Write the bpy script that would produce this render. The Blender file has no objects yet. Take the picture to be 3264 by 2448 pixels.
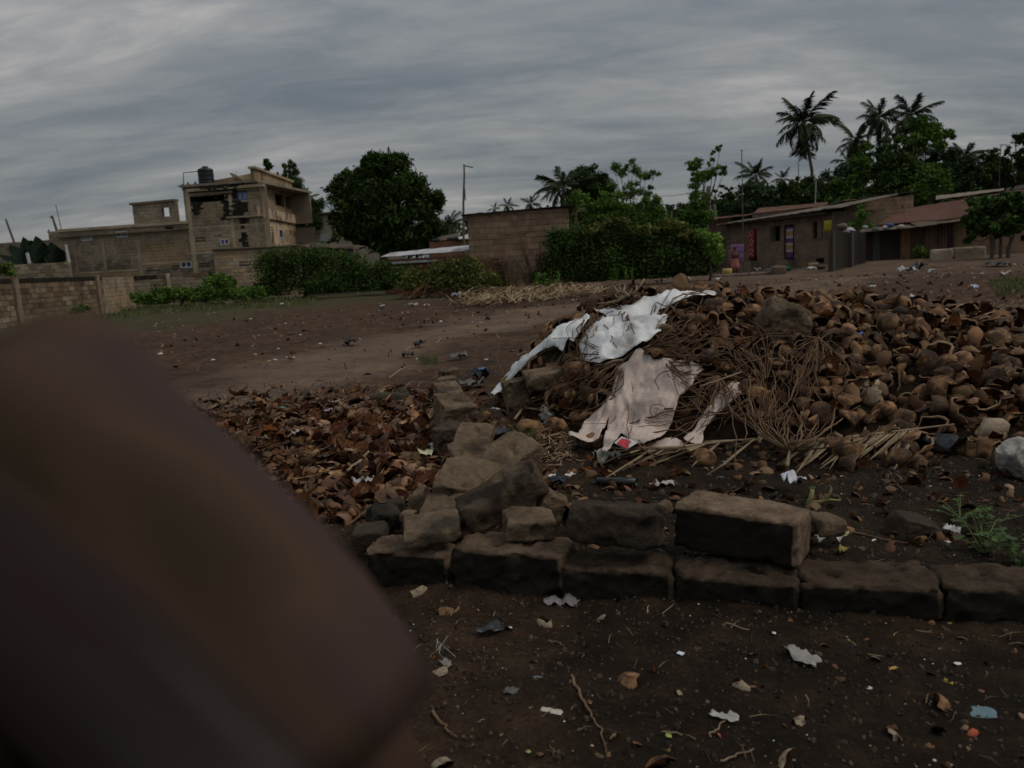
import bpy, bmesh, math, random
import numpy as np
from mathutils import Vector, Matrix, Euler, noise as mnoise
from mathutils.geometry import delaunay_2d_cdt

random.seed(7); np.random.seed(7)
RND = random.Random(11)
SC = bpy.context.scene
COL = SC.collection
PI = math.pi

# ------------------------------------------------------------------ camera
FPX, PITCH, ROLL, EYE = 2540.0, math.radians(8.5), math.radians(3.2), 1.3
CAMM = Matrix.Rotation(PI/2 - PITCH, 3, 'X') @ Matrix.Rotation(-ROLL, 3, 'Z')
cam_d = bpy.data.cameras.new('camera'); cam = bpy.data.objects.new('camera', cam_d); COL.objects.link(cam)
cam.matrix_world = Matrix.Translation((0, 0, EYE)) @ CAMM.to_4x4()
cam_d.sensor_width = 36; cam_d.lens = 36*FPX/3264
cam_d.clip_start = 0.02; cam_d.clip_end = 2000
cam_d.dof.use_dof = True; cam_d.dof.focus_distance = 4.6; cam_d.dof.aperture_fstop = 3.6
SC.camera = cam
SC.view_settings.view_transform = 'Standard'; SC.view_settings.look = 'None'
SC.view_settings.gamma = 1; SC.view_settings.use_curve_mapping = False
SC.view_settings.exposure = -0.1

# ------------------------------------------------------------------ light
SUN_EL, SUN_AZ = math.radians(50), math.radians(98)      # off to the right, behind cloud
W = bpy.data.worlds.new('World'); SC.world = W; W.use_nodes = True
nt = W.node_tree; nt.nodes.clear()
def wn(t, **k):
    n = nt.nodes.new(t)
    for a, v in k.items(): setattr(n, a, v)
    return n
def wl(a, b): nt.links.new(a, b)
sky = wn('ShaderNodeTexSky', sky_type='NISHITA', sun_disc=False, sun_elevation=SUN_EL, sun_rotation=SUN_AZ)
sky.dust_density = 3
tc = wn('ShaderNodeTexCoord'); sep = wn('ShaderNodeSeparateXYZ'); wl(tc.outputs['Generated'], sep.inputs[0])
def wm(op, a, b=None, c=None):
    n = wn('ShaderNodeMath', operation=op)
    for i, v in enumerate((a, b, c)):
        if v is None: continue
        if isinstance(v, (int, float)): n.inputs[i].default_value = v
        else: wl(v, n.inputs[i])
    return n.outputs[0]
zz = wm('ADD', wm('ABSOLUTE', sep.outputs[2]), 0.20)
cx = wm('DIVIDE', sep.outputs[0], zz); cy = wm('DIVIDE', sep.outputs[1], zz)
# streaky cloud deck: soft bands run across the view, a little uphill to the right
ca, sa = math.cos(math.radians(3)), math.sin(math.radians(3))
ux = wm('ADD', wm('MULTIPLY', cx, ca), wm('MULTIPLY', cy, -sa)); uy = wm('ADD', wm('MULTIPLY', cx, sa), wm('MULTIPLY', cy, ca))
def cloud(sx, sy, sz, det, rough, dist=0.0):
    cb = wn('ShaderNodeCombineXYZ'); wl(wm('MULTIPLY', ux, sx), cb.inputs[0]); wl(wm('MULTIPLY', uy, sy), cb.inputs[1]); cb.inputs[2].default_value = sz
    n = wn('ShaderNodeTexNoise'); wl(cb.outputs[0], n.inputs['Vector']); n.inputs['Scale'].default_value = 1
    n.inputs['Detail'].default_value = det; n.inputs['Roughness'].default_value = rough; n.inputs['Distortion'].default_value = dist
    return n.outputs[0]
c1 = cloud(0.34, 1.15, 5.3, 7, 0.55, 0.55); c2 = cloud(1.1, 3.9, 7.7, 6, 0.6, 0.9); c3 = cloud(0.5, 0.62, 2.2, 3, 0.5, 0.3)
c4 = cloud(2.6, 5.2, 3.3, 5, 0.62, 0.5)
cs = wm('ADD', wm('ADD', wm('ADD', wm('MULTIPLY', c1, 0.46), wm('MULTIPLY', c2, 0.24)), wm('MULTIPLY', c3, 0.34)), wm('MULTIPLY', wm('SUBTRACT', c4, 0.5), 0.20)); cs = wm('ADD', cs, 0.04)
ramp = wn('ShaderNodeValToRGB'); wl(cs, ramp.inputs[0])
cr = ramp.color_ramp
cr.elements[0].position = 0.45; cr.elements[0].color = (1.28, 1.47, 1.66, 1)
cr.elements[1].position = 0.70; cr.elements[1].color = (4.3, 4.12, 3.9, 1)
for p, c in ((0.52, (1.70, 1.87, 2.02, 1)), (0.57, (2.14, 2.27, 2.34, 1)), (0.62, (2.75, 2.76, 2.78, 1))):
    e = cr.elements.new(p); e.color = c
up = wm('ADD', 1.03, wm('MULTIPLY', wm('POWER', wm('MAXIMUM', sep.outputs[2], 0.0), 1.4), 1.6))   # overcast: brighter overhead
mulc = wn('ShaderNodeVectorMath', operation='SCALE'); wl(ramp.outputs[0], mulc.inputs[0]); wl(up, mulc.inputs[3])
mix = wn('ShaderNodeMix', data_type='RGBA'); mix.inputs[0].default_value = 0.93
wl(sky.outputs[0], mix.inputs[6]); wl(mulc.outputs[0], mix.inputs[7])
bg = wn('ShaderNodeBackground'); bg.inputs[1].default_value = 0.1; wl(mix.outputs[2], bg.inputs[0])
wo = wn('ShaderNodeOutputWorld'); wl(bg.outputs[0], wo.inputs[0])
sd = bpy.data.lights.new('sun', 'SUN'); sd.energy = 0.95; sd.angle = math.radians(16); sd.color = (1, 0.90, 0.77)
so = bpy.data.objects.new('sun', sd); COL.objects.link(so)
so.rotation_euler = Vector((-math.sin(SUN_AZ)*math.cos(SUN_EL), -math.cos(SUN_AZ)*math.cos(SUN_EL), -math.sin(SUN_EL))).to_track_quat('-Z', 'Y').to_euler()

# ------------------------------------------------------------------ geometry of the view (pixels of the 3264 px photograph -> the place)
CM = np.array(CAMM)
def rays(px, py):
    px = np.atleast_1d(np.asarray(px, float)); py = np.atleast_1d(np.asarray(py, float))
    v = np.stack([px-1632, -(py-1224), np.full(px.shape, -FPX)], 0)
    return (CM @ v).T
def at(px, py, Y):
    d = rays(px, py)[0]; t = Y/d[1]
    return Vector((d[0]*t, Y, EYE+d[2]*t))
def flat(px, py, z=0.0):
    d = rays(px, py)[0]; t = (z-EYE)/d[2]
    return Vector((d[0]*t, d[1]*t, z))
def _h(i, j, s):
    v = np.sin(i*127.1+j*311.7+s*74.7)*43758.5453
    return v-np.floor(v)
def vn(x, y, s=0.0):
    i = np.floor(x); j = np.floor(y); f = x-i; g = y-j
    f = f*f*(3-2*f); g = g*g*(3-2*g)
    a = _h(i, j, s)*(1-f)+_h(i+1, j, s)*f; b = _h(i, j+1, s)*(1-f)+_h(i+1, j+1, s)*f
    return a*(1-g)+b*g-0.5
def fbm(x, y, s=0.0, o=4):
    r = 0; a = 1.0
    for k in range(o):
        r = r+a*vn(x, y, s+k*3.3); x = x*2.03+1.7; y = y*2.03+9.2; a *= 0.5
    return r
FX = [-0.35, -0.1, 0.05, 0.3, 0.6, 1.0, 1.5, 2.6, 3.0, 4.2, 6.5]
FY = [7.8, 7.6, 7.0, 6.0, 5.5, 5.3, 5.1, 5.05, 4.7, 4.35, 4.2]
CXs = [-0.35, -0.1, 0.1, 0.35, 0.7, 1.0, 1.7, 2.3, 3.0, 3.6, 4.3, 5.5, 8]
CZs = [0.0, 0.03, 0.28, 0.58, 0.74, 0.84, 0.88, 0.78, 0.74, 0.60, 0.52, 0.46, 0.2]
CY = 7.0
def sstep(t): t = np.clip(t, 0, 1); return t*t*(3-2*t)
def mound(x, y):
    f = np.interp(x, FX, FY); cz = np.interp(x, CXs, CZs); c = np.maximum(CY, f+0.25)
    t = np.clip((y-f)/(c-f), 0, 1)
    fr = 1-(1-t)**1.7
    return cz*np.where(y < c, fr, 1-sstep((y-c)/1.7))
WA, WB = np.array([-1.1, 3.42]), np.array([3.2, 2.06])      # line of the block kerb on the ground (front face)
def hgt(x, y):
    x = np.asarray(x, float); y = np.asarray(y, float)
    r = np.hypot(x, y)
    z = fbm(x*0.35, y*0.35, 1, 3)*0.10*np.clip((r-5)/12, 0.0, 1)
    z = z+fbm(x*1.6, y*1.6, 5, 3)*0.035
    z = z+fbm(x*7, y*7, 9, 3)*0.014*np.clip((14-r)/6, 0, 1)
    side = (y-(WA[1]+(x-WA[0])*(WB[1]-WA[1])/(WB[0]-WA[0])))       # ground behind the kerb lies a little higher
    z = z+0.07*sstep(side/0.25)*np.clip((9-y)/3, 0, 1)
    z = z+0.035*np.exp(-((side+0.045)/0.06)**2)*(0.7+1.2*fbm(x*4, y*4, 41, 3))*np.clip(5-y, 0, 1)
    z = z+0.42*sstep((y-30)/12)*sstep((x-15)/5)
    m = mound(x, y)
    return z+m+m*0.10*fbm(x*3, y*3, 13, 2)
def hz(x, y): return float(hgt(np.array([x]), np.array([y]))[0])
def hits(px, py, off=0.0):
    d = rays(px, py); d = d/np.linalg.norm(d, axis=1)[:, None]
    ts = np.concatenate([np.linspace(1.2, 12, 500), np.geomspace(12.02, 300, 500)])
    X = d[:, 0:1]*ts; Y = d[:, 1:2]*ts; Z = EYE+d[:, 2:3]*ts
    below = Z < hgt(X, Y)+off
    k = np.argmax(below, axis=1); k = np.where(below.any(axis=1), k, len(ts)-1); k = np.maximum(k, 1)
    lo = ts[k-1]; hi = ts[k]
    for _ in range(12):
        m = (lo+hi)/2; b = (EYE+d[:, 2]*m) < hgt(d[:, 0]*m, d[:, 1]*m)+off
        hi = np.where(b, m, hi); lo = np.where(b, lo, m)
    return np.stack([d[:, 0]*hi, d[:, 1]*hi, EYE+d[:, 2]*hi], 1)
def hit(px, py, off=0.0): return Vector(hits([px], [py], off)[0])
def nrm(x, y, e=0.06):
    a = (hz(x+e, y)-hz(x-e, y))/(2*e); b = (hz(x, y+e)-hz(x, y-e))/(2*e)
    return Vector((-a, -b, 1)).normalized()

# ------------------------------------------------------------------ materials
MATS = {}
def M(name, stops, scale=6, detail=6, rough=0.9, bump=0.3, bscale=None, coord='Object', rnd=0.15, stretch=(1, 1, 1), spec=0.2, dirt=None, bdist=0.02, hue=0.0, attr=None, nr=0.62):
    """stops: [(pos, (r,g,b)), ...] along a noise; rnd: brightness spread per object; dirt: (colour, scale, lo, hi)"""
    if name in MATS: return MATS[name]
    m = bpy.data.materials.new(name); m.use_nodes = True; t = m.node_tree; N = t.nodes; L = t.links
    b = N['Principled BSDF']; b.inputs['Roughness'].default_value = rough; b.inputs['Specular IOR Level'].default_value = spec
    tc = N.new('ShaderNodeTexCoord'); mp = N.new('ShaderNodeMapping'); mp.inputs['Scale'].default_value = stretch
    oi = N.new('ShaderNodeObjectInfo')
    if coord == 'World':
        g = N.new('ShaderNodeNewGeometry'); L.new(g.outputs['Position'], mp.inputs[0])
    else:
        L.new(tc.outputs[coord], mp.inputs[0])
        sc_ = N.new('ShaderNodeMath'); sc_.operation = 'MULTIPLY'; sc_.inputs[1].default_value = 37.0; L.new(oi.outputs['Random'], sc_.inputs[0])
        L.new(sc_.outputs[0], mp.inputs['Location'])
    n = N.new('ShaderNodeTexNoise'); n.inputs['Scale'].default_value = scale; n.inputs['Detail'].default_value = detail; n.inputs['Roughness'].default_value = nr
    L.new(mp.outputs[0], n.inputs['Vector'])
    r = N.new('ShaderNodeValToRGB'); L.new(n.outputs[0], r.inputs[0])
    while len(r.color_ramp.elements) < len(stops): r.color_ramp.elements.new(0.5)
    for e, (p, c) in zip(r.color_ramp.elements, sorted(stops)): e.position = p; e.color = (*c, 1)
    out = r.outputs[0]
    if dirt:
        dc, ds, lo, hi = dirt
        n2 = N.new('ShaderNodeTexNoise'); n2.inputs['Scale'].default_value = ds; n2.inputs['Detail'].default_value = 5; L.new(mp.outputs[0], n2.inputs['Vector'])
        mr = N.new('ShaderNodeMapRange'); mr.inputs[1].default_value = lo; mr.inputs[2].default_value = hi; L.new(n2.outputs[0], mr.inputs[0])
        mx = N.new('ShaderNodeMix'); mx.data_type = 'RGBA'; L.new(mr.outputs[0], mx.inputs[0]); L.new(out, mx.inputs[6]); mx.inputs[7].default_value = (*dc, 1)
        out = mx.outputs[2]
    if attr:
        at_ = N.new('ShaderNodeAttribute'); at_.attribute_name = attr
        mu = N.new('ShaderNodeMix'); mu.data_type = 'RGBA'; mu.blend_type = 'MULTIPLY'; mu.inputs[0].default_value = 1
        L.new(out, mu.inputs[6]); L.new(at_.outputs['Color'], mu.inputs[7]); out = mu.outputs[2]
    if rnd or hue:
        hs = N.new('ShaderNodeHueSaturation')
        mr = N.new('ShaderNodeMapRange'); mr.inputs[3].default_value = 1-rnd; mr.inputs[4].default_value = 1+rnd; L.new(oi.outputs['Random'], mr.inputs[0])
        L.new(mr.outputs[0], hs.inputs['Value'])
        if hue:
            f = N.new('ShaderNodeMath'); f.operation = 'MULTIPLY_ADD'; f.inputs[1].default_value = 7.13; f.inputs[2].default_value = 0; L.new(oi.outputs['Random'], f.inputs[0])
            fr = N.new('ShaderNodeMath'); fr.operation = 'FRACT'; L.new(f.outputs[0], fr.inputs[0])
            m2 = N.new('ShaderNodeMapRange'); m2.inputs[3].default_value = 0.5-hue; m2.inputs[4].default_value = 0.5+hue; L.new(fr.outputs[0], m2.inputs[0]); L.new(m2.outputs[0], hs.inputs['Hue'])
        L.new(out, hs.inputs['Color']); out = hs.outputs[0]
    L.new(out, b.inputs['Base Color'])
    if bump:
        n3 = N.new('ShaderNodeTexNoise'); n3.inputs['Scale'].default_value = bscale or scale*4; n3.inputs['Detail'].default_value = 6; n3.inputs['Roughness'].default_value = 0.65
        L.new(mp.outputs[0], n3.inputs['Vector'])
        bp = N.new('ShaderNodeBump'); bp.inputs['Strength'].default_value = bump; bp.inputs['Distance'].default_value = bdist
        L.new(n3.outputs[0], bp.inputs['Height']); L.new(bp.outputs[0], b.inputs['Normal'])
    MATS[name] = m
    return m
def flatmat(name, c, rough=0.8, rnd=0.0, spec=0.3, **k):
    return M(name, [(0.3, tuple(v*0.85 for v in c)), (0.7, tuple(min(1, v*1.12) for v in c))], scale=k.pop('scale', 8), rough=rough, rnd=rnd, spec=spec, bump=k.pop('bump', 0.1), **k)

# ------------------------------------------------------------------ mesh tools
class MB:
    def __init__(s): s.v = []; s.f = []; s.m = []; s.c = []
    def add(s, vs, fs, mi=0, col=None):
        o = len(s.v); s.v.extend([tuple(v) for v in vs])
        for f in fs: s.f.append(tuple(i+o for i in f)); s.m.append(mi); s.c.append(col)
    def box(s, c, h, R=None, mi=0, col=None):
        vs = []
        for sx in (-1, 1):
            for sy in (-1, 1):
                for sz in (-1, 1):
                    p = Vector((sx*h[0], sy*h[1], sz*h[2]))
                    if R is not None: p = R @ p
                    vs.append(p+Vector(c))
        s.add(vs, [(0, 1, 3, 2), (4, 6, 7, 5), (0, 4, 5, 1), (2, 3, 7, 6), (0, 2, 6, 4), (1, 5, 7, 3)], mi, col)
    def tube(s, pts, rad, n=5, mi=0, cap=True, col=None):
        pts = [Vector(p) for p in pts]; k = len(pts)
        if not isinstance(rad, (list, tuple)): rad = [rad]*k
        vs = []; up0 = None
        for i, p in enumerate(pts):
            d = (pts[min(i+1, k-1)]-pts[max(i-1, 0)])
            d = d.normalized() if d.length > 1e-9 else Vector((0, 0, 1))
            if up0 is None: up0 = d.orthogonal().normalized()
            a = (up0-d*up0.dot(d)); a = a.normalized() if a.length > 1e-6 else d.orthogonal().normalized(); up0 = a
            b = d.cross(a)
            for j in range(n):
                t = 2*PI*j/n; vs.append(p+(a*math.cos(t)+b*math.sin(t))*rad[i])
        fs = [(i*n+j, i*n+(j+1) % n, (i+1)*n+(j+1) % n, (i+1)*n+j) for i in range(k-1) for j in range(n)]
        if cap: fs += [tuple(range(n-1, -1, -1)), tuple((k-1)*n+j for j in range(n))]
        s.add(vs, fs, mi, col)
    def mesh(s, name, mats, smooth=False, attr=None):
        me = bpy.data.meshes.new(name); me.from_pydata(s.v, [], s.f)
        for m in (mats if isinstance(mats, (list, tuple)) else [mats]): me.materials.append(m)
        if any(s.m): me.polygons.foreach_set('material_index', s.m)
        if smooth: me.polygons.foreach_set('use_smooth', [True]*len(s.f))
        if attr:
            a = me.color_attributes.new(attr, 'FLOAT_COLOR', 'CORNER'); d = []
            for f, c in zip(s.f, s.c):
                c = c or (1, 1, 1); d.extend([c[0], c[1], c[2], 1.0]*len(f))
            a.data.foreach_set('color', d)
        me.update(); return me
    def build(s, name, mats, parent=None, smooth=False, attr=None):
        return link(name, s.mesh(name, mats, smooth, attr), parent)
def link(name, me, parent=None):
    o = bpy.data.objects.new(name, me); COL.objects.link(o)
    if parent is not None: o.parent = parent
    return o
def tag(o, label=None, cat=None, group=None, kind=None):
    if label: o['label'] = label
    if cat: o['category'] = cat
    if group: o['group'] = group
    if kind: o['kind'] = kind
    return o
def empty(name, loc, label, cat, group=None, rz=0):
    o = bpy.data.objects.new(name, None); COL.objects.link(o); o.location = loc; o.rotation_euler = (0, 0, rz); o.empty_display_size = 0.1
    return tag(o, label, cat, group)
def place(mb_pts_world_parent, o):       # part built in world coordinates under a located empty
    o.matrix_parent_inverse = Matrix.Translation(-Vector(mb_pts_world_parent.location)); return o
def wpart(mb, name, mats, parent, smooth=False, attr=None):
    o = mb.build(name, mats, parent, smooth, attr)
    if parent is not None: place(parent, o)
    return o

# ------------------------------------------------------------------ ground
def build_ground():
    rs = list(np.arange(0.0, 1.4, 0.2))+list(np.arange(1.4, 9.0, 0.032))+list(np.geomspace(9.0, 60, 190))+list(np.geomspace(63, 900, 26))
    # the wedge in view gets close columns, the rest of the circle wide ones
    th = list(np.linspace(-0.68, 0.68, 430))+list(np.linspace(0.70, 2*PI-0.70, 90))
    R_, T_ = np.meshgrid(np.array(rs), np.array(th), indexing='ij')
    X = R_*np.sin(T_); Y = R_*np.cos(T_); Z = hgt(X, Y)
    near = (R_ > 1.2) & (R_ < 8)
    Z = Z+np.where(near, fbm(X*22, Y*22, 21, 3)*0.010, 0)
    Z = np.where(R_ > 120, Z*0.2, Z)
    n, k = X.shape
    v = np.stack([X.ravel(), Y.ravel(), Z.ravel()], 1)
    i, j = np.meshgrid(np.arange(n-1), np.arange(k), indexing='ij'); j2 = (j+1) % k
    f = np.stack([i*k+j, i*k+j2, (i+1)*k+j2, (i+1)*k+j], -1).reshape(-1, 4)
    me = bpy.data.meshes.new('ground')
    me.vertices.add(len(v)); me.vertices.foreach_set('co', v.ravel())
    me.loops.add(f.size); me.loops.foreach_set('vertex_index', f.ravel().astype(np.int32))
    me.polygons.add(len(f)); me.polygons.foreach_set('loop_start', np.arange(0, f.size, 4, dtype=np.int32)); me.polygons.foreach_set('loop_total', np.full(len(f), 4, dtype=np.int32))
    me.polygons.foreach_set('use_smooth', np.ones(len(f), bool))
    me.update(calc_edges=True)
    # worn track (r), green growth (g), dark char soil with foreground shade painted in (b)
    x = v[:, 0]; y = v[:, 1]
    tp = np.array([flat(*p)[:2] for p in ((560, 1290), (850, 1215), (1150, 1130), (1500, 1045), (1800, 985), (2150, 960), (2500, 925), (2700, 890))])
    def dist(px, py, P, wid):
        d = np.full(px.shape, 1e9)
        for a, b in zip(P[:-1], P[1:]):
            ab = b-a; t = np.clip(((px-a[0])*ab[0]+(py-a[1])*ab[1])/(ab@ab), 0, 1)
            d = np.minimum(d, np.hypot(px-a[0]-t*ab[0], py-a[1]-t*ab[1]))
        return d
    wob = fbm(x*0.8, y*0.8, 31, 4)
    track = 1-sstep((dist(x, y, tp, 1)-0.5+wob*1.0)/(0.9+0.05*y))
    track = np.maximum(track, sstep((y-26)/14)*sstep((x-2.0)/8)*0.75)
    green = sstep((y-30+wob*9)/8)*sstep((2-x)/5)*0.8+sstep((y-20+wob*8)/9)*sstep((-7-x)/4)*0.7
    green = np.clip(green, 0, 1)
    green = np.maximum(green, (1-sstep((np.hypot((x-3.0)/1.0, y-3.4)-0.3+wob*0.3)/0.6))*0.5)
    char_shade = (1-sstep((y-5.6)/1.4))*sstep((x+0.2)/0.8)+0.8*(1-sstep((y-3.2)/1.2))
    char_shade = np.maximum(char_shade, np.where(mound(x, y) > 0.04, 1, 0))
    char_shade = np.clip(char_shade+wob*0.5, 0, 1)
    ca = me.color_attributes.new('soil', 'FLOAT_COLOR', 'POINT')
    ca.data.foreach_set('color', np.stack([track, green, char_shade, np.ones(len(x))], 1).ravel())
    m = bpy.data.materials.new('soil'); m.use_nodes = True; t = m.node_tree; N = t.nodes; L = t.links; b = N['Principled BSDF']
    b.inputs['Roughness'].default_value = 0.95; b.inputs['Specular IOR Level'].default_value = 0.15
    g = N.new('ShaderNodeNewGeometry'); A = N.new('ShaderNodeAttribute'); A.attribute_name = 'soil'; S = N.new('ShaderNodeSeparateColor'); L.new(A.outputs['Color'], S.inputs[0])
    def noise(sc, det=8, rg=0.65, st=(1, 1, 1)):
        mp = N.new('ShaderNodeMapping'); mp.inputs['Scale'].default_value = st; L.new(g.outputs['Position'], mp.inputs[0])
        q = N.new('ShaderNodeTexNoise'); q.inputs['Scale'].default_value = sc; q.inputs['Detail'].default_value = det; q.inputs['Roughness'].default_value = rg; L.new(mp.outputs[0], q.inputs['Vector']); return q.outputs[0]
    def ramp(src, st):
        r = N.new('ShaderNodeValToRGB'); L.new(src, r.inputs[0])
        while len(r.color_ramp.elements) < len(st): r.color_ramp.elements.new(0.5)
        for e, (p, c) in zip(r.color_ramp.elements, st): e.position = p; e.color = (*c, 1)
        return r.outputs[0]
    def mixc(f, a, c, sc=1.0):
        q = N.new('ShaderNodeMix'); q.data_type = 'RGBA'
        if sc != 1.0:
            mm = N.new('ShaderNodeMath'); mm.operation = 'MULTIPLY'; mm.inputs[1].default_value = sc; L.new(f, mm.inputs[0]); f = mm.outputs[0]
        L.new(f, q.inputs[0]); L.new(a, q.inputs[6]); L.new(c, q.inputs[7]); return q.outputs[2]
    n1 = noise(5.0); n2 = noise(60, 5); n3 = noise(0.9, 6)
    base = ramp(n1, [(0.32, (0.034, 0.020, 0.012)), (0.5, (0.070, 0.041, 0.024)), (0.68, (0.118, 0.072, 0.043))])
    trk = ramp(n1, [(0.3, (0.125, 0.087, 0.062)), (0.7, (0.195, 0.140, 0.102))])
    grn = ramp(n1, [(0.3, (0.035, 0.045, 0.018)), (0.7, (0.085, 0.085, 0.035))])
    brn = ramp(n1, [(0.3, (0.007, 0.0048, 0.0028)), (0.5, (0.017, 0.0112, 0.0064)), (0.7, (0.040, 0.025, 0.014))])
    c = mixc(S.outputs[0], base, trk, 0.9); c = mixc(S.outputs[1], c, grn, 0.8); c = mixc(S.outputs[2], c, brn, 0.92)
    spk = ramp(n2, [(0.42, (0.72, 0.72, 0.72)), (0.6, (1.15, 1.12, 1.08)), (0.72, (1.7, 1.6, 1.5))])
    mu = N.new('ShaderNodeMix'); mu.data_type = 'RGBA'; mu.blend_type = 'MULTIPLY'; mu.inputs[0].default_value = 1; L.new(c, mu.inputs[6]); L.new(spk, mu.inputs[7])
    big = ramp(n3, [(0.35, (0.75, 0.75, 0.78)), (0.65, (1.2, 1.18, 1.12))])
    mv = N.new('ShaderNodeMix'); mv.data_type = 'RGBA'; mv.blend_type = 'MULTIPLY'; mv.inputs[0].default_value = 1; L.new(mu.outputs[2], mv.inputs[6]); L.new(big, mv.inputs[7])
    L.new(mv.outputs[2], b.inputs['Base Color'])
    bp = N.new('ShaderNodeBump'); bp.inputs['Strength'].default_value = 0.8; bp.inputs['Distance'].default_value = 0.02
    n4 = noise(38, 9, 0.75); L.new(n4, bp.inputs['Height']); L.new(bp.outputs[0], b.inputs['Normal'])
    me.materials.append(m)
    o = link('ground', me); tag(o, kind='structure', label='dark bare earth strewn with bits, a paler worn track crossing it')
build_ground()
# ------------------------------------------------------------------ materials of the near things
BLOCK = M('sand_block', [(0.28, (0.075, 0.050, 0.030)), (0.45, (0.135, 0.095, 0.060)), (0.62, (0.20, 0.145, 0.092)), (0.78, (0.29, 0.22, 0.15))], scale=7, detail=9, bump=0.9, bscale=38, rnd=0.12, dirt=((0.05, 0.038, 0.026), 4.5, 0.50, 0.66), bdist=0.025, nr=0.8)
BLOCKD = M('sooty_block', [(0.3, (0.028, 0.021, 0.015)), (0.52, (0.062, 0.045, 0.031)), (0.74, (0.12, 0.085, 0.056))], scale=6, detail=9, bump=0.9, bscale=34, rnd=0.12, dirt=((0.02, 0.019, 0.013), 3.0, 0.48, 0.62), bdist=0.025, nr=0.8)
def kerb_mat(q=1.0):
    """worn sandcrete: bare tan top and right end painted as lit, vertical faces crusted black-green with shade painted in"""
    m = bpy.data.materials.new('crusted_shaded_block'); m.use_nodes = True; t = m.node_tree; N = t.nodes; L = t.links; b = N['Principled BSDF']
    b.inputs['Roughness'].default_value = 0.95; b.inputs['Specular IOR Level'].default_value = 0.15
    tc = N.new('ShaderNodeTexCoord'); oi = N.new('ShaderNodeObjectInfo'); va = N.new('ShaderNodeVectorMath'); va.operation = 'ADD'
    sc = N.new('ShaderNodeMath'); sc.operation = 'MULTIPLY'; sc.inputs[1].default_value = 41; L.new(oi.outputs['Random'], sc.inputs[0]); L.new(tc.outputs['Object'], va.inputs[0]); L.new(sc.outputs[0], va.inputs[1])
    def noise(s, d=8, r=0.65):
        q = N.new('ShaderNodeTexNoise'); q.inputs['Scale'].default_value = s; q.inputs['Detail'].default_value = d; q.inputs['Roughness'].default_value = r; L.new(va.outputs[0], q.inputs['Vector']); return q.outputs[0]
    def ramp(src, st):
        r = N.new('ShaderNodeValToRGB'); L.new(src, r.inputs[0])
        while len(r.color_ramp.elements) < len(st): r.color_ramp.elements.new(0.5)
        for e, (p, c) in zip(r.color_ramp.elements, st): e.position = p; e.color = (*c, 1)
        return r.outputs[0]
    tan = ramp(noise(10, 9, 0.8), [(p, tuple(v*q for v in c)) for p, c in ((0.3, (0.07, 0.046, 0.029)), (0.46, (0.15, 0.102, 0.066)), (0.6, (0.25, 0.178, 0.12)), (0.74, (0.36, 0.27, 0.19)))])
    crust_shade = ramp(noise(6), [(0.3, (0.016, 0.014, 0.010)), (0.6, (0.034, 0.027, 0.019)), (0.78, (0.07, 0.05, 0.034))])
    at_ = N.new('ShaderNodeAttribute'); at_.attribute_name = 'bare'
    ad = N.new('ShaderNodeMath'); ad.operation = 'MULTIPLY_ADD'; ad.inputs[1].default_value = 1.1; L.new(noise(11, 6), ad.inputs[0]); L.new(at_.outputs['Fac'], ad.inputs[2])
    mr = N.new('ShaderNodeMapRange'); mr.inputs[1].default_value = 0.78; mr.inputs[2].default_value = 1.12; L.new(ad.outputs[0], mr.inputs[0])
    mx = N.new('ShaderNodeMix'); mx.data_type = 'RGBA'; L.new(mr.outputs[0], mx.inputs[0]); L.new(crust_shade, mx.inputs[6]); L.new(tan, mx.inputs[7])
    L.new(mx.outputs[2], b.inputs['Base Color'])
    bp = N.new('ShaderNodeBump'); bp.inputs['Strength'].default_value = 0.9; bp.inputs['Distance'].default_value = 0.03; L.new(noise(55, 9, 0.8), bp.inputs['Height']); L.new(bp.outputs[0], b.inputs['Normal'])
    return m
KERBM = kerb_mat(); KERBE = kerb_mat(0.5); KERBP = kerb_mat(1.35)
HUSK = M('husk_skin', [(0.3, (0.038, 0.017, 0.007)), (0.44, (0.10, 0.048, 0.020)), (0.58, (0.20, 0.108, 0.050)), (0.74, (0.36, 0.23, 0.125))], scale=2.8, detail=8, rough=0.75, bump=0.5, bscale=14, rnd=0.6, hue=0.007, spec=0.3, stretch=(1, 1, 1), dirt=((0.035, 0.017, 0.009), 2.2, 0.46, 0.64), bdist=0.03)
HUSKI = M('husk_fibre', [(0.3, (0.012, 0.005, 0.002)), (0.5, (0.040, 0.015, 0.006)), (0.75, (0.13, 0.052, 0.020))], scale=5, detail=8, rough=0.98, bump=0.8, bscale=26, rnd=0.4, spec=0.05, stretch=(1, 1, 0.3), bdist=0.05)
HUSKR = M('husk_rim', [(0.3, (0.15, 0.095, 0.055)), (0.7, (0.33, 0.23, 0.14))], scale=9, rough=0.95, bump=0.4, rnd=0.35, spec=0.1)
FRAGO = M('fragment_skin', [(0.3, (0.060, 0.031, 0.016)), (0.5, (0.135, 0.078, 0.042)), (0.7, (0.30, 0.20, 0.12))], scale=2.5, rough=0.7, bump=0.4, rnd=0.5, hue=0.007, spec=0.3, attr='tone')
FRAGI = M('fragment_fibre', [(0.3, (0.035, 0.015, 0.009)), (0.7, (0.12, 0.052, 0.028))], scale=6, rough=0.95, bump=0.6, rnd=0.5, spec=0.05, attr='tone')
TWIG = M('dry_twig', [(0.3, (0.075, 0.043, 0.024)), (0.5, (0.14, 0.086, 0.048)), (0.75, (0.24, 0.16, 0.092))], scale=14, rough=0.9, bump=0.5, rnd=0.3)
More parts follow.
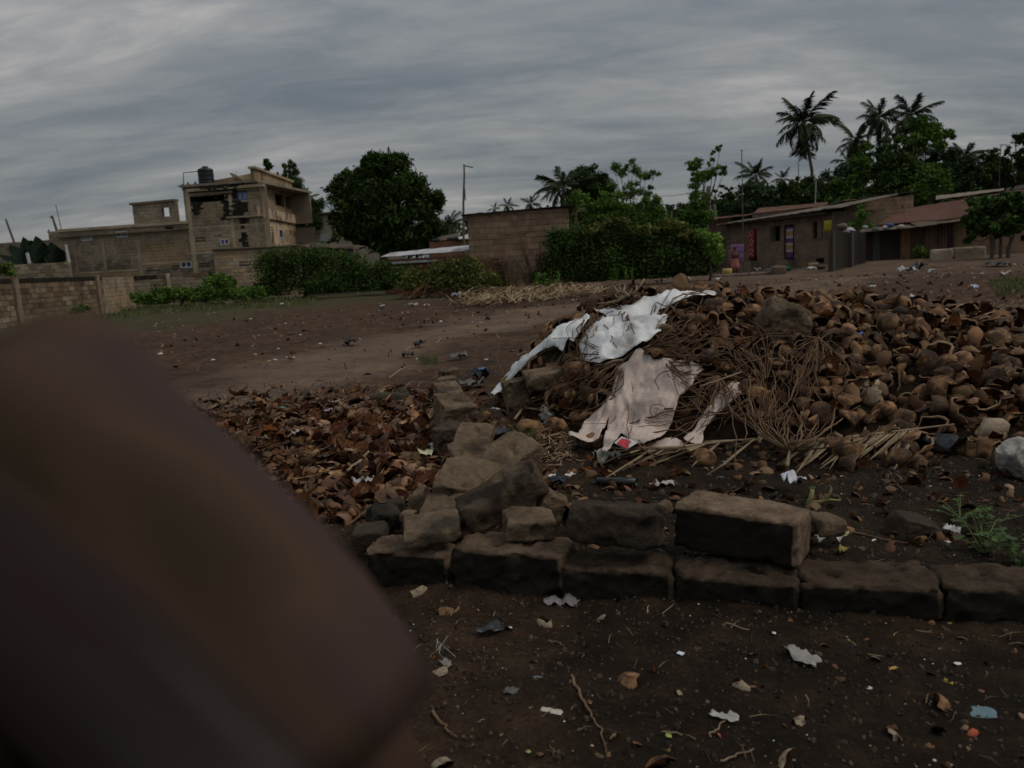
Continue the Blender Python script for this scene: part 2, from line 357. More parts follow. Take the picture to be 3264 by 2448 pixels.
STEMM = M('dry_stem', [(0.3, (0.17, 0.12, 0.075)), (0.7, (0.34, 0.26, 0.17))], scale=12, rough=0.85, bump=0.4, rnd=0.1, stretch=(1, 1, 0.2))
FRONDD = M('dry_frond', [(0.3, (0.14, 0.10, 0.06)), (0.7, (0.30, 0.235, 0.145))], scale=10, rough=0.8, bump=0.3, rnd=0.2)

# ------------------------------------------------------------------ rough blocks and stones
def rough_mesh(name, dims, mat, seed, r=0.02, amp=0.008, seg=0.02, cuts=3, taper=0.0, cutd=0.85, bare=False, smooth=True):
    rr = random.Random(seed); hx, hy, hz_ = (d/2 for d in dims)
    n = [max(4, min(34, int(d/seg))) for d in dims]
    idx = {}; vs = []; fs = []
    def vid(i, j, k):
        key = (i, j, k)
        if key not in idx:
            idx[key] = len(vs); vs.append(Vector((-hx+2*hx*i/n[0], -hy+2*hy*j/n[1], -hz_+2*hz_*k/n[2])))
        return idx[key]
    for k in (0, n[2]):
        for i in range(n[0]):
            for j in range(n[1]):
                q = [vid(i, j, k), vid(i+1, j, k), vid(i+1, j+1, k), vid(i, j+1, k)]; fs.append(q if k else q[::-1])
    for j in (0, n[1]):
        for i in range(n[0]):
            for k in range(n[2]):
                q = [vid(i, j, k), vid(i+1, j, k), vid(i+1, j, k+1), vid(i, j, k+1)]; fs.append(q[::-1] if j else q)
    for i in (0, n[0]):
        for j in range(n[1]):
            for k in range(n[2]):
                q = [vid(i, j, k), vid(i, j+1, k), vid(i, j+1, k+1), vid(i, j, k+1)]; fs.append(q if i else q[::-1])
    sh = Vector((rr.uniform(-50, 50), rr.uniform(-50, 50), rr.uniform(-50, 50)))
    planes = []
    for _ in range(cuts):
        c = Vector((rr.choice((-1, 1)), rr.choice((-1, 1))*rr.uniform(0.3, 1), rr.choice((-1, 1, 1))*rr.uniform(0.4, 1)))
        d = Vector((c.x/hx*rr.uniform(0.5, 1.5), c.y/hy, c.z/hz_)).normalized()
        ext = abs(d.x)*hx+abs(d.y)*hy+abs(d.z)*hz_
        planes.append((d, ext*rr.uniform(cutd-0.1, cutd+0.08)))
    out = []; lit_bare_v = []
    for p in vs:
        rl = r*(1+1.2*mnoise.noise(p*7+sh)); rl = max(0.004, min(rl, 0.45*min(dims)))
        q = Vector((max(-hx+rl, min(hx-rl, p.x)), max(-hy+rl, min(hy-rl, p.y)), max(-hz_+rl, min(hz_-rl, p.z))))
        d = p-q
        nd = d.normalized() if d.length > 1e-7 else Vector((0, 0, 0))
        w = q+nd*rl
        if taper: w.x *= 1-taper*(w.z/hz_+1)/2; w.y *= 1-taper*(w.z/hz_+1)/2
        for (pd, pe) in planes:
            e = w.dot(pd)-pe+0.03*min(dims)*mnoise.noise(w*30+sh)
            if e > 0: w = w-pd*e
        nv = Vector((mnoise.noise(w*9+sh), mnoise.noise(w*9+sh+Vector((7, 3, 1))), mnoise.noise(w*9+sh-Vector((5, 1, 9)))))
        n2 = mnoise.noise(w*34+sh); n3 = mnoise.noise(w*90-sh)
        ck = mnoise.noise(w*16-sh*2)
        if ck > 0.28 and nd.length: w = w-nd*(ck-0.28)*0.06
        w = w+nv*amp+(nd if nd.length else p.normalized())*(n2*amp*0.7+n3*amp*0.35)
        out.append(w)
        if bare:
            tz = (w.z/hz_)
            lit_bare_v.append(max(0.0, min(1.0, max((tz-0.72)/0.22, (w.x/hx-0.90)/0.06))))  # paints the lit top and right end paler than the other faces
    me = bpy.data.meshes.new(name); me.from_pydata(out, [], fs); me.materials.append(mat)
    if smooth: me.polygons.foreach_set('use_smooth', [True]*len(fs))
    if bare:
        ca = me.color_attributes.new('bare', 'FLOAT_COLOR', 'POINT'); ca.data.foreach_set('color', [c for b in lit_bare_v for c in (b, b, b, 1)])
    me.update(); return me
def block_px(label, L, R, z, h, dep, mat, seed, group=None, pitch=0.0, roll=0.0, name='sandcrete_block', cat='block', bare=True, **k):
    a, b = flat(*L, z), flat(*R, z); u = b-a; w = u.length; u.normalize(); nrm_ = Vector((-u.y, u.x, 0))
    c = (a+b)/2+nrm_*dep/2+Vector((0, 0, h/2))
    me = rough_mesh(name, (w*0.995, dep, h), mat, seed, bare=bare, **dict(dict(cuts=5, cutd=0.9), **k))
    o = link(name, me); o.matrix_world = Matrix.Translation(c) @ Matrix.Rotation(math.atan2(u.y, u.x), 4, 'Z') @ Matrix.Rotation(pitch, 4, 'X') @ Matrix.Rotation(roll, 4, 'Y')
    return tag(o, label, cat, group)
BLOCKD2 = M('brown_block', [(0.28, (0.055, 0.038, 0.024)), (0.5, (0.11, 0.078, 0.05)), (0.72, (0.20, 0.145, 0.095))], scale=8, detail=9, bump=0.9, bscale=36, rnd=0.1, dirt=((0.03, 0.022, 0.015), 5, 0.5, 0.64), bdist=0.025, nr=0.8)
G1 = 'blocks laid end to end in the low kerb'
kb = dict(r=0.012, amp=0.015, seg=0.0115)
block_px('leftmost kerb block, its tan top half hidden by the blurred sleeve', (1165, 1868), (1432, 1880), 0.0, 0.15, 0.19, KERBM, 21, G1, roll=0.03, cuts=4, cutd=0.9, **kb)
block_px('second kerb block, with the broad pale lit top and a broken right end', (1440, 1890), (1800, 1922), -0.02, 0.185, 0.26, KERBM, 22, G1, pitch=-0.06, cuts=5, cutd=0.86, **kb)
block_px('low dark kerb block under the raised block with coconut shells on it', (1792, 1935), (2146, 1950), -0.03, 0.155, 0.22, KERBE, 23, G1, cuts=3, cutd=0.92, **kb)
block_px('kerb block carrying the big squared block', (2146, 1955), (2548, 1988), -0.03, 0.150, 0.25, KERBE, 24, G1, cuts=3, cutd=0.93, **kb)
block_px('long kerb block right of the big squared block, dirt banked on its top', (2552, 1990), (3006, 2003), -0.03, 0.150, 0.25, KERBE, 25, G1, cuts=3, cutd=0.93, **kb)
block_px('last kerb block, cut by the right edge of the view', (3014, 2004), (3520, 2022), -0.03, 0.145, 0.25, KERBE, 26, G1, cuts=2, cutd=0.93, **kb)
block_px('rough dark block raised on coconut shells above the kerb', (1812, 1742), (2118, 1755), 0.195, 0.15, 0.17, BLOCKD, 31, None, pitch=-0.12, roll=0.03, bare=False, r=0.03, amp=0.016, seg=0.012, cuts=6, cutd=0.84)
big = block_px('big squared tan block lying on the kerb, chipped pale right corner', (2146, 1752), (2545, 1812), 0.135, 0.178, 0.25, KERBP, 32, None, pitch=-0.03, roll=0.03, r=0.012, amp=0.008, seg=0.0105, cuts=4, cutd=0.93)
# the big block shows its end: its lit tone is painted into the colour too
def stone(label, px, py, w, h, Y, dep=0.7, rot=0, yaw=0, pit=0, mat=None, seed=0, group=None, name='broken_block', cat='block', r=0.008, amp=0.007, cuts=7, cutd=0.84, **k):
    c = at(px, py, Y); s = Y/FPX*1.0; W_, H_ = w*s, h*s
    me = rough_mesh(name, (W_, max(W_, H_)*dep, H_), mat or BLOCK, seed, r=min(r, 0.2*min(W_, H_)), amp=min(amp, 0.05*min(W_, H_)+0.002), seg=max(0.007, W_/28), cuts=cuts, cutd=cutd, **k)
    o = link(name, me)
    o.matrix_world = Matrix.Translation(c) @ Matrix.Rotation(-math.radians(rot), 4, 'Y') @ Matrix.Rotation(math.radians(pit), 4, 'X') @ Matrix.Rotation(math.radians(yaw), 4, 'Z')
    return tag(o, label, cat, group)
RG = 'broken blocks tumbled along the ruined wall'
stone('big pitted block tilted up to the right on top of the rubble', 1600, 1580, 290, 100, 3.42, 0.5, 27, 5, 18, BLOCKD2, 41, RG, amp=0.012, r=0.02, cuts=6, cutd=0.88)
stone('block with an orange-tan sloping top behind the tilted block', 1492, 1540, 190, 84, 3.75, 0.9, -8, -12, 24, BLOCK, 42, RG)
stone('pale slab with a bright broken end, top of the rubble by the weeds', 1622, 1455, 180, 52, 4.15, 0.9, 20, 25, 24, BLOCK, 43, RG)
stone('flat slab lying behind the orange-topped block', 1510, 1452, 145, 36, 4.45, 1.0, -5, 20, 25, BLOCK, 44, RG)
stone('grey flat slab propped against the low wall end', 1507, 1408, 118, 46, 4.8, 1.2, 3, -15, 30, BLOCK, 45, RG)
stone('dark squat block under the tall pale-topped one', 1428, 1402, 95, 95, 5.1, 0.9, 4, 12, 5, BLOCKD, 46, RG)
stone('tall block with pale top at the bend of the ruined wall', 1450, 1322, 108, 105, 5.6, 1.3, -6, 22, 12, BLOCK, 47, RG)
stone('longish block lying behind the tall pale-topped one', 1432, 1262, 80, 62, 6.6, 1.6, -4, 18, 8, BLOCK, 48, RG)
stone('small low block near the far end of the ruined wall', 1426, 1220, 62, 32, 7.6, 1.0, 0, 8, 5, BLOCK, 49, RG)
stone('farthest small block of the ruined wall', 1431, 1190, 55, 28, 8.6, 1.0, 4, 30, 5, BLOCK, 50, RG)
stone('rounded tan chunk under the big tilted block', 1685, 1668, 162, 68, 3.22, 0.8, -6, 8, 8, BLOCK, 51, RG)
stone('upright wedge of block between the tilted and the raised dark block', 1752, 1625, 85, 120, 3.42, 0.6, -28, 10, 0, BLOCK, 52, RG)
stone('flat chunk with ragged front lying on the leftmost kerb block', 1378, 1684, 185, 46, 3.22, 0.9, 3, 6, 8, BLOCK, 53, RG, amp=0.014)
stone('smooth slab running back under the orange-topped block', 1425, 1626, 175, 40, 3.55, 1.1, 10, -8, 14, BLOCK, 54, RG)
stone('rounded pinkish stone beside the fallen blocks', 1345, 1598, 78, 82, 3.75, 0.7, 30, 0, 8, BLOCK, 55, RG, r=0.05)
stone('angular grey-brown stone among husk chips near the sleeve', 1222, 1650, 100, 66, 3.65, 0.8, -12, 24, 8, BLOCKD, 56, RG)
stone('small dark stone behind the angular one', 1262, 1612, 62, 44, 3.95, 0.9, 10, 14, 8, BLOCKD, 57, RG, r=0.04)
stone('low rounded stone left of the flat chunk', 1180, 1702, 110, 48, 3.45, 0.9, 5, -4, 5, BLOCKD, 58, RG, r=0.04)
stone('pebble-sized stone tucked in front of the pinkish one', 1302, 1646, 52, 36, 3.6, 0.9, 5, -14, 5, BLOCK, 59, RG, r=0.04)
stone('small pale stone wedged between the raised block and the squared block', 2118, 1618, 46, 44, 2.95, 0.9, 12, 20, 0, BLOCK, 60, None, name='stone', cat='stone', r=0.03)
stone('tan rounded stone right behind the big squared block', 2628, 1672, 110, 62, 3.05, 0.9, -8, 20, 0, BLOCK, 61, None, name='stone', cat='stone', r=0.04)
stone('dark brown wedge of block alone on black soil', 2908, 1686, 138, 84, 3.30, 0.8, -14, 12, 4, BLOCKD, 62, None)
stone('large greyish stone on the crest of the husk heap', 2500, 1020, 150, 112, 6.05, 0.8, -24, 12, 8, BLOCK, 63, None, name='boulder', cat='stone', r=0.05, amp=0.03, cuts=8, cutd=0.78)
stone('flat stone tucked under the tarp edge at the left of the heap', 1738, 1205, 130, 52, 6.3, 0.7, 5, 10, 8, BLOCK, 64, None, name='stone', cat='stone')
stone('upright brown stone at the left foot of the heap', 1645, 1258, 72, 100, 6.35, 0.7, 8, 10, 0, BLOCK, 65, None, name='stone', cat='stone')
stone('pale grey boulder cut by the right edge of the view', 3252, 1462, 105, 125, 4.05, 0.8, 30, 20, 0, flatmat('pale_stone', (0.30, 0.28, 0.25), scale=5), 66, None, name='boulder', cat='stone', r=0.06, amp=0.02, cuts=5)

# ------------------------------------------------------------------ coconut husks
def husk_mesh(kind, seed, nu=8, nv=11):
    if kind == 'bowl': nv = 15
    rr = random.Random(seed); a1 = rr.uniform(0.40, 0.47); tip = rr.uniform(0.7, 1.3)
    if kind == 'bowl': amax, bmax = rr.uniform(0.5, 0.7), 2*PI
    elif kind == 'half': amax, bmax = 1.0, rr.uniform(0.95, 1.25)*PI
    elif kind == 'most': amax, bmax = 1.0, rr.uniform(1.4, 1.75)*PI
    elif kind == 'whole': amax, bmax = 1.0, 2*PI
    else: amax, bmax = 1.0, rr.uniform(0.4, 0.7)*PI
    closed = bmax > 6.2; th = rr.uniform(0.07, 0.13); sh = rr.uniform(0, 50)
    def P(i, j, inner):
        u = i/(nu-1)*amax
        if kind == 'bowl' and i == nu-1: u += rr_j[j]*0.17
        b = j/(nv if closed else nv-1)*bmax
        if not closed: b += rr_i[i]*(1 if j == nv-1 else -1 if j == 0 else 0)*0.42
        ang = u*PI; x = -math.cos(ang)*0.56*(1.05 if u > .5 else 1); rad = a1*max(0.0, math.sin(ang))**0.82
        rad *= 1+0.08*math.cos(3*b+sh)+0.30*mnoise.noise(Vector((x*3, math.cos(b)*1.3+sh, math.sin(b)*1.3)))
        if u > 0.5: rad *= 1-(u-0.5)*0.35*tip; x += max(0, u-.8)*0.25*tip
        if inner: rad = max(0.0, rad-th*(1+0.5*mnoise.noise(Vector((x*9, b*3, sh))))); x *= 0.88
        return (x, rad*math.cos(b), rad*math.sin(b))
    rr_j = [rr.uniform(-1, 1) for _ in range(nv+1)]; rr_i = [rr.uniform(-1, 1) for _ in range(nu)]
    m = MB(); nj = nv if closed else nv
    vs = [P(i, j, False) for i in range(nu) for j in range(nj)]+[P(i, j, True) for i in range(nu) for j in range(nj)]
    o2 = nu*nj; F = []; MI = []
    jr = range(nj) if closed else range(nj-1)
    for i in range(nu-1):
        for j in jr:
            k = (j+1) % nj
            F.append((i*nj+j, (i+1)*nj+j, (i+1)*nj+k, i*nj+k)); MI.append(0)
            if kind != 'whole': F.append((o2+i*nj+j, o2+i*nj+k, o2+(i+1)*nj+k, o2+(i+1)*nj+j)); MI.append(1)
    if kind == 'bowl':
        i = nu-1
        for j in jr: k = (j+1) % nj; F.append((i*nj+j, o2+i*nj+j, o2+i*nj+k, i*nj+k)); MI.append(2)
    if not closed:
        for i in range(nu-1):
            F.append((i*nj, i*nj+nj*0+0+0, i*nj, i*nj)) if False else None
            F.append((i*nj, o2+i*nj, o2+(i+1)*nj, (i+1)*nj)); MI.append(2)
            j = nj-1; F.append((i*nj+j, (i+1)*nj+j, o2+(i+1)*nj+j, o2+i*nj+j)); MI.append(2)
    m.v = vs; m.f = F; m.m = MI; m.c = [None]*len(F)
    return m
HUSK_KINDS = ['bowl']*8+['half']*9+['most']*3+['slice']*9
HUSK_MB = [husk_mesh(k, 100+i) for i, k in enumerate(HUSK_KINDS)]
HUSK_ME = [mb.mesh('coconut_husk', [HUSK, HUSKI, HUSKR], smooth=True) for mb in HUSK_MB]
# faces of the sheets and stones that cover the heap, so that no husk pokes through them
def inpoly(x, y, P):
    c = False; j = len(P)-1
    for i in range(len(P)):
        if (P[i][1] > y) != (P[j][1] > y) and x < (P[j][0]-P[i][0])*(y-P[i][1])/(P[j][1]-P[i][1])+P[i][0]: c = not c
        j = i
    return c
def proj(p):
    q = CAMM.transposed() @ (Vector(p)-Vector((0, 0, EYE)))
    return (1632+q.x/-q.z*FPX, 1224-q.y/-q.z*FPX) if q.z < -0.01 else (-9e3, -9e3)
TARP = [[(1566, 1262), (1592, 1232), (1622, 1192), (1634, 1165), (1681, 1133), (1735, 1097), (1776, 1054), (1830, 1030), (1871, 1009), (1882, 1020), (1856, 1062), (1830, 1101), (1812, 1090), (1794, 1122), (1771, 1110), (1735, 1120), (1694, 1151), (1660, 1190), (1636, 1214), (1604, 1250), (1580, 1272)],
        [(1893, 988), (1952, 986), (1979, 970), (2083, 955), (2133, 939), (2268, 925), (2290, 930), (2278, 950), (2200, 955), (2150, 978), (2100, 990), (2105, 1014), (2128, 1022), (2110, 1060), (2060, 1103), (1984, 1142), (1911, 1167), (1852, 1145), (1846, 1100), (1880, 1056), (1935, 1016), (1915, 1000)]]
CLOTH = [[(2038, 1115), (2065, 1126), (2083, 1142), (2106, 1151), (2124, 1150), (2192, 1150), (2223, 1160), (2246, 1169), (2223, 1196), (2205, 1233), (2169, 1260), (2151, 1314), (2142, 1341), (2106, 1395), (2086, 1410), (2050, 1418), (2020, 1412), (1996, 1396), (1979, 1380), (1960, 1412), (1934, 1442), (1918, 1438), (1929, 1391), (1943, 1332), (1925, 1368), (1907, 1400), (1871, 1404), (1857, 1407), (1816, 1395), (1812, 1382), (1844, 1377), (1862, 1346), (1907, 1314), (1934, 1287), (1948, 1260), (1961, 1219), (1968, 1178), (2002, 1156), (2020, 1133)],
         [(2382, 1222), (2336, 1219), (2296, 1242), (2268, 1287), (2241, 1323), (2214, 1368), (2178, 1400), (2196, 1413), (2228, 1420), (2241, 1404), (2241, 1377), (2268, 1341), (2314, 1300), (2354, 1264)],
         [(2118, 1398), (2160, 1400), (2190, 1425), (2150, 1436), (2050, 1436), (2046, 1420)]]
BLOCKED = TARP+CLOTH[:2]
def scatter_husks():
    pts = []; rr = random.Random(5); tries = 0; cell = {}
    def ok(x, y, d):
        ix, iy = int(x/0.2), int(y/0.2)
        for a in (-1, 0, 1):
            for b in (-1, 0, 1):
                for q in cell.get((ix+a, iy+b), ()):
                    if (q[0]-x)**2+(q[1]-y)**2 < d*d: return False
        return True
    while tries < 26000:
        tries += 1
        x = rr.uniform(-0.1, 7.5); y = rr.uniform(4.0, 9.2)
        m = float(mound(np.array([x]), np.array([y]))[0])
        if m < 0.05 and rr.random() > 0.06: continue
        if m < 0.01 and not (y > 4.2 and y < 9): continue
        d = 0.092
        if not ok(x, y, d): continue
        z = hz(x, y); q = proj((x, y, z+0.08))
        if q[0] < 1500 or q[0] > 3500: continue
        if any(inpoly(q[0]+dx, q[1]+dy, P) for P in BLOCKED for dx, dy in ((0, 0), (-18, -14), (18, -14))): continue
        if abs(q[0]-2500) < 70 and abs(q[1]-1020) < 60: continue
        if m < 0.03 and q[0] < 2650: continue
        cell.setdefault((int(x/0.2), int(y/0.2)), []).append((x, y)); pts.append((x, y, z))
    return pts
HP = scatter_husks()
HP.sort(key=lambda p: (p[1] > 7.15, p[0]**2+p[1]**2))
HGROUP = 'coconut husks in the big brown heap'
def husk_matrix(x, y, z, rr, s, lift=0.25):
    n = nrm(x, y, 0.12)
    R = n.to_track_quat('Z', 'Y').to_matrix() @ Euler((rr.uniform(0, 2*PI), rr.uniform(-0.7, 0.7), rr.uniform(0, 2*PI))).to_matrix()
    return Matrix.Translation(Vector((x, y, z))+n*s*lift) @ R.to_4x4() @ Matrix.Diagonal((s, s*rr.uniform(0.85, 1.0), s*rr.uniform(0.85, 1.05), 1))
rr = random.Random(9); HOBJ = []; COBJ = []
far_mats = []
for i, (x, y, z) in enumerate(HP):
    s = rr.uniform(0.09, 0.195); v = rr.randrange(len(HUSK_ME)); mt = husk_matrix(x, y, z, rr, s, rr.uniform(0.1, 0.45))
    if i < 300:
        o = link('coconut_husk', HUSK_ME[v]); o.matrix_world = mt
        tag(o, None, 'coconut husk', HGROUP); HOBJ.append((o, {'bowl': 'cup-shaped', 'half': 'split half', 'most': 'gaping', 'whole': 'closed', 'slice': 'narrow sliver'}[HUSK_KINDS[v]]+' husk', proj((x, y, z+0.06))))
    else:
        far_mats.append((v, mt))
ORD = 'nearest second third fourth fifth sixth seventh eighth ninth tenth eleventh twelfth thirteenth fourteenth fifteenth'.split()
def relabel(objs, marks):
    use = {}
    for o, k, q in objs:
        d, m = min((math.hypot(q[0]-p[0], q[1]-p[1]), p) for p in marks); dx, dy = q[0]-m[0], q[1]-m[1]
        a = math.degrees(math.atan2(-dy, dx)) % 360; w = ('right of', 'up and right of', 'above', 'up and left of', 'left of', 'down and left of', 'below', 'down and right of')[int((a+22.5)//45) % 8]
        use.setdefault((k, w, m[2]), []).append((d, o))
    for (k, w, m), L in use.items():
        L.sort(key=lambda t: t[0])
        for i, (d, o) in enumerate(L): o['label'] = '%s%s %s the %s' % (ORD[min(i, 14)]+' ' if len(L) > 1 else '', k, w, m)
HMARK = [(2772, 1268, 'cream mottled husk cup'), (2500, 1022, 'stone on the heap crest'), (2420, 1300, 'upright twig bunch'), (2518, 1400, 'lowest bushy twig bunch'), (3120, 1445, 'tan cup at the heap foot'), (3236, 1462, 'pale edge boulder'), (2916, 1440, 'orange-tan foot husk'), (2080, 1240, 'big pinkish sheet'), (1800, 1320, 'hanging-down twig bunch'), (2200, 950, 'white tarp end'), (2722, 1120, 'blue shred'), (2860, 1360, 'dead palm frond'), (2640, 990, 'left part of the crest'), (2900, 1010, 'middle of the crest'), (3180, 1050, 'right end of the crest'), (2950, 1150, 'upper right slope'), (3150, 1250, 'right edge slope'), (2240, 1300, 'cream strip of sheet')]
relabel(HOBJ, HMARK)
def merged(name, items, MBs, mats, label, attrcol=False, smooth=True):
    b = MB()
    for v, mt in items:
        src = MBs[v]; o = len(b.v); A = np.array(mt); V = np.array(src.v) @ A[:3, :3].T+A[:3, 3]
        b.v.extend(map(tuple, V)); b.f.extend([tuple(i+o for i in f) for f in src.f]); b.m.extend(src.m)
        g = RND.uniform(0.3, 1.35)*(1.5 if RND.random() < 0.15 else 1) if attrcol else 1; g2 = g*RND.uniform(0.8, 1.05)
        b.c.extend([(g, g2, g2*RND.uniform(0.6, 0.95))]*len(src.f))
    o = b.build(name, mats, None, smooth, 'tone' if attrcol else None)
    return tag(o, label, kind='stuff')
# dense under-layer of husks that fills the gaps
under = []
rr = random.Random(77)
while len(under) < 1000:
    x = rr.uniform(-0.1, 7.0); y = rr.uniform(4.3, 8.4); m = float(mound(np.array([x]), np.array([y]))[0])
    if m < 0.08: continue
    under.append((rr.randrange(len(HUSK_MB)), husk_matrix(x, y, hz(x, y), rr, rr.uniform(0.11, 0.17), rr.uniform(-0.25, 0.1))))
merged('husk_heap', far_mats+under, HUSK_MB, [HUSK, HUSKI, HUSKR], 'brown coconut husks filling the gaps and far side of the heap')
def special(label, px, py, kind, s, mat=None, rot=(0, 0, 0), off=0.0, name='coconut_husk'):
    me = husk_mesh(kind, int(px)+int(py)).mesh(name, [mat or HUSK, HUSKI, HUSKR], smooth=True)
    p = hit(px, py); o = link(name, me); o.matrix_world = Matrix.Translation(p+Vector((0, -0.02, s*0.25+off))) @ Euler(rot).to_matrix().to_4x4() @ Matrix.Scale(s, 4)
    return tag(o, label, 'coconut husk')
HPALE = M('husk_pale', [(0.3, (0.28, 0.21, 0.14)), (0.7, (0.46, 0.38, 0.27))], scale=3, rough=0.8, bump=0.6, rnd=0.1, dirt=((0.12, 0.07, 0.04), 3, 0.5, 0.7))
HORANGE = M('husk_orange', [(0.3, (0.10, 0.048, 0.02)), (0.5, (0.22, 0.12, 0.055)), (0.7, (0.33, 0.20, 0.10))], scale=3, detail=8, rough=0.75, bump=0.5, rnd=0.15, dirt=((0.05, 0.026, 0.014), 3.5, 0.48, 0.66))
special('pale cream mottled coconut husk, cup shaped, halfway down the heap', 2772, 1268, 'bowl', 0.20, HPALE, (0.2, -1.2, 1.2))
special('smooth orange-tan coconut husk alone at the foot of the heap', 2916, 1440, 'most', 0.19, HORANGE, (2.9, -0.3, 0.6))
special('pale husk sagging below the boulder on the heap, dark patch on top', 2470, 1085, 'most', 0.18, HPALE, (0.5, 1.2, 0.6))
special('tan husk cup at the right foot of the heap by the pale boulder', 3120, 1445, 'bowl', 0.18, HORANGE, (0.3, -0.9, 0.9))
special('grey-tan husk dome above the right foot of the heap', 3155, 1390, 'most', 0.18, HPALE, (1.5, -0.2, 0.2))
special('upside-down tan husk lying left of the pink cloth', 1690, 1385, 'half', 0.18, HORANGE, (0.4, 0.2, 0.3))
special('tan husk curl close to the foot of the pink cloth', 1775, 1375, 'half', 0.16, HORANGE, (1.0, 0.3, -0.5))
special('small tan husk touching the lower tip of the pink cloth', 1893, 1425, 'half', 0.15, HORANGE, (0.1, 0.1, 0.2))
special('husk cup on bare dark soil between heap and kerb', 2240, 1478, 'half', 0.145, HORANGE, (0.9, 0.2, 0.4))
special('orange-brown husk beside the right strip of pink cloth', 2415, 1290, 'bowl', 0.19, HORANGE, (0.2, 0.8, 0.4))
special('dark ragged husk open to the sky at the foot of the heap', 2850, 1475, 'bowl', 0.17, HUSK, (0.0, -1.3, 0.3))
special('coconut shell cup lying under the raised dark block', 1885, 1745, 'bowl', 0.10, HUSK, (0.2, -1.3, 0.3), 0.10)
special('coconut shell with open side under the raised dark block', 1955, 1760, 'bowl', 0.11, HUSK, (0.2, 0.3, 2.8), 0.09)
special('round coconut shell at the right under the raised dark block', 2035, 1765, 'whole', 0.12, HUSK, (0.2, 0.3, 0.8), 0.07)
special('brown shell half filling the corner left of the raised dark block', 1815, 1725, 'half', 0.13, HUSK, (0.2, 1.3, 0.8), 0.08)

# chips of husk
def chip_mesh(seed):
    rr = random.Random(seed); nu, nv = 5, 4; w = rr.uniform(0.25, 0.42); bend = rr.uniform(0.4, 1.5); tw = rr.uniform(-0.8, 0.8); cup = rr.uniform(0.3, 1.1); th = rr.uniform(0.03, 0.07)
    m = MB(); V = []
    for inner in (0, 1):
        for i in range(nu):
            t = i/(nu-1)-0.5; ww = w*(1-(abs(t)*1.6)**rr.uniform(2, 5))*(1+rr.uniform(-.35, .35)); ww = max(ww, 0.04); oy = rr.uniform(-.09, .09)
            for j in range(nv):
                q = (j/(nv-1)-0.5)*2; y = q*ww+oy+rr.uniform(-.03, .03); z = -bend*t*t*0.8-cup*y*y*1.6+rr.uniform(-0.01, 0.01)-inner*th
                a = tw*t; V.append((t*1.0, y*math.cos(a)-z*math.sin(a), y*math.sin(a)+z*math.cos(a)+0.1))
    o = nu*nv; F = []; MI = []
    for i in range(nu-1):
        for j in range(nv-1):
            a = i*nv+j; F.append((a, a+nv, a+nv+1, a+1)); MI.append(0); F.append((o+a, o+a+1, o+a+nv+1, o+a+nv)); MI.append(1)
    for i in range(nu-1):
        a = i*nv; F.append((a, o+a, o+a+nv, a+nv)); MI.append(1); a = i*nv+nv-1; F.append((a, a+nv, o+a+nv, o+a)); MI.append(1)
    m.v = V; m.f = F; m.m = MI; m.c = [(1, 1, 1)]*len(F); return m
CHIP_MB = [chip_mesh(300+i) for i in range(22)]
CHIP_ME = []; CHIP_G = []
for k in range(66):
    src = CHIP_MB[k % 22]; g = RND.uniform(0.45, 1.6); CHIP_G.append(g); src.c = [(g, g*RND.uniform(0.85, 1.0), g*RND.uniform(0.75, 1.0))]*len(src.f)
    CHIP_ME.append(src.mesh('husk_chip', [FRAGO, FRAGI], True, 'tone'))
def chipmat(x, y, rr, s, up=0.0):
    n = nrm(x, y, 0.1)
    R = n.to_track_quat('Z', 'Y').to_matrix() @ Euler((rr.gauss(0, 0.75)+(PI if rr.random() < 0.3 else 0), rr.gauss(0, 0.55), rr.uniform(0, 2*PI))).to_matrix()
    return Matrix.Translation((x, y, hz(x, y)+up+s*0.12)) @ R.to_4x4() @ Matrix.Scale(s, 4)
FIELD = [(600, 1285), (900, 1230), (1150, 1240), (1400, 1235), (1445, 1330), (1420, 1440), (1460, 1560), (1330, 1640), (1200, 1720), (900, 1720), (500, 1500)]
fp = np.array([flat(*p)[:2] for p in FIELD]); FW = [tuple(p) for p in fp]
big_l, small_l = [], []
rr = random.Random(15); n = 0
xs0, xs1, ys0, ys1 = fp[:, 0].min(), fp[:, 0].max(), fp[:, 1].min(), fp[:, 1].max()
while n < 3700:
    x = rr.uniform(xs0, xs1); y = rr.uniform(ys0, ys1)
    if not inpoly(x, y, FW): continue
    if rr.random() < sstep((y-5.8)/2.4)*0.90+0.5*max(0, float(fbm(np.array([x*1.3]), np.array([y*1.3]), 77, 3)[0])): continue
    q = proj((x, y, 0.03))
    n += 1; s = rr.uniform(0.06, 0.14)*(0.8 if n % 3 else 1.25)
    big_l.append((s, q, x, y))
cand = sorted([c for c in big_l if c[1][0] > 880+max(0, c[1][1]-1330)*0.95 and c[1][0] < 1500], key=lambda c: -c[0]/c[3])
top = set(id(c) for c in cand[:300])
CG = 'husk chips spread left of the ruined wall'
items = []
for c in big_l:
    s, q, x, y = c
    if id(c) in top:
        o = link('husk_chip', CHIP_ME[rr.randrange(66)]); o.matrix_world = chipmat(x, y, rr, s, 0.022); tag(o, None, 'husk chip', CG); g_ = CHIP_G[CHIP_ME.index(o.data)]; COBJ.append((o, ('dark' if g_ < 0.8 else 'brown' if g_ < 1.15 else 'pale')+' husk chip', q))
    else: items.append((rr.randrange(22), chipmat(x, y, rr, s*rr.uniform(0.6, 1), rr.uniform(-0.01, 0.02))))
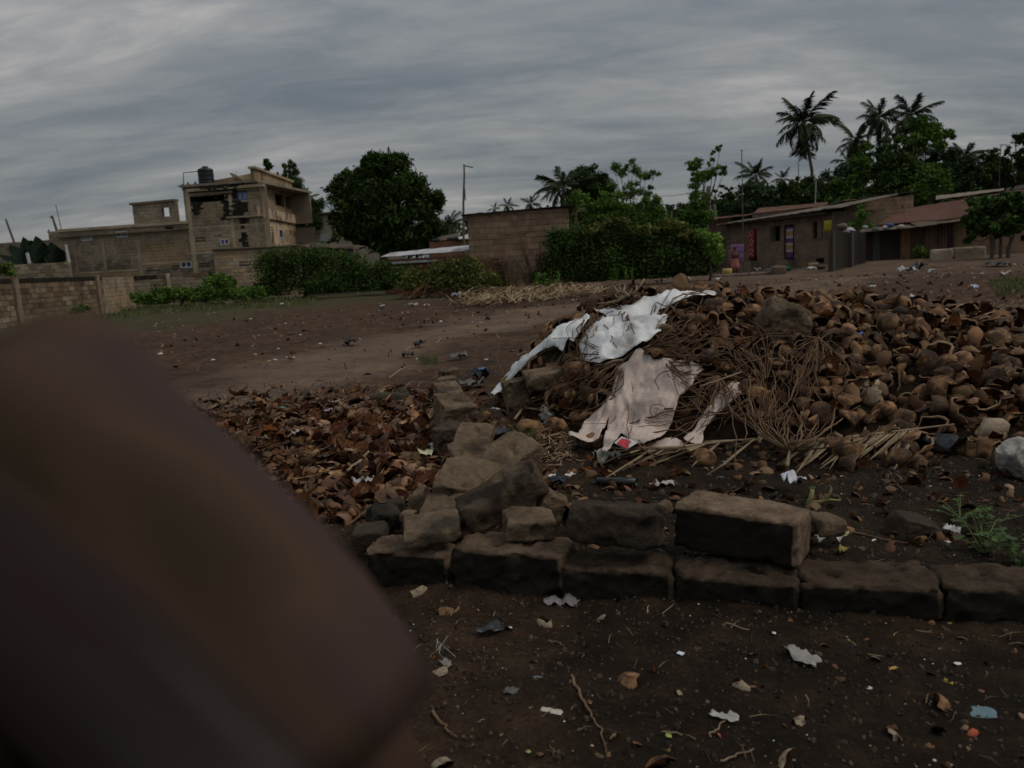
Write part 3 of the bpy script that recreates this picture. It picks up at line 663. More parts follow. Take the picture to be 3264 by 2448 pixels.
CMARK = [(1358, 1468, 'yellow-cream wrapper'), (1250, 1275, 'mossy log'), (1072, 1555, 'white red-marked packet'), (1160, 1562, 'crumpled grey film'), (968, 1398, 'clear plastic film'), (1045, 1322, 'white folded tube'), (896, 1312, 'teal scrap'), (1045, 1478, 'dark rubber piece'), (1140, 1475, 'flat brown stick'), (1345, 1598, 'pinkish stone'), (1222, 1650, 'angular stone'), (1430, 1400, 'dark squat block'), (1222, 1412, 'blue and white sachet'), (1400, 1545, 'curved twig by the rubble'), (1070, 1290, 'cream paper curl'), (1300, 1350, 'far middle of the carpet')]
relabel(COBJ, CMARK)
# thin scatter elsewhere: round the heap foot, along the wall, over the yard
def ring(n, f, smin, smax, keep=None):
    k = 0
    while k < n:
        x, y = f()
        if keep and not keep(x, y): continue
        k += 1; items.append((rr.randrange(22), chipmat(x, y, rr, rr.uniform(smin, smax))))
ring(900, lambda: (rr.uniform(-0.3, 4.2), rr.uniform(3.1, 6.3)), 0.03, 0.085, lambda x, y: float(mound(np.array([x]), np.array([y]))[0]) < 0.1 and y > 3.42-(x+1.1)*0.316+0.25)
for _k in range(900):
    x = rr.uniform(-0.1, 5.5); y = rr.uniform(4.4, 7.2)
    q_ = proj((x, y, hz(x, y)+0.08))
    if float(mound(np.array([x]), np.array([y]))[0]) > 0.05 and not any(inpoly(q_[0]+dx, q_[1]+dy, P) for P in BLOCKED+CLOTH[2:] for dx, dy in ((0, 0), (22, 0), (-22, 0), (0, 20), (0, -20))):
        s_ = rr.uniform(0.07, 0.15); items.append((rr.randrange(22), Matrix.Translation((0, 0, rr.uniform(0.03, 0.13))) @ chipmat(x, y, rr, s_)))
ring(260, lambda: (rr.uniform(-1.0, 0.3), rr.uniform(4.2, 8.5)), 0.04, 0.10)
ring(260, lambda: (rr.uniform(-0.8, 2.2), rr.uniform(1.75, 2.9)), 0.008, 0.03)
ring(700, lambda: (rr.uniform(-9, 12), rr.uniform(7.5, 26)), 0.03, 0.13, lambda x, y: rr.random() < (0.9 if y > 18 or x > 3 else 0.5))
ring(500, lambda: (rr.uniform(4, 24), rr.uniform(11, 36)), 0.05, 0.20)
merged('husk_litter', items, CHIP_MB, [FRAGO, FRAGI], 'small brown husk chips strewn thickly over the soil', attrcol=True)
# individual chips in the open foreground, each where the photograph has one
FGC = [(1340, 1892, 0.075, 'ragged tan leaf scrap at the foot of the leftmost kerb block', HPALE), (1428, 1952, 0.07, 'three-pointed orange-tan husk chip below the second kerb block', HORANGE), (1732, 2000, 0.06, 'pale tube-like husk chip in front of the kerb', HPALE),
       (1915, 1978, 0.065, 'curled grey-tan husk chip below the dark kerb block', HPALE), (1998, 2178, 0.085, 'upright dark red-brown husk chip with a pale edge', HORANGE), (1400, 2148, 0.06, 'tan husk chip beside the sleeve end', HPALE),
       (1400, 2435, 0.085, 'pale ragged chip cut by the bottom edge of the view', HPALE), (2100, 2430, 0.085, 'rust-brown husk chip at the bottom edge of the view', HORANGE), (2165, 2208, 0.035, 'small pale oval chip right of the dark red-brown chip', HPALE), (2362, 2196, 0.055, 'rounded tan chip right of the pale oval one', HPALE),
       (2850, 2343, 0.05, 'arched tan chip near the lower right corner', HPALE), (2985, 2335, 0.05, 'flat triangular tan chip near the lower right corner', HPALE), (2550, 2298, 0.055, 'flat brown chip beside a straw near the bottom', HPALE), (2495, 2425, 0.065, 'squarish pale brown chip at the bottom edge', HPALE),
       (2792, 2100, 0.036, 'small tan chip in mid foreground soil', HPALE), (2975, 2155, 0.036, 'little yellowish chip standing in the foreground soil', HPALE), (2292, 2345, 0.03, 'small brick-red chip near the bottom', flatmat('brick_red', (0.30, 0.08, 0.045))), (3100, 2340, 0.03, 'small bright red-orange chip near the lower right corner', flatmat('orange_red', (0.45, 0.10, 0.05))),
       (3072, 2040, 0.04, 'upright orange-brown chip below the last kerb block', HORANGE), (3015, 2248, 0.075, 'dark orange-brown chip left of the blue-grey scrap', HORANGE)]
for i, (px, py, s, lab, mt) in enumerate(FGC):
    p = hit(px, py); me = chip_mesh(700+i).mesh('husk_chip', [mt, HUSKI], True, 'tone'); o = link('husk_chip', me)
    o.matrix_world = Matrix.Translation(p+Vector((0, 0, s*0.12))) @ Euler((rr.gauss(-0.5, 0.3), rr.gauss(0, 0.3), rr.uniform(0, 6.28))).to_matrix().to_4x4() @ Matrix.Scale(s, 4)
    tag(o, lab, 'leaf scrap' if 'leaf' in lab else 'husk chip')

# ------------------------------------------------------------------ sheets draped over the heap
def sag(w, fold, freq, seed, ax=1.0, ay=1.0, up=0.0):
    n_ = Vector((-0.1, -0.75, 0.6)).normalized(); q = Vector(((w.x-0.25*w.z)*freq*ax, (w.z*1.2+w.y*0.6)*freq*ay, seed))
    f = (1-abs(mnoise.noise(q)*2))*0.5+(1-abs(mnoise.noise(q*2.3+Vector((4, 1, 0)))*2))*0.25+0.35*mnoise.noise(q*0.7)+0.12*(1-abs(mnoise.noise(q*5+Vector((1, 7, 0)))*2))
    return w+n_*(fold*(f-0.2)+up)
def draped(name, label, cat, polys, mat, off, fold, step=7, thick=0.003, uvs=7.0, freq=3.0, seed=0, ax=1.0, ay=1.0):
    V = []; F = []; UV = []
    for P in polys:
        P = [Vector(p) for p in P]; dense = []
        for a, b in zip(P, P[1:]+P[:1]):
            k = max(1, int((b-a).length/step))
            for i in range(k):
                q = a.lerp(b, i/k); dense.append(q+Vector((RND.uniform(-1, 1), RND.uniform(-1, 1))) if i else q)
        nb = len(dense); xs = [p.x for p in dense]; ys = [p.y for p in dense]; tp = [(p.x, p.y) for p in dense]
        pts = list(dense); y = min(ys)
        while y < max(ys):
            x = min(xs)+(step/2 if int(y/step) % 2 else 0)
            while x < max(xs):
                if inpoly(x, y, tp) and min((x-p.x)**2+(y-p.y)**2 for p in dense) > (step*0.55)**2: pts.append(Vector((x+RND.uniform(-1, 1), y+RND.uniform(-1, 1))))
                x += step
            y += step
        r = delaunay_2d_cdt(pts, [], [list(range(nb))], 1, 1e-4)
        W3 = hits([p.x for p in r[0]], [p.y for p in r[0]], off)
        o = len(V)
        for p, w in zip(r[0], W3):
            w = sag(Vector(w), fold, freq, seed, ax, ay)
            V.append(w); UV.append((w.x*uvs, (w.z*1.0+w.y*0.6)*uvs))
        F += [tuple(i+o for i in f) for f in r[2]]
    me = bpy.data.meshes.new(name); me.from_pydata(V, [], F); me.materials.append(mat)
    uv = me.uv_layers.new(name='weave'); li = np.zeros(len(me.loops), np.int32); me.loops.foreach_get('vertex_index', li)
    uv.data.foreach_set('uv', np.array(UV)[li].ravel()); me.polygons.foreach_set('use_smooth', [True]*len(F)); me.update()
    o = link(name, me); s = o.modifiers.new('t', 'SOLIDIFY'); s.thickness = thick; s.offset = 0
    return tag(o, label, cat)
TARPM = M('white_tarp', [(0.3, (0.62, 0.63, 0.64)), (0.7, (0.80, 0.805, 0.80))], scale=3, rough=0.55, bump=0.35, bscale=7, rnd=0, coord='World', dirt=((0.33, 0.30, 0.26), 3.5, 0.52, 0.75), bdist=0.02, spec=0.3)
def cloth_mat():
    m = M('pinkish_cloth', [(0.3, (0.50, 0.40, 0.345)), (0.7, (0.64, 0.53, 0.465))], scale=3, rough=0.85, bump=0.2, bscale=8, rnd=0, coord='World', dirt=((0.30, 0.25, 0.22), 3.0, 0.5, 0.72), bdist=0.02)
    t = m.node_tree; N = t.nodes; L = t.links; b = N['Principled BSDF']; src = b.inputs['Base Color'].links[0].from_socket
    uv = N.new('ShaderNodeUVMap'); uv.uv_map = 'weave'; rot = N.new('ShaderNodeMapping'); rot.inputs['Rotation'].default_value = (0, 0, math.radians(24)); L.new(uv.outputs[0], rot.inputs[0])
    sp = N.new('ShaderNodeSeparateXYZ'); L.new(rot.outputs[0], sp.inputs[0]); outs = []
    for k, f in ((0, 3.3), (1, 3.3)):
        a = N.new('ShaderNodeMath'); a.operation = 'MULTIPLY'; a.inputs[1].default_value = f; L.new(sp.outputs[k], a.inputs[0])
        c = N.new('ShaderNodeMath'); c.operation = 'FRACT'; L.new(a.outputs[0], c.inputs[0]); d = N.new('ShaderNodeMath'); d.operation = 'LESS_THAN'; d.inputs[1].default_value = 0.11; L.new(c.outputs[0], d.inputs[0]); outs.append(d.outputs[0])
    mx = N.new('ShaderNodeMath'); mx.operation = 'MAXIMUM'; L.new(outs[0], mx.inputs[0]); L.new(outs[1], mx.inputs[1])
    sc = N.new('ShaderNodeMath'); sc.operation = 'MULTIPLY'; sc.inputs[1].default_value = 0.26; L.new(mx.outputs[0], sc.inputs[0])
    mm = N.new('ShaderNodeMix'); mm.data_type = 'RGBA'; L.new(sc.outputs[0], mm.inputs[0]); L.new(src, mm.inputs[6]); mm.inputs[7].default_value = (0.2, 0.15, 0.14, 1); L.new(mm.outputs[2], b.inputs['Base Color'])
    return m
CLOTHM = cloth_mat()
draped('tarpaulin', 'crumpled white plastic tarp over the left crest of the husk heap', 'tarp', TARP, TARPM, 0.09, 0.12, freq=3.0, seed=2, ax=1.2, ay=1.0)
cl = draped('cloth_sheet', 'large pinkish cream sheet with faint grid draped down the heap front', 'sheet', [CLOTH[0]], CLOTHM, 0.10, 0.11, freq=3.0, seed=5, ax=1.7, ay=0.55)
draped('cloth_strip', 'narrow cream strip of sheet with a white upper end, right of the large sheet', 'sheet', [CLOTH[1]], CLOTHM, 0.085, 0.05, freq=4.0, seed=8)
draped('cloth_scrap', 'low fold of pinkish sheet lying flat right of the red square', 'sheet', [CLOTH[2]], CLOTHM, 0.05, 0.04, freq=5.0, seed=9)
# printed ring with a little scribble
INK = flatmat('ink', (0.12, 0.09, 0.09), bump=0)
def ink_line(mb, pts, w=0.004, off=0.10):
    W3 = hits([p[0] for p in pts], [p[1] for p in pts], off)
    mb.tube([sag(Vector(w_), 0.11, 3.0, 5, 1.7, 0.55, 0.004) for w_ in W3], w, 4)
mk = MB(); C = (2099, 1316)
ink_line(mk, [(C[0]+27*math.cos(t), C[1]+17*math.sin(t)) for t in np.linspace(0, 2*PI, 28)], 0.0016)
ink_line(mk, [(C[0]-6+9*math.cos(t), C[1]-1+7*math.sin(t)) for t in np.linspace(-0.6, -5.4, 12)], 0.0014)
ink_line(mk, [(2093, 1318), (2096, 1310), (2101, 1312), (2104, 1320), (2106, 1312), (2111, 1310), (2113, 1319)], 0.0014)
ink_line(mk, [(2113, 1322), (2114, 1313), (2118, 1314), (2116, 1318), (2121, 1322)], 0.0014)
ink_line(mk, [(2199+14*math.cos(t), 1160+11*math.sin(t)) for t in np.linspace(0.4, 5.0, 14)], 0.0014)
mk.build('printed_mark', INK, cl)

# ------------------------------------------------------------------ dry twig bunches
def px_path(pts, off):
    W3 = hits([p[0] for p in pts], [p[1] for p in pts], off); return [Vector(w) for w in W3]
def bunch(label, base, tip, spread, n, seed, off=(0.09, 0.2), stem=True, wig=7, rad=(0.0046, 0.0018), group='dry coconut flower stalks on the heap', mat=None, fan=0.35, name='twig_bunch', cat='twigs'):
    r = random.Random(seed); b = Vector(base); t = Vector(tip); d = t-b; L = d.length; pr = Vector((-d.y, d.x)).normalized()
    b3 = hit(base[0], base[1], 0.06)
    root = empty(name, b3, label, cat, group)
    if stem:
        s0 = b-d.normalized()*min(45, L*0.25); ps = px_path([tuple(s0), tuple(b), tuple(b+d*0.08)], 0.08); mb = MB(); mb.tube(ps, [0.011, 0.010, 0.007], 7); wpart(mb, 'stem', STEMM, root, True)
    for k in range(int(n*1.55)):
        q = r.gauss(0, 0.65); ln = r.choice((r.uniform(0.35, 0.8), r.uniform(0.7, 1.15))); end = b+d*ln+pr*spread*q*r.uniform(0.4, 1.5)+Vector((r.gauss(0, 14), r.gauss(0, 14))); bend = r.gauss(0, 0.16)*L; o0, o1 = 0.08, r.uniform(*off); ph = r.uniform(0, 6.28)
        m = 9; pts = []; offs = []
        for i in range(m):
            u = i/(m-1); c = b.lerp(end, u)+pr*((spread*q*fan+bend)*math.sin(PI*u)); am = wig*min(1, u*3)
            c = c+pr*(am*math.sin(ph+i*2.3)*r.uniform(0.4, 1))+d.normalized()*r.uniform(-2, 2); pts.append((c.x, c.y)); offs.append(o0+(o1-o0)*math.sin(PI*min(1, u*0.9)))
        W3 = hits([p[0] for p in pts], [p[1] for p in pts], np.array(offs))
        th_ = r.uniform(0.5, 1.6); mb = MB(); mb.tube([Vector(w) for w in W3], [th_*(rad[0]*(1-0.6*i/(m-1))+rad[1]*0.3) for i in range(m)], 4, cap=False)
        wpart(mb, 'twig', mat or TWIG, root, True)
    return root
def hits(px, py, off=0.0):        # as above, with an offset per point
    d = rays(px, py); d = d/np.linalg.norm(d, axis=1)[:, None]; off = np.broadcast_to(np.asarray(off, float), (d.shape[0],))
    ts = np.concatenate([np.linspace(1.2, 12, 420), np.geomspace(12.05, 300, 260)])
    X = d[:, 0:1]*ts; Y = d[:, 1:2]*ts; Z = EYE+d[:, 2:3]*ts
    below = Z < hgt(X, Y)+off[:, None]
    k = np.argmax(below, axis=1); k = np.where(below.any(axis=1), k, len(ts)-1); k = np.maximum(k, 1)
    lo = ts[k-1]; hi = ts[k]
    for _ in range(10):
        m = (lo+hi)/2; b = (EYE+d[:, 2]*m) < hgt(d[:, 0]*m, d[:, 1]*m)+off; hi = np.where(b, m, hi); lo = np.where(b, lo, m)
    return np.stack([d[:, 0]*hi, d[:, 1]*hi, EYE+d[:, 2]*hi], 1)
bunch('long bunch rising from the heap foot to the tarp, leftmost of the twig bunches', (1668, 1300), (1800, 1130), 75, 24, 1)
bunch('bunch hanging down-left below the white tarp', (1985, 1150), (1800, 1320), 95, 26, 2)
bunch('loose root-like knot of twigs on the middle of the tarp', (2000, 990), (1950, 1070), 150, 14, 3, stem=False, rad=(0.0045, 0.0016))
bunch('dark clump of twigs between the two halves of the tarp', (1890, 1000), (1850, 1150), 55, 20, 4, stem=False)
bunch('twig bunch spreading right across the heap crest from the tarp edge', (2072, 1102), (2320, 1000), 130, 26, 5)
bunch('wide fan of fine twigs behind the pinkish sheet', (2075, 1105), (2390, 1130), 110, 18, 6, stem=False)
bunch('upright twig bunch with a thick pale stem end near the heap foot', (2420, 1365), (2410, 1165), 90, 24, 7)
bunch('bushy twig bunch with a split pale stump, lowest on the heap', (2518, 1440), (2560, 1240), 140, 26, 8)
bunch('twig bunch falling from below the boulder', (2608, 1075), (2530, 1240), 120, 20, 9, stem=False)
bunch('few twigs lying over the right strip of sheet', (2290, 1200), (2190, 1400), 90, 12, 10, stem=False)
bunch('twigs lying flat across the bottom of the pinkish sheet', (1975, 1365), (2330, 1345), 50, 9, 11, stem=False, off=(0.1, 0.14))
bunch('tangled twigs between pinkish sheet and upright bunch', (2440, 1235), (2230, 1130), 130, 18, 12, stem=False)
bunch('thin dead twigs trailing right over open husks', (2560, 1160), (2860, 1120), 90, 7, 13, stem=False, rad=(0.003, 0.0012))
bunch('splayed golden straws standing behind the tarp', (2010, 945), (1990, 905), 60, 9, 14, stem=False, mat=STEMM, wig=2, rad=(0.008, 0.004), group=None, off=(0.1, 0.3), name='straw_tuft', cat='straw')
# dead fronds on the ground
def dead_frond(label, pts, leaf_from, leaf_to, n, down, seed, side=1, ll=130):
    r = random.Random(seed); root = empty('dead_palm_frond', hit(*pts[0], 0.05), label, 'palm frond', 'dead palm fronds at the heap foot')
    mb = MB(); mb.tube(px_path(pts, 0.09), [0.016, 0.013, 0.009, 0.005][:len(pts)] if len(pts) <= 4 else 0.01, 6); wpart(mb, 'rachis', STEMM, root, True)
    A = [Vector(p) for p in pts]; 
    def along(u):
        s = u*(len(A)-1); i = min(int(s), len(A)-2); return A[i].lerp(A[i+1], s-i)
    for k in range(n):
        u = leaf_from+(leaf_to-leaf_from)*k/n; a = along(u); dirv = Vector(down)+Vector((r.gauss(0, 0.18), r.gauss(0, 0.14))); dirv.normalize(); L = ll*r.uniform(0.6, 1.15)
        P = [a+dirv*L*t+Vector((0, 10*t*t*r.uniform(-0.5, 1))) for t in (0, 0.3, 0.65, 1)]
        W3 = hits([p.x for p in P], [p.y for p in P], np.array([0.09, 0.08, 0.05, 0.02]))
        mb = MB(); vs = []
        for i, w in enumerate(W3):
            w = Vector(w); ww = (0.006, 0.013, 0.010, 0.001)[i]; vs += [w+Vector((-ww, 0, -0.004)), w+Vector((0, 0, 0.003)), w+Vector((ww, 0, -0.004))]
        fs = []
        for i in range(3):
            for j in range(2): q = i*3+j; fs.append((q, q+1, q+4, q+3))
        mb.add(vs, fs); wpart(mb, 'leaflet', FRONDD, root)
dead_frond('dead palm frond with straw leaflets hanging, lower right of the heap', [(2500, 1412), (2700, 1395), (2880, 1372), (3042, 1352)], 0.12, 0.78, 30, (-0.75, 0.55), 3, ll=150)
dead_frond('thin dead frond stretched along the foot of the pinkish sheet', [(2000, 1432), (2150, 1428), (2300, 1408), (2450, 1395)], 0.1, 1.0, 26, (-0.93, 0.22), 4, ll=170)
# ------------------------------------------------------------------ scraps and litter, each where the photograph shows it
def scrap(label, px, py, w, h, col, seed, rough=0.6, name='plastic_scrap', cat='scrap', curl=0.26, lift=0.001, yaw=None, jag=0.13, nx=10, ny=7, mats=None, pit=0.0, z=None):
    r = random.Random(seed); m = MB(); V = []; sh = Vector((seed*1.7, seed*0.3, 0))
    for j in range(ny):
        for i in range(nx):
            u = i/(nx-1)-0.5; v = j/(ny-1)-0.5
            ed = max(abs(u), abs(v))*2; e = 1+(jag*mnoise.noise(Vector((u*2.6, v*2.6, 0))+sh)*2.4 if ed > 0.7 else 0)
            x = u*w*e*(1-0.25*abs(v)); y = v*h*e*(1-0.25*abs(u)); s = max(w, h)
            zz_ = s*curl*(0.5*(1-abs(mnoise.noise(Vector((x/s*3, y/s*3, 0))+sh)*2))+0.4*mnoise.noise(Vector((x/s*7, y/s*7, 3))+sh)+0.8*(ed**3)*max(0, mnoise.noise(Vector((u*2, v*2, 9))+sh)))
            V.append((x, y, zz_))
    zmin = min(v[2] for v in V); V = [(a, b, c-zmin) for a, b, c in V]
    m.add(V, [(j*nx+i, j*nx+i+1, (j+1)*nx+i+1, (j+1)*nx+i) for j in range(ny-1) for i in range(nx-1)])
    mat = mats or flatmat('scrap_%d_%d_%d_%d' % (int(col[0]*100), int(col[1]*100), int(col[2]*100), int(rough*10)), col, rough, scale=30)
    o = m.build(name, mat, None, True); sm = o.modifiers.new('t', 'SOLIDIFY'); sm.thickness = 0.0012
    p = hit(px, py) if z is None else flat(px, py, z)
    n = nrm(p.x, p.y, 0.08) if z is None else Vector((0, 0, 1))
    o.matrix_world = Matrix.Translation(p+n*lift) @ n.to_track_quat('Z', 'Y').to_matrix().to_4x4() @ Matrix.Rotation(r.uniform(-0.5, 0.5) if yaw is None else yaw, 4, 'Z') @ Matrix.Rotation(pit, 4, 'X')
    return tag(o, label, cat)
GREY, WHITE, CREAM = (0.30, 0.29, 0.30), (0.66, 0.66, 0.66), (0.62, 0.57, 0.38)
scrap('torn silvery grey plastic strip below the second kerb block', 1785, 1925, 0.135, 0.07, (0.22, 0.20, 0.20), 1, 0.35)
scrap('jagged grey paper strip lying in the open foreground soil', 2558, 2100, 0.135, 0.055, (0.30, 0.28, 0.26), 2, 0.7, yaw=0.15, jag=0.25)
scrap('upright beige rectangle of card left of the long twig', 1759, 2268, 0.028, 0.068, (0.50, 0.44, 0.38), 3, 0.7, yaw=0.05, jag=0.06, curl=0.1, nx=5, ny=8)
scrap('blue-grey square of plastic near the lower right corner', 3132, 2276, 0.070, 0.055, (0.12, 0.19, 0.22), 4, 0.4, yaw=0.05, jag=0.06, curl=0.1)
scrap('pale strip of plastic crossing a straw near the bottom edge', 2310, 2290, 0.085, 0.028, (0.40, 0.38, 0.34), 5, 0.5, yaw=0.2)
scrap('tiny bright bluish white shell-like bit in the foreground', 2170, 2086, 0.024, 0.018, (0.75, 0.78, 0.85), 6, 0.3, jag=0.1)
scrap('tiny pale square bit below the torn silvery strip', 1626, 2001, 0.014, 0.014, (0.62, 0.58, 0.50), 7, 0.6, jag=0.05, curl=0.1)
scrap('small white bit at right of the foreground soil', 3053, 2118, 0.020, 0.014, (0.72, 0.70, 0.68), 8, 0.4)
scrap('small white lump mid foreground soil', 2770, 2195, 0.016, 0.012, (0.62, 0.60, 0.58), 9, 0.4)
scrap('small white bit close to the front of the kerb', 2467, 2020, 0.014, 0.012, (0.72, 0.70, 0.68), 10, 0.4)
scrap('narrow yellow curl in the foreground soil', 2845, 2134, 0.03, 0.012, (0.50, 0.30, 0.08), 11, 0.6)
scrap('bright yellow sliver in the foreground soil', 3020, 2178, 0.034, 0.014, (0.55, 0.36, 0.07), 12, 0.6)
scrap('dull translucent grey flake left of the beige card', 1632, 2206, 0.045, 0.035, (0.10, 0.095, 0.09), 13, 0.3)
scrap('small bluish grey flake above the long twig', 1714, 2164, 0.03, 0.018, (0.12, 0.16, 0.19), 14, 0.3)
scrap('small pale green leaf at the bottom of the foreground', 2131, 2348, 0.024, 0.016, (0.30, 0.38, 0.10), 15, 0.6, name='fallen_leaf', cat='leaf')
scrap('small light green leaf left at the bottom of the foreground', 1685, 2398, 0.014, 0.012, (0.28, 0.36, 0.14), 16, 0.6, name='fallen_leaf', cat='leaf')
scrap('greyish leaf-like flake right of the sleeve end', 1420, 2120, 0.06, 0.03, (0.22, 0.20, 0.17), 17, 0.7)
scrap('dark flat patch of plastic left of the tube-like chip', 1560, 2018, 0.10, 0.05, (0.03, 0.032, 0.034), 18, 0.3)
w1 = scrap('crumpled yellow-cream wrapper with a white flap among the husk chips', 1358, 1468, 0.10, 0.095, CREAM, 19, 0.45, name='wrapper', cat='wrapper', lift=0.04, curl=0.5)
scrap('white packet flap standing behind the yellow-cream wrapper', 1378, 1450, 0.05, 0.06, (0.70, 0.72, 0.74), 20, 0.4, lift=0.05, pit=0.7)
def packet(label, px, py, w, h, base, marks, seed, lift=0.03, yaw=0.2, pit=0.5):
    p = hit(px, py); root = empty('packet', p, label, 'packet'); Rm = Matrix.Rotation(yaw, 4, 'Z') @ Matrix.Rotation(pit, 4, 'X')
    m = MB(); r = random.Random(seed); nx = 6; V = []
    for s in (0, 1):
        for j in range(5):
            for i in range(nx):
                u = i/(nx-1)-0.5; v = j/4-0.5; b = (0.25-u*u)*(0.25-v*v)*12*0.10*w; V.append((u*w+r.uniform(-1, 1)*0.02*w, (b if s else -b)-0.0005*(1-2*s)+0.02*w*math.sin(u*9), v*h+r.uniform(-1, 1)*0.02*h))
    k = nx*5; m.add(V, [(s*k+j*nx+i, s*k+j*nx+i+1, s*k+(j+1)*nx+i+1, s*k+(j+1)*nx+i)[::(1 if s == 0 else -1)] for s in (0, 1) for j in range(4) for i in range(nx-1)])
    o = m.build('wrap', flatmat('pk_%d' % seed, base, 0.4, scale=30), root, True); T = Matrix.Translation((0, 0, lift)) @ Rm; o.matrix_parent_inverse = Matrix(); o.matrix_local = T
    for (u, v, du, dv, c) in marks:
        mb = MB(); mb.box((u*w, -0.10*w*0.75*(1-abs(u)), v*h), (du*w/2, 0.0012, dv*h/2)); q = mb.build('printed_mark', flatmat('ink_%d_%d_%d' % tuple(int(x*99) for x in c), c, 0.5, bump=0), root); q.matrix_local = T
packet('white packet with red marks standing in the husk chips near the sleeve', 1072, 1555, 0.075, 0.055, (0.60, 0.58, 0.52), [(0.15, 0.0, 0.28, 0.5, (0.45, 0.08, 0.07)), (-0.25, -0.1, 0.12, 0.4, (0.10, 0.14, 0.3)), (0.15, 0.0, 0.12, 0.2, (0.60, 0.58, 0.52))], 1)
packet('small blue sachet with a white top at the end of the mossy log', 1316, 1278, 0.055, 0.05, (0.08, 0.13, 0.42), [(0.1, 0.3, 0.7, 0.22, (0.5, 0.55, 0.7))], 2, 0.03)
packet('small blue and white sachet in the middle of the husk chips', 1222, 1412, 0.035, 0.04, (0.30, 0.42, 0.52), [(0.1, -0.15, 0.6, 0.35, (0.06, 0.16, 0.34))], 3, 0.03)
packet('small black and white printed label scrap behind the squared block', 2296, 1528, 0.035, 0.018, (0.42, 0.42, 0.42), [(-0.2, 0.0, 0.3, 0.6, (0.02, 0.02, 0.02)), (0.2, 0.1, 0.2, 0.4, (0.02, 0.02, 0.02))], 4, 0.01, 0, 0.3)
scrap('grey crumpled plastic film among husk chips right of the packet', 1160, 1562, 0.12, 0.10, (0.42, 0.39, 0.38), 21, 0.35, lift=0.03, curl=0.5)
scrap('clear greyish plastic film on the left part of the husk chips', 968, 1398, 0.17, 0.10, (0.34, 0.32, 0.31), 22, 0.3, lift=0.03, curl=0.35)
scrap('white folded plastic tube on the husk chips', 1045, 1322, 0.05, 0.10, (0.42, 0.40, 0.44), 23, 0.4, lift=0.03)
scrap('teal scrap of plastic at the far left of the husk chips', 896, 1312, 0.07, 0.07, (0.16, 0.28, 0.25), 24, 0.5, lift=0.03)
scrap('small grey film scrap in the centre of the husk chips', 1160, 1480, 0.09, 0.07, (0.36, 0.33, 0.32), 25, 0.4, lift=0.03)
scrap('pale cream curl of paper on the far husk chips', 1070, 1290, 0.12, 0.06, (0.38, 0.33, 0.26), 26, 0.6, lift=0.02)
scrap('dark green-grey rubber piece on the husk chips', 1045, 1478, 0.12, 0.07, (0.035, 0.04, 0.035), 27, 0.5, lift=0.04)
scrap('white scrap between the stones at the sleeve', 1315, 1650, 0.04, 0.02, WHITE, 28, 0.5, lift=0.02)
scrap('small round dark pot lid with plastic inside by the stones', 1265, 1690, 0.06, 0.05, (0.06, 0.06, 0.065), 29, 0.5, lift=0.04)
scrap('crumpled grey plastic bag below the lower tip of the sheet', 1935, 1478, 0.16, 0.16, (0.26, 0.25, 0.22), 30, 0.35, name='plastic_bag', cat='bag', lift=0.01, curl=0.6, nx=14, ny=12)
scrap('light grey crumpled plastic standing at the heap foot left of the sheet', 1765, 1335, 0.15, 0.15, (0.38, 0.36, 0.34), 31, 0.4, name='plastic_bag', cat='bag', lift=0.02, curl=0.6, pit=0.8, nx=12, ny=10)
scrap('bluish grey plastic piece right beside the light grey one at the heap foot', 1862, 1345, 0.10, 0.09, (0.16, 0.17, 0.19), 32, 0.4, lift=0.03, pit=0.8)
scrap('grey ragged cloth lying beyond the tall pale-topped block', 1500, 1236, 0.28, 0.22, (0.12, 0.115, 0.11), 33, 0.8, name='rag', cat='rag', lift=0.02, curl=0.4)
scrap('black plastic bag with blue bits behind the ruined wall', 1530, 1210, 0.30, 0.16, (0.02, 0.02, 0.024), 34, 0.3, name='plastic_bag', cat='bag', lift=0.01, curl=0.5)
scrap('small blue plastic shred on the black bag behind the ruined wall', 1538, 1206, 0.10, 0.06, (0.12, 0.2, 0.36), 35, 0.4, lift=0.10)
scrap('black film of plastic on the ground beyond the weeds', 1590, 1390, 0.22, 0.12, (0.018, 0.018, 0.022), 36, 0.3, lift=0.02)
scrap('white torn strip on dark ground near the low wall', 1580, 1315, 0.10, 0.03, (0.55, 0.55, 0.55), 37, 0.4, lift=0.02)
scrap('black glossy bag tatter below the cream slab and the golden straw', 1780, 1552, 0.11, 0.09, (0.018, 0.019, 0.024), 38, 0.25, name='plastic_bag', cat='bag', lift=0.01, curl=0.5)
scrap('white curved cup shard left of the black tatter', 1762, 1533, 0.045, 0.045, (0.62, 0.56, 0.54), 39, 0.4, lift=0.03)
scrap('white curved cup shard right of the black tatter', 1818, 1533, 0.045, 0.055, (0.58, 0.54, 0.52), 40, 0.4, lift=0.03)
scrap('crumpled whitish tissue between heap and kerb', 2120, 1548, 0.10, 0.07, (0.40, 0.36, 0.34), 41, 0.7, name='tissue', cat='tissue', curl=0.35)
scrap('second crumpled tissue left of the first one', 2085, 1552, 0.06, 0.06, (0.42, 0.39, 0.40), 42, 0.7, name='tissue', cat='tissue', curl=0.35)
scrap('white plastic film poking up behind the big squared block', 2530, 1566, 0.13, 0.08, (0.52, 0.54, 0.58), 43, 0.3, lift=0.04, curl=0.5)
scrap('white crumpled wrapper with dark stripes right of the big squared block', 2648, 1738, 0.13, 0.07, (0.60, 0.58, 0.54), 44, 0.4, name='wrapper', cat='wrapper', lift=0.015, curl=0.55, yaw=0.25)
scrap('yellowish part of a wrapper right of the white striped one', 2690, 1728, 0.035, 0.05, (0.60, 0.55, 0.28), 45, 0.4, name='wrapper', cat='wrapper', lift=0.03, curl=0.4)
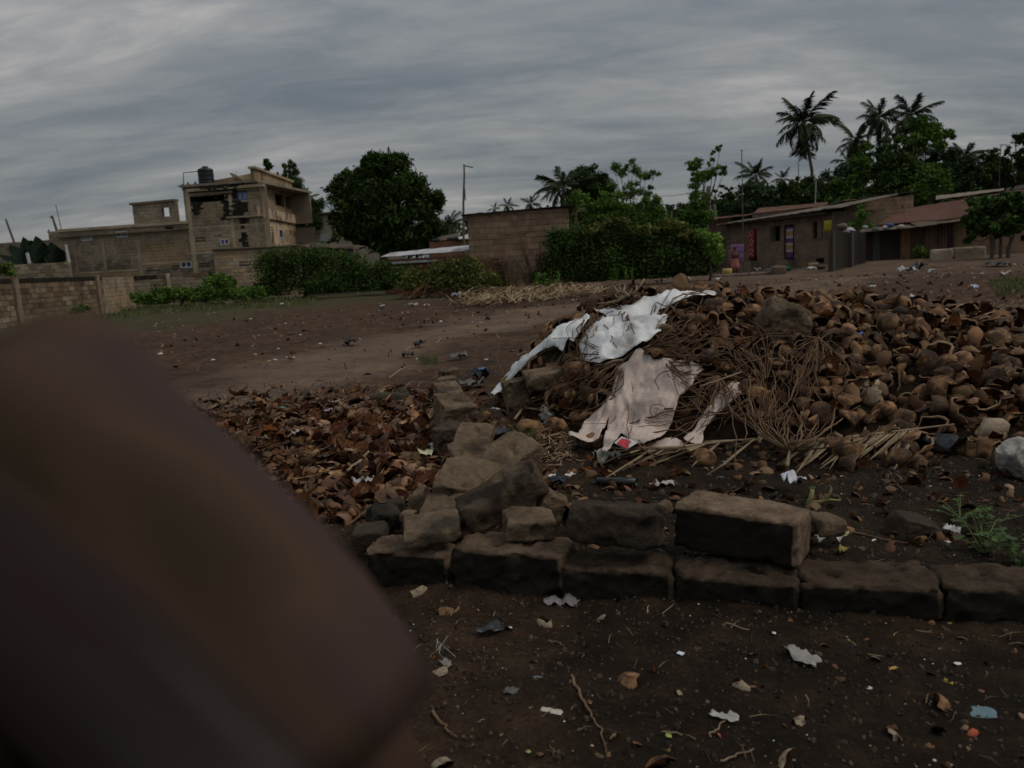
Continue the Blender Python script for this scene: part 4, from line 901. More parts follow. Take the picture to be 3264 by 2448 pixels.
scrap('withered yellow leaf below the white wrapper', 2683, 1766, 0.075, 0.03, (0.30, 0.24, 0.06), 46, 0.7, name='fallen_leaf', cat='leaf', curl=0.5)
scrap('small white paper triangle near the dark wedge of block', 3035, 1700, 0.07, 0.05, (0.55, 0.53, 0.52), 47, 0.5, curl=0.5)
scrap('small pale rectangle of card by the green weeds', 3018, 1726, 0.035, 0.02, (0.58, 0.55, 0.44), 48, 0.6, jag=0.03, curl=0.08)
scrap('white plastic sliver in the black soil beyond the wrapper', 2785, 1724, 0.03, 0.012, WHITE, 49, 0.4)
scrap('brown leaf scrap standing in black soil right of the heap foot', 2838, 1555, 0.05, 0.05, (0.22, 0.15, 0.09), 50, 0.7, pit=0.7)
scrap('black plastic sheet lying between heap husks at the right', 3010, 1440, 0.30, 0.16, (0.018, 0.018, 0.022), 51, 0.3, lift=0.03)
scrap('blue shred hanging among the husks at mid heap', 2722, 1120, 0.05, 0.02, (0.05, 0.10, 0.45), 52, 0.5, lift=0.15)
# yard litter further away
YL = [(1120, 1102, 0.42, 'dark flattened rag on the worn track', (0.03, 0.028, 0.026)), (1335, 1108, 0.30, 'dark scrap at the edge of the track nearest the mossy wall end', (0.035, 0.03, 0.028)), (1300, 1140, 0.22, 'dark lump beside green grass tuft on the track', (0.04, 0.035, 0.03)), (1460, 1148, 0.26, 'grey scrap right of the grass tuft', (0.12, 0.12, 0.12)),
      (1218, 984, 0.42, 'grey-white crumpled bag by the far bushes', (0.34, 0.34, 0.33)), (1360, 980, 0.35, 'whitish scrap with red near the straw pile end', (0.5, 0.38, 0.36)), (1455, 950, 0.75, 'bluish white bag heap left of the straw pile', (0.30, 0.33, 0.38)), (1318, 978, 0.35, 'small grey bag left of the whitish scrap', (0.30, 0.30, 0.30)),
      (1740, 893, 0.8, 'white bundle at the foot of the stalks against the block house', (0.60, 0.58, 0.53)), (2190, 895, 0.55, 'white crumpled bag at the foot of the right bush', (0.52, 0.51, 0.50)), (2290, 893, 0.45, 'small white bag on bare ground right of the big bush', (0.58, 0.57, 0.55)), (2100, 903, 0.5, 'grey scrap under the middle of the big bush', (0.32, 0.31, 0.3)),
      (2808, 826, 1.0, 'pale blue bag on the ground in front of the dark shed', (0.30, 0.40, 0.58)), (2913, 957, 0.34, 'clear plastic bottle-like scrap behind the husk heap', (0.42, 0.45, 0.45)), (3104, 921, 0.30, 'white and blue scrap on the right part of the yard', (0.45, 0.48, 0.62)), (3092, 919, 0.22, 'small orange scrap beside the white and blue one', (0.5, 0.16, 0.07)),
      (2780, 918, 0.22, 'small white scrap in the yard above the heap crest', (0.6, 0.6, 0.58)), (3200, 880, 0.5, 'white crumpled lump at the right side of the yard', (0.42, 0.41, 0.40)), (3120, 818, 0.5, 'white scrap near the kerb under the broad-leaved tree', (0.56, 0.56, 0.5)), (2890, 872, 0.8, 'grey-white rubbish clump across the right yard', (0.34, 0.33, 0.32)),
      (2930, 858, 0.7, 'black plastic bag lying in the right yard', (0.025, 0.025, 0.03)), (3178, 850, 1.0, 'dark bag standing in the yard near the right edge', (0.03, 0.03, 0.035)), (925, 1152, 0.16, 'pale splinter on the track at left', (0.35, 0.3, 0.22)), (1340, 1045, 0.18, 'small dark scrap in mid yard', (0.03, 0.03, 0.03)), (900, 976, 0.35, 'white stone-like lump on the grass by the left bush', (0.5, 0.47, 0.42)),
      (420, 990, 0.6, 'pale broken plank piece by the fence weeds', (0.42, 0.36, 0.30)), (730, 973, 0.4, 'small whitish bag in the weeds by the left bush', (0.42, 0.40, 0.38)), (2970, 870, 0.35, 'little white bag in the right yard', (0.5, 0.5, 0.48)), (3020, 882, 0.4, 'pale scrap right of the little white bag', (0.45, 0.4, 0.34)), (2710, 945, 0.2, 'white fleck behind the right crest of the heap', (0.55, 0.55, 0.5))]
for i, (px, py, s, lab, c) in enumerate(YL): scrap(lab, px, py, s, s*0.5, c, 100+i, 0.5, name='yard_scrap', cat='scrap', curl=0.45, lift=0.01)
# the red square scrap with its white border
P4 = [(1958, 1412), (1981, 1392), (2018, 1403), (2032, 1412), (1996, 1434)]
def card(name, label, P, mat, off, parent=None, scale=1.0, nh=3):
    cx_ = sum(p[0] for p in P)/len(P); cy_ = sum(p[1] for p in P)/len(P); Q = [(cx_+(p[0]-cx_)*scale, cy_+(p[1]-cy_)*scale) for p in P]
    W3 = hits([q[0] for q in Q], [q[1] for q in Q], off); m = MB(); c = W3.mean(0); vs = [tuple(c)]+[tuple(w) for w in W3]; n = len(Q)
    m.add(vs, [(0, 1+i, 1+(i+1) % n) for i in range(n)]); o = m.build(name, mat, parent); s = o.modifiers.new('t', 'SOLIDIFY'); s.thickness = 0.002
    return tag(o, label, 'label' if label and not parent else None)
cw = card('printed_scrap', 'bright red square scrap with white border at the hem of the pinkish sheet', P4, flatmat('white_border', (0.55, 0.54, 0.54), 0.5, scale=20), 0.125)
card('red_panel', None, [(1966, 1412), (1983, 1397), (2012, 1407), (2000, 1416), (2006, 1426), (1992, 1429)], flatmat('crimson', (0.45, 0.02, 0.035), 0.5, scale=20), 0.135, cw)
# mossy log
def log():
    a, b = hit(1182, 1288), hit(1312, 1280); L = (b-a).length; m = MB(); pts = []; rad = []
    for i in range(12):
        t = i/11; p = a.lerp(b, t); pts.append(Vector((p.x, p.y, p.z+0.045+0.01*math.sin(t*5)))); rad.append((0.055 if 0.1 < t < 0.93 else 0.036)*(1+0.12*math.sin(i*2.1)))
    m.tube(pts, rad, 11); o = m.build('log', M('mossy_bark', [(0.3, (0.03, 0.028, 0.018)), (0.7, (0.075, 0.068, 0.04))], scale=12, bump=0.9), None, True); tag(o, 'short dark mossy log lying among husk chips', 'log')
log()
def pipe():
    a, b = hit(1905, 1548), hit(2030, 1552); m = MB(); n = 14; R = 0.027; u = (b-a).normalized(); v = Vector((0, 0, 1)); w = u.cross(v).normalized(); v = w.cross(u)
    vs = []
    for p, r_ in ((a, R*0.9), (b, R), (b, R*0.86), (a, R*0.76)):
        for j in range(n): t = 2*PI*j/n; vs.append(p+Vector((0, 0, R))+(v*math.cos(t)*0.85+w*math.sin(t))*r_)
    fs = [(k*n+j, ((k+1) % 4)*n+j, ((k+1) % 4)*n+(j+1) % n, k*n+(j+1) % n) for k in range(4) for j in range(n)]
    m.add(vs, fs); o = m.build('plastic_tube', flatmat('black_plastic', (0.022, 0.024, 0.024), 0.35, scale=20), None, True); tag(o, 'open black plastic tube lying between heap and kerb', 'tube')
pipe()
# single twigs and straws of the foreground
def stick(label, P, r0, r1, mat, cat='twig', name='fallen_twig', off=0.008, group=None, wob=0.003):
    W3 = hits([p[0] for p in P], [p[1] for p in P], off); pts = []
    W3 = [Vector(w) for w in W3]
    for i in range(len(W3)-1):
        for k in range(4): pts.append(W3[i].lerp(W3[i+1], k/4)+Vector((RND.gauss(0, wob), RND.gauss(0, wob), 0)))
    pts.append(W3[-1]); m = MB(); n = len(pts); m.tube(pts, [r0+(r1-r0)*i/(n-1) for i in range(n)], 6); o = m.build(name, mat, None, True); return tag(o, label, cat, group)
stick('long bent brown twig running down the middle of the foreground', [(1822, 2152), (1838, 2190), (1862, 2240), (1885, 2285), (1915, 2325), (1932, 2400)], 0.0055, 0.0018, TWIG)
stick('short brown twig right beside the sleeve end, pointing down', [(1380, 2268), (1405, 2300), (1430, 2330), (1456, 2352)], 0.005, 0.0025, TWIG)
stick('pale straw lying in front of the kerb', [(2308, 1984), (2348, 1996), (2388, 2007)], 0.0028, 0.002, STEMM, 'straw', 'straw')
stick('long thin straw near the bottom edge', [(2300, 2425), (2350, 2405), (2402, 2387)], 0.003, 0.002, STEMM, 'straw', 'straw')
stick('thin straw crossing the pale plastic strip', [(2262, 2345), (2290, 2320), (2312, 2298)], 0.003, 0.002, STEMM, 'straw', 'straw')
stick('short curved pale twig left of mid foreground', [(1748, 2042), (1775, 2046), (1798, 2058)], 0.0024, 0.0014, STEMM)
stick('thin pale twig low in mid foreground', [(2108, 2332), (2150, 2335), (2176, 2342)], 0.0024, 0.0014, STEMM)
stick('small curved twig at the bottom left of the foreground', [(1748, 2375), (1762, 2390), (1768, 2412)], 0.0022, 0.0014, TWIG)
stick('dry brown root running right from the white wrapper', [(2680, 1688), (2770, 1708), (2830, 1722), (2896, 1732)], 0.006, 0.003, TWIG)
stick('short brown stick leaning in black soil behind the squared block', [(2845, 1530), (2865, 1550), (2882, 1568)], 0.006, 0.004, TWIG)
stick('brown flat stick across the husk chips', [(1108, 1500), (1140, 1475), (1175, 1440)], 0.010, 0.008, STEMM, 'stick', 'stick', 0.07)
stick('bent brown twig between husk chips and rubble near the sleeve', [(1108, 1675), (1150, 1640), (1185, 1610), (1230, 1625)], 0.006, 0.004, TWIG, off=0.09)
stick('curved twig against the orange-topped block', [(1382, 1545), (1390, 1520), (1400, 1500), (1420, 1490)], 0.007, 0.004, TWIG, off=0.10)
stick('thin branch lying on the worn track at left', [(930, 1095), (985, 1080), (1035, 1108)], 0.012, 0.006, TWIG, off=0.02)
stick('pale stick resting on husks above the right sheet strip', [(2232, 1232), (2290, 1212), (2362, 1186)], 0.008, 0.006, STEMM, 'stick', 'stick', 0.20)
stick('thick peeled root across the gap between tarp and sheet', [(1905, 1180), (1925, 1165), (1955, 1152), (1985, 1148)], 0.018, 0.010, STEMM, 'root', 'root', 0.12)
# pale fibre wisp by the sleeve end
fw = MB()
for k in range(7):
    r = random.Random(k); a = (1395+r.uniform(-8, 8), 2075+r.uniform(-8, 8)); P = [a, (a[0]+r.uniform(-10, 25), a[1]+r.uniform(-45, 25)), (a[0]+r.uniform(0, 60), a[1]+r.uniform(-55, 35))]
    W3 = hits([p[0] for p in P], [p[1] for p in P], np.array([0.01, 0.03, 0.01])); fw.tube([Vector(w) for w in W3], 0.0008, 3, cap=False)
tag(fw.build('fibre_wisp', flatmat('nylon', (0.4, 0.4, 0.38), 0.4)), 'wisp of pale nylon fibres beside the sleeve end', 'fibre')
# crumbs, pebbles and specks that nobody could count
def crumbs(name, n, xr, yr, s0, s1, mats, label, seed, keep=None, flatn=0.5):
    r = random.Random(seed); m = MB(); k = 0
    while k < n:
        x = r.uniform(*xr); y = r.uniform(*yr)
        if keep and not keep(x, y, r): continue
        k += 1; s = r.uniform(s0, s1)*(1 if r.random() < .8 else 1.7); z = float(HG(x, y)); a = r.uniform(0, 6.28); mi = r.randrange(len(mats)) if r.random() < 0.85 else 0
        b = [(x+s*math.cos(a+q)*r.uniform(0.6, 1.1), y+s*math.sin(a+q)*r.uniform(0.6, 1.1), z-s*0.15) for q in (0, 1.6, 3.1, 4.7)]
        t = [(x+(p[0]-x)*0.6+r.uniform(-.2, .2)*s, y+(p[1]-y)*0.6, z+s*flatn*r.uniform(0.4, 1.1)) for p in b]
        m.add(b+t, [(4, 5, 6, 7), (0, 1, 5, 4), (1, 2, 6, 5), (2, 3, 7, 6), (3, 0, 4, 7)], mi)
    return tag(m.build(name, mats), label, kind='stuff')
GXS = np.arange(-12, 26, 0.05); GYS = np.arange(1.2, 40, 0.05)
_gx, _gy = np.meshgrid(GXS, GYS, indexing='ij'); _gz = hgt(_gx, _gy)
def HG(x, y): return _gz[min(len(GXS)-1, max(0, int((x+12)/0.05+0.5))), min(len(GYS)-1, max(0, int((y-1.2)/0.05+0.5)))]
SO = [flatmat('crumb_a', (0.030, 0.021, 0.014)), flatmat('crumb_b', (0.058, 0.040, 0.027)), flatmat('crumb_c', (0.028, 0.022, 0.018)), flatmat('crumb_d', (0.10, 0.07, 0.046))]
crumbs('soil_crumbs', 11000, (-1.0, 2.6), (1.7, 4.2), 0.0022, 0.008, SO, 'crumbs of dark soil and grit in the near ground', 1, None, 0.8)
crumbs('soil_crumbs', 6500, (-3.6, 5.5), (3.0, 10), 0.004, 0.016, SO, 'grit and small clods over the middle ground', 2, None, 0.7)
SP = [flatmat('speck_white', (0.62, 0.60, 0.56), 0.5), flatmat('speck_tan', (0.36, 0.25, 0.14)), flatmat('speck_grey', (0.25, 0.25, 0.26)), flatmat('speck_tan2', (0.26, 0.16, 0.08))]
crumbs('litter_specks', 480, (-0.8, 2.4), (1.75, 3.1), 0.0012, 0.0045, SP, 'tiny pale bits of shell and paper in the near soil', 3, None, 0.3)
crumbs('litter_specks', 450, (-0.3, 5), (3.0, 5.5), 0.002, 0.009, SP, 'tiny pale bits on the soil between kerb and heap', 4, None, 0.3)
crumbs('litter_specks', 1500, (-12, 25), (8, 36), 0.010, 0.05, SP+[SO[2], SO[1], SO[1]], 'small pale bits scattered over the yard', 5, lambda x, y, r: y > 7+abs(x+1)*0.2 and (r.random() < (0.25 if x < 2 else 0.8)), 0.3)
# straw, grass
def blades(name, n, f, l0, l1, w, mats, label, seed, lean=0.5, flatl=False, parent=None, kind='stuff'):
    r = random.Random(seed); m = MB()
    for _ in range(n):
        x, y = f(r); L = r.uniform(l0, l1); a = r.uniform(0, 6.28); z = float(HG(x, y)) if y > 1.2 else hz(x, y)
        if flatl:
            e = Vector((math.cos(a)*L*r.uniform(.7, 1), math.sin(a)*L*.9, r.uniform(0, 0.25)*L)); b = Vector((x, y, z+r.uniform(0, flatl))); s = Vector((-math.sin(a), math.cos(a), 0.2))*w
            mid = b+e*0.5+Vector((0, 0, L*r.uniform(-.02, .14)))+s*r.uniform(-6, 6); m.add([b-s, b+s, mid+s, mid-s, b+e], [(0, 1, 2, 3), (3, 2, 4)], r.randrange(len(mats)))
        else:
            b = Vector((x, y, z)); t = Vector((math.cos(a)*lean*L*r.random(), math.sin(a)*lean*L*r.random(), L)); a2 = r.uniform(0, 3.14); s = Vector((math.cos(a2), math.sin(a2), 0))*w
            m.add([b-s, b+s, b+t*0.6+s*0.7, b+t*0.6-s*0.7, b+t+Vector((t.x, t.y, -0.1*L))], [(0, 1, 2, 3), (3, 2, 4)], r.randrange(len(mats)))
    o = m.build(name, mats, parent)
    return tag(o, label, kind=kind)
GR = [flatmat('grass_a', (0.06, 0.09, 0.025)), flatmat('grass_b', (0.10, 0.115, 0.04)), flatmat('grass_c', (0.16, 0.14, 0.06))]
STR = [flatmat('straw_a', (0.20, 0.13, 0.07)), flatmat('straw_b', (0.30, 0.21, 0.115)), flatmat('straw_c', (0.13, 0.08, 0.043)), flatmat('straw_d', (0.38, 0.285, 0.165))]
def inpx(P, z=0.0, cen=False):
    Q = [tuple(flat(*p)[:2]) for p in P]; xs = [q[0] for q in Q]; ys = [q[1] for q in Q]
    def f(r):
        while True:
            x = r.uniform(min(xs), max(xs)); y = r.uniform(min(ys), max(ys))
            if inpoly(x, y, Q): return x, y
    return f
blades('straw_litter', 1300, inpx([(1440, 972), (1500, 948), (1640, 930), (1900, 925), (1930, 940), (1720, 962), (1600, 978), (1480, 985)]), 0.35, 1.6, 0.02, STR, 'bleached straw and stalks spread on the ground before the block house', 1, flatl=0.22)
blades('straw_litter', 260, inpx([(1640, 1440), (1720, 1400), (1800, 1440), (1840, 1500), (1760, 1530), (1660, 1480)]), 0.06, 0.16, 0.003, STR, 'matted golden straw beside the cream slab', 2, flatl=0.04)
blades('straw_litter', 500, inpx([(650, 1290), (1400, 1230), (1440, 1560), (1200, 1700), (900, 1600)]), 0.08, 0.28, 0.003, STR+[STR[2]], 'thin straws mixed through the husk chips', 3, flatl=0.05)
blades('straw_litter', 420, inpx([(2600, 960), (3264, 985), (3264, 1030), (2900, 1010)]), 0.15, 0.35, 0.004, STR, 'dry straws at the far right of the heap', 4, flatl=0.15)
blades('straw_litter', 900, lambda r: (r.uniform(-9, 22), r.uniform(9, 34)), 0.1, 0.5, 0.006, STR+SO, 'dead stalks strewn over the yard', 6, flatl=0.02)
blades('straw_litter', 900, lambda r: (r.uniform(-0.6, 3.6), r.uniform(1.8, 5.4)), 0.02, 0.09, 0.0011, STR+SO, 'tiny dry straws in the near soil', 7, flatl=0.006)
blades('grass', 5200, inpx([(0, 1060), (250, 1010), (420, 985), (800, 955), (1010, 950), (1000, 975), (700, 990), (450, 1010), (300, 1040)]), 0.04, 0.26, 0.016, GR, 'low grass along the foot of the fence and bushes', 8)
blades('grass', 260, inpx([(1335, 1140), (1395, 1138), (1400, 1160), (1340, 1165)]), 0.05, 0.14, 0.004, GR, 'tuft of grass on the worn track', 9)
blades('grass', 300, inpx([(1620, 1420), (1700, 1410), (1720, 1440), (1660, 1450)]), 0.03, 0.10, 0.003, GR, 'small green grass among the fallen blocks', 10)
blades('grass', 900, inpx([(3150, 900), (3264, 890), (3264, 940), (3180, 945)]), 0.05, 0.25, 0.01, GR, 'patch of grass at the right of the yard', 11)

# ------------------------------------------------------------------ small green plants
LEAFN = M('weed_leaf', [(0.3, (0.030, 0.062, 0.015)), (0.7, (0.065, 0.115, 0.03))], scale=12, rough=0.6, bump=0.1, rnd=0.25)
LEAFS = flatmat('weed_stem', (0.16, 0.19, 0.06))
def weed(label, px, py, h, n, seed, leaf=0.03, spread=0.5):
    r = random.Random(seed); p = hit(px, py); root = empty('weed', p, label, 'weed', 'green weeds right of the kerb'); m = MB(); lv = MB()
    for s in range(n):
        a = r.uniform(0, 6.28); tip = p+Vector((math.cos(a)*h*spread*r.random()*1.5, math.sin(a)*h*spread*r.random()*1.5, h*r.uniform(0.4, 1))); mid = p.lerp(tip, 0.5)+Vector((0, 0, h*0.1)); m.tube([p, mid, tip], [0.0025, 0.002, 0.001], 4, cap=False)
        for k in range(7):
            c = (p.lerp(mid, k/3.5) if k < 3.5 else mid.lerp(tip, (k-3.5)/3.5)); aa = r.uniform(0, 6.28); d = Vector((math.cos(aa), math.sin(aa), r.uniform(-.2, .5))); L = leaf*r.uniform(0.6, 1.2); w = Vector((-math.sin(aa), math.cos(aa), r.uniform(-.3, .3)))*L*0.42
            lv.add([c, c+d*L*0.5+w, c+d*L+Vector((0, 0, -0.2*L)), c+d*L*0.5-w, c+d*L*0.55+Vector((0, 0, -0.1*L))], [(0, 1, 4), (1, 2, 4), (2, 3, 4), (3, 0, 4)])
    wpart(m, 'stem', LEAFS, root); q = wpart(lv, 'leaves', LEAFN, root)
weed('broad clump of nettle-like weed at the right edge of the soil', 3135, 1765, 0.17, 14, 1, 0.036, 0.9)
weed('weed with finer leaves behind the nettle-like clump', 3060, 1655, 0.12, 9, 2, 0.024, 0.9)
weed('small weed at the extreme right below the clump', 3245, 1800, 0.12, 8, 3, 0.03, 0.8)
weed('weed rising between the nettle-like clump and the white paper', 3120, 1700, 0.15, 9, 4, 0.028, 0.9)
weed('tiny fern-like weed on the cream slab', 1640, 1422, 0.07, 8, 5, 0.018, 1.0)
def stub():
    p = hit(2575, 1612); root = empty('succulent_sprout', p, 'pale green sprouting stem behind the big squared block', 'plant'); m = MB()
    q = at(2590, 1560, p.y); q2 = at(2640, 1592, p.y-0.02); q3 = at(2652, 1552, p.y-0.02); q4 = at(2680, 1595, p.y)
    m.tube([p, p.lerp(q, .5)+Vector((0.004, 0, 0)), q], [0.013, 0.011, 0.010], 7); m.tube([p.lerp(q, .25), p.lerp(q2, .6), q2, q4], [0.009, 0.008, 0.007, 0.004], 6); m.tube([q2, q2.lerp(q3, .6), q3], [0.006, 0.006, 0.004], 6)
    wpart(m, 'stem', flatmat('sprout', (0.24, 0.24, 0.09)), root, True)
    lv = MB(); r = random.Random(4)
    for c in (q, q, q, q3, q4, q2, q):
        for _ in range(2):
            a = r.uniform(0, 6.28); d = Vector((math.cos(a), math.sin(a), 0.5))*0.022; w = Vector((-math.sin(a), math.cos(a), 0))*0.007; lv.add([c, c+d*.5+w, c+d, c+d*.5-w], [(0, 1, 2, 3)])
    wpart(lv, 'leaves', LEAFN, root)
stub()

# ------------------------------------------------------------------ people
SKIN = M('skin_dark', [(0.3, (0.045, 0.026, 0.018)), (0.7, (0.075, 0.043, 0.028))], scale=6, rough=0.55, bump=0.05, rnd=0)
def body(joints, edges, root='pelvis', mat=SKIN, lev=2, parent=None):
    names = list(joints); me = bpy.data.meshes.new('body'); me.from_pydata([joints[n][0] for n in names], [(names.index(a), names.index(b)) for a, b in edges], [])
    o = link('body', me, parent); s = o.modifiers.new('skin', 'SKIN'); sv = me.skin_vertices[0].data
    for i, n in enumerate(names):
        rr_ = joints[n][1]; sv[i].radius = rr_ if isinstance(rr_, tuple) else (rr_, rr_); sv[i].use_root = (n == root)
    s.use_smooth_shade = True; b = o.modifiers.new('sub', 'SUBSURF'); b.levels = lev; b.render_levels = lev; me.materials.append(mat); return o
def loft(rings, mat, name, parent, n=28, fold=0.0, seed=0, caps=True, smooth=True, thick=0.0):
    """rings: (centre, axis a half-vector, axis b half-vector)"""
    V = []; sh = seed*3.1
    for k, (c, a, b) in enumerate(rings):
        for j in range(n):
            t = 2*PI*j/n; f = 1+fold*mnoise.noise(Vector((math.cos(t)*2.2+sh, math.sin(t)*2.2, k*0.12)))
            V.append(tuple(Vector(c)+(Vector(a)*math.cos(t)+Vector(b)*math.sin(t))*f))
    F = [(k*n+j, k*n+(j+1) % n, (k+1)*n+(j+1) % n, (k+1)*n+j) for k in range(len(rings)-1) for j in range(n)]
    if caps: F += [tuple(range(n-1, -1, -1))]
    m = MB(); m.add(V, F); o = m.build(name, mat, parent, smooth)
    if thick: s = o.modifiers.new('t', 'SOLIDIFY'); s.thickness = thick
    return o
# ------------------------------------------------------------------ buildings and walls
def HZ(px): return 1224-FPX*math.tan(PITCH)/math.cos(ROLL)-(px-1632)*math.tan(ROLL)
class Fac:
    """an upright wall plane between two ground points, with features read off the photograph"""
    def __init__(s, pa, Ya, pb, Yb):
        s.A = at(pa, HZ(pa)+20, Ya); s.A.z = 0; s.B = at(pb, HZ(pb)+20, Yb); s.B.z = 0
        s.u = (s.B-s.A).normalized(); s.L = (s.B-s.A).length; s.n = Vector((s.u.y, -s.u.x, 0))
    def uv(s, px, py):
        d = Vector(rays(px, py)[0]); o = Vector((0, 0, EYE)); t = (s.A-o).dot(s.n)/d.dot(s.n); p = o+d*t; return ((p-s.A).dot(s.u), p.z)
    def W(s, u, v, w=0.0): return s.A+s.u*u+Vector((0, 0, v))+s.n*w
    def rect(s, x0, y0, x1, y1):
        xm, ym = (x0+x1)/2, (y0+y1)/2; return (s.uv(x0, ym)[0], s.uv(x1, ym)[0], s.uv(xm, y1)[1], s.uv(xm, y0)[1])
    def box(s, mb, u0, u1, v0, v1, w0, w1, mi=0, col=None):
        P = [s.W(u, v, w) for u in (u0, u1) for v in (v0, v1) for w in (w0, w1)]
        mb.add(P, [(0, 1, 3, 2), (4, 6, 7, 5), (0, 4, 5, 1), (2, 3, 7, 6), (0, 2, 6, 4), (1, 5, 7, 3)], mi, col)
def holes_split(u0, u1, v0, v1, holes):
    us = sorted(set([u0, u1]+[max(u0, min(u1, h[i])) for h in holes for i in (0, 1)])); vs = sorted(set([v0, v1]+[max(v0, min(v1, h[i])) for h in holes for i in (2, 3)]))
    for a, b in zip(us, us[1:]):
        for c, d in zip(vs, vs[1:]):
            m, n = (a+b)/2, (c+d)/2
            if b-a > 1e-4 and d-c > 1e-4 and not any(h[0] < m < h[1] and h[2] < n < h[3] for h in holes): yield (a, b, c, d)
def solid(f, parent, u0, u1, v0, v1, holes, mat, w0=-0.2, w1=0.0, name='wall', loc=None):
    mb = MB()
    for r in holes_split(u0, u1, v0, v1, holes): f.box(mb, *r, w0, w1)
    o = mb.build(name, mat, parent)
    if parent is not None: place(parent, o)
    return o
UNIT = None
def unit_brick(mat):
    mb = MB(); mb.box((0, 0, 0), (0.5, 0.5, 0.5)); return mb.mesh('brick', mat)
def courses(f, parent, u0, u1, v0, v1, ch, bl, holes, mats, joined, name='brick', joint=0.018, proud=0.022, seed=0, col=None, jit=0.012, sloped=None, w0=0.0):
    r = random.Random(seed); mb = MB(); row = 0; v = v0; me = [unit_brick(m) for m in mats] if not joined else None
    ang = math.atan2(f.u.y, f.u.x)
    while v < v1-0.03:
        top = min(v+ch, v1); u = u0-(bl/2 if row % 2 else 0)-r.uniform(0, 0.1)
        while u < u1:
            L = bl*r.uniform(0.93, 1.07); a, b = max(u, u0), min(u+L, u1); u += L
            if b-a < 0.05: continue
            if sloped and sloped((a+b)/2) < (v+top)/2: continue
            for (p, q, s, t) in holes_split(a+joint/2, b-joint/2, v+joint/2, top-joint/2, holes):
                if q-p < 0.04 or t-s < 0.03: continue
                w = proud+r.uniform(-jit, jit); k = r.randrange(len(mats)) if col is None else col((p+q)/2, (s+t)/2, r)
                if joined: f.box(mb, p, q, s, t, w0-0.05, w0+w, k)
                else:
                    o = link(name, me[k], parent); c = f.W((p+q)/2, (s+t)/2, w0+(w-0.05)/2)
                    o.matrix_world = Matrix.Translation(c) @ Matrix.Rotation(ang+r.gauss(0, 0.004), 4, 'Z') @ Matrix.Diagonal((q-p, w+0.05, t-s, 1)); o.parent = parent
                    if parent is not None: o.matrix_parent_inverse = Matrix.Translation(-Vector(parent.location))
        v += ch; row += 1
    if joined:
        o = mb.build('block_courses', mats, parent); o['kind'] = 'stuff'
        if parent is not None: place(parent, o)
        return o
def sub(parent, o):
    o.matrix_parent_inverse = parent.matrix_world.inverted() if parent.type != 'EMPTY' else Matrix.Translation(-Vector(parent.location)); return o
FRW = flatmat('window_frame_white', (0.55, 0.56, 0.60), 0.5); FRB = flatmat('window_frame_blue', (0.07, 0.13, 0.34), 0.5)
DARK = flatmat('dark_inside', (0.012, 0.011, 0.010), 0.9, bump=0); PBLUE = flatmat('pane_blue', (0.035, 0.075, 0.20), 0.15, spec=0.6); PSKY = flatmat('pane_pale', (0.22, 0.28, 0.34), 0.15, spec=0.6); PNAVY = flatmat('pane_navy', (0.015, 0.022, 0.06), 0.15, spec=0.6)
def window(f, parent, px, frame, panes, w=0.03, fw=0.055, nm='window'):
    u0, u1, v0, v1 = f.rect(*px); mb = MB()
    f.box(mb, u0, u1, v0, v0+fw, -0.06, w); f.box(mb, u0, u1, v1-fw, v1, -0.06, w); f.box(mb, u0, u0+fw, v0+fw, v1-fw, -0.06, w); f.box(mb, u1-fw, u1, v0+fw, v1-fw, -0.06, w)
    n = len(panes)
    for i in range(1, n): c = u0+(u1-u0)*i/n; f.box(mb, c-fw/2, c+fw/2, v0+fw, v1-fw, -0.05, w-0.01)
    o = mb.build(nm, frame, parent); place(parent, o)
    for i, m in enumerate(panes):
        a = u0+(u1-u0)*i/n; b = u0+(u1-u0)*(i+1)/n; mb = MB(); f.box(mb, a+fw/2, b-fw/2, v0+fw, v1-fw, -0.045, -0.03); q = mb.build('pane', m, o); q.matrix_parent_inverse = Matrix.Translation(-Vector(parent.location)) @ Matrix(); q.matrix_parent_inverse = Matrix()
    return (u0, u1, v0, v1)
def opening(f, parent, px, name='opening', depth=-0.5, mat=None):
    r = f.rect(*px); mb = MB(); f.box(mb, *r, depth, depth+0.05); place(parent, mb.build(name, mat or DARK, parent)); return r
def grille(f, parent, px, nu, nv, mat, name='burglar_bars', t=0.025):
    u0, u1, v0, v1 = f.rect(*px); mb = MB()
    for i in range(nu+1): c = u0+(u1-u0)*i/nu; f.box(mb, c-t, c+t, v0, v1, 0.0, 0.05)
    for i in range(nv+1): c = v0+(v1-v0)*i/nv; f.box(mb, u0-t, u1+t, c-t, c+t, 0.002, 0.047)
    o = mb.build(name, mat, parent); place(parent, o); return o
def vents(f, parent, px, n, rows=1, mat=None):
    u0, u1, v0, v1 = f.rect(*px); du = (u1-u0)/n; dv = (v1-v0)/rows
    for k in range(rows):
        for i in range(n): mb = MB(); f.box(mb, u0+du*(i+.18), u0+du*(i+.82), v0+dv*(k+.2), v0+dv*(k+.8), -0.01, 0.036); place(parent, mb.build('vent_hole', mat or DARK, parent))
CONC = [(0.30, (0.21, 0.166, 0.115)), (0.5, (0.315, 0.253, 0.178)), (0.7, (0.41, 0.335, 0.245))]
def fm(name, c, k=1.0, st=(1, 1, 1), dirt=None): return M(name, [(p, tuple(v*k*q for v, q in zip(cc, c))) for p, cc in CONC], scale=0.9, detail=8, bump=0.4, bscale=14, coord='World', rnd=0.10, stretch=st, dirt=dirt, bdist=0.03)
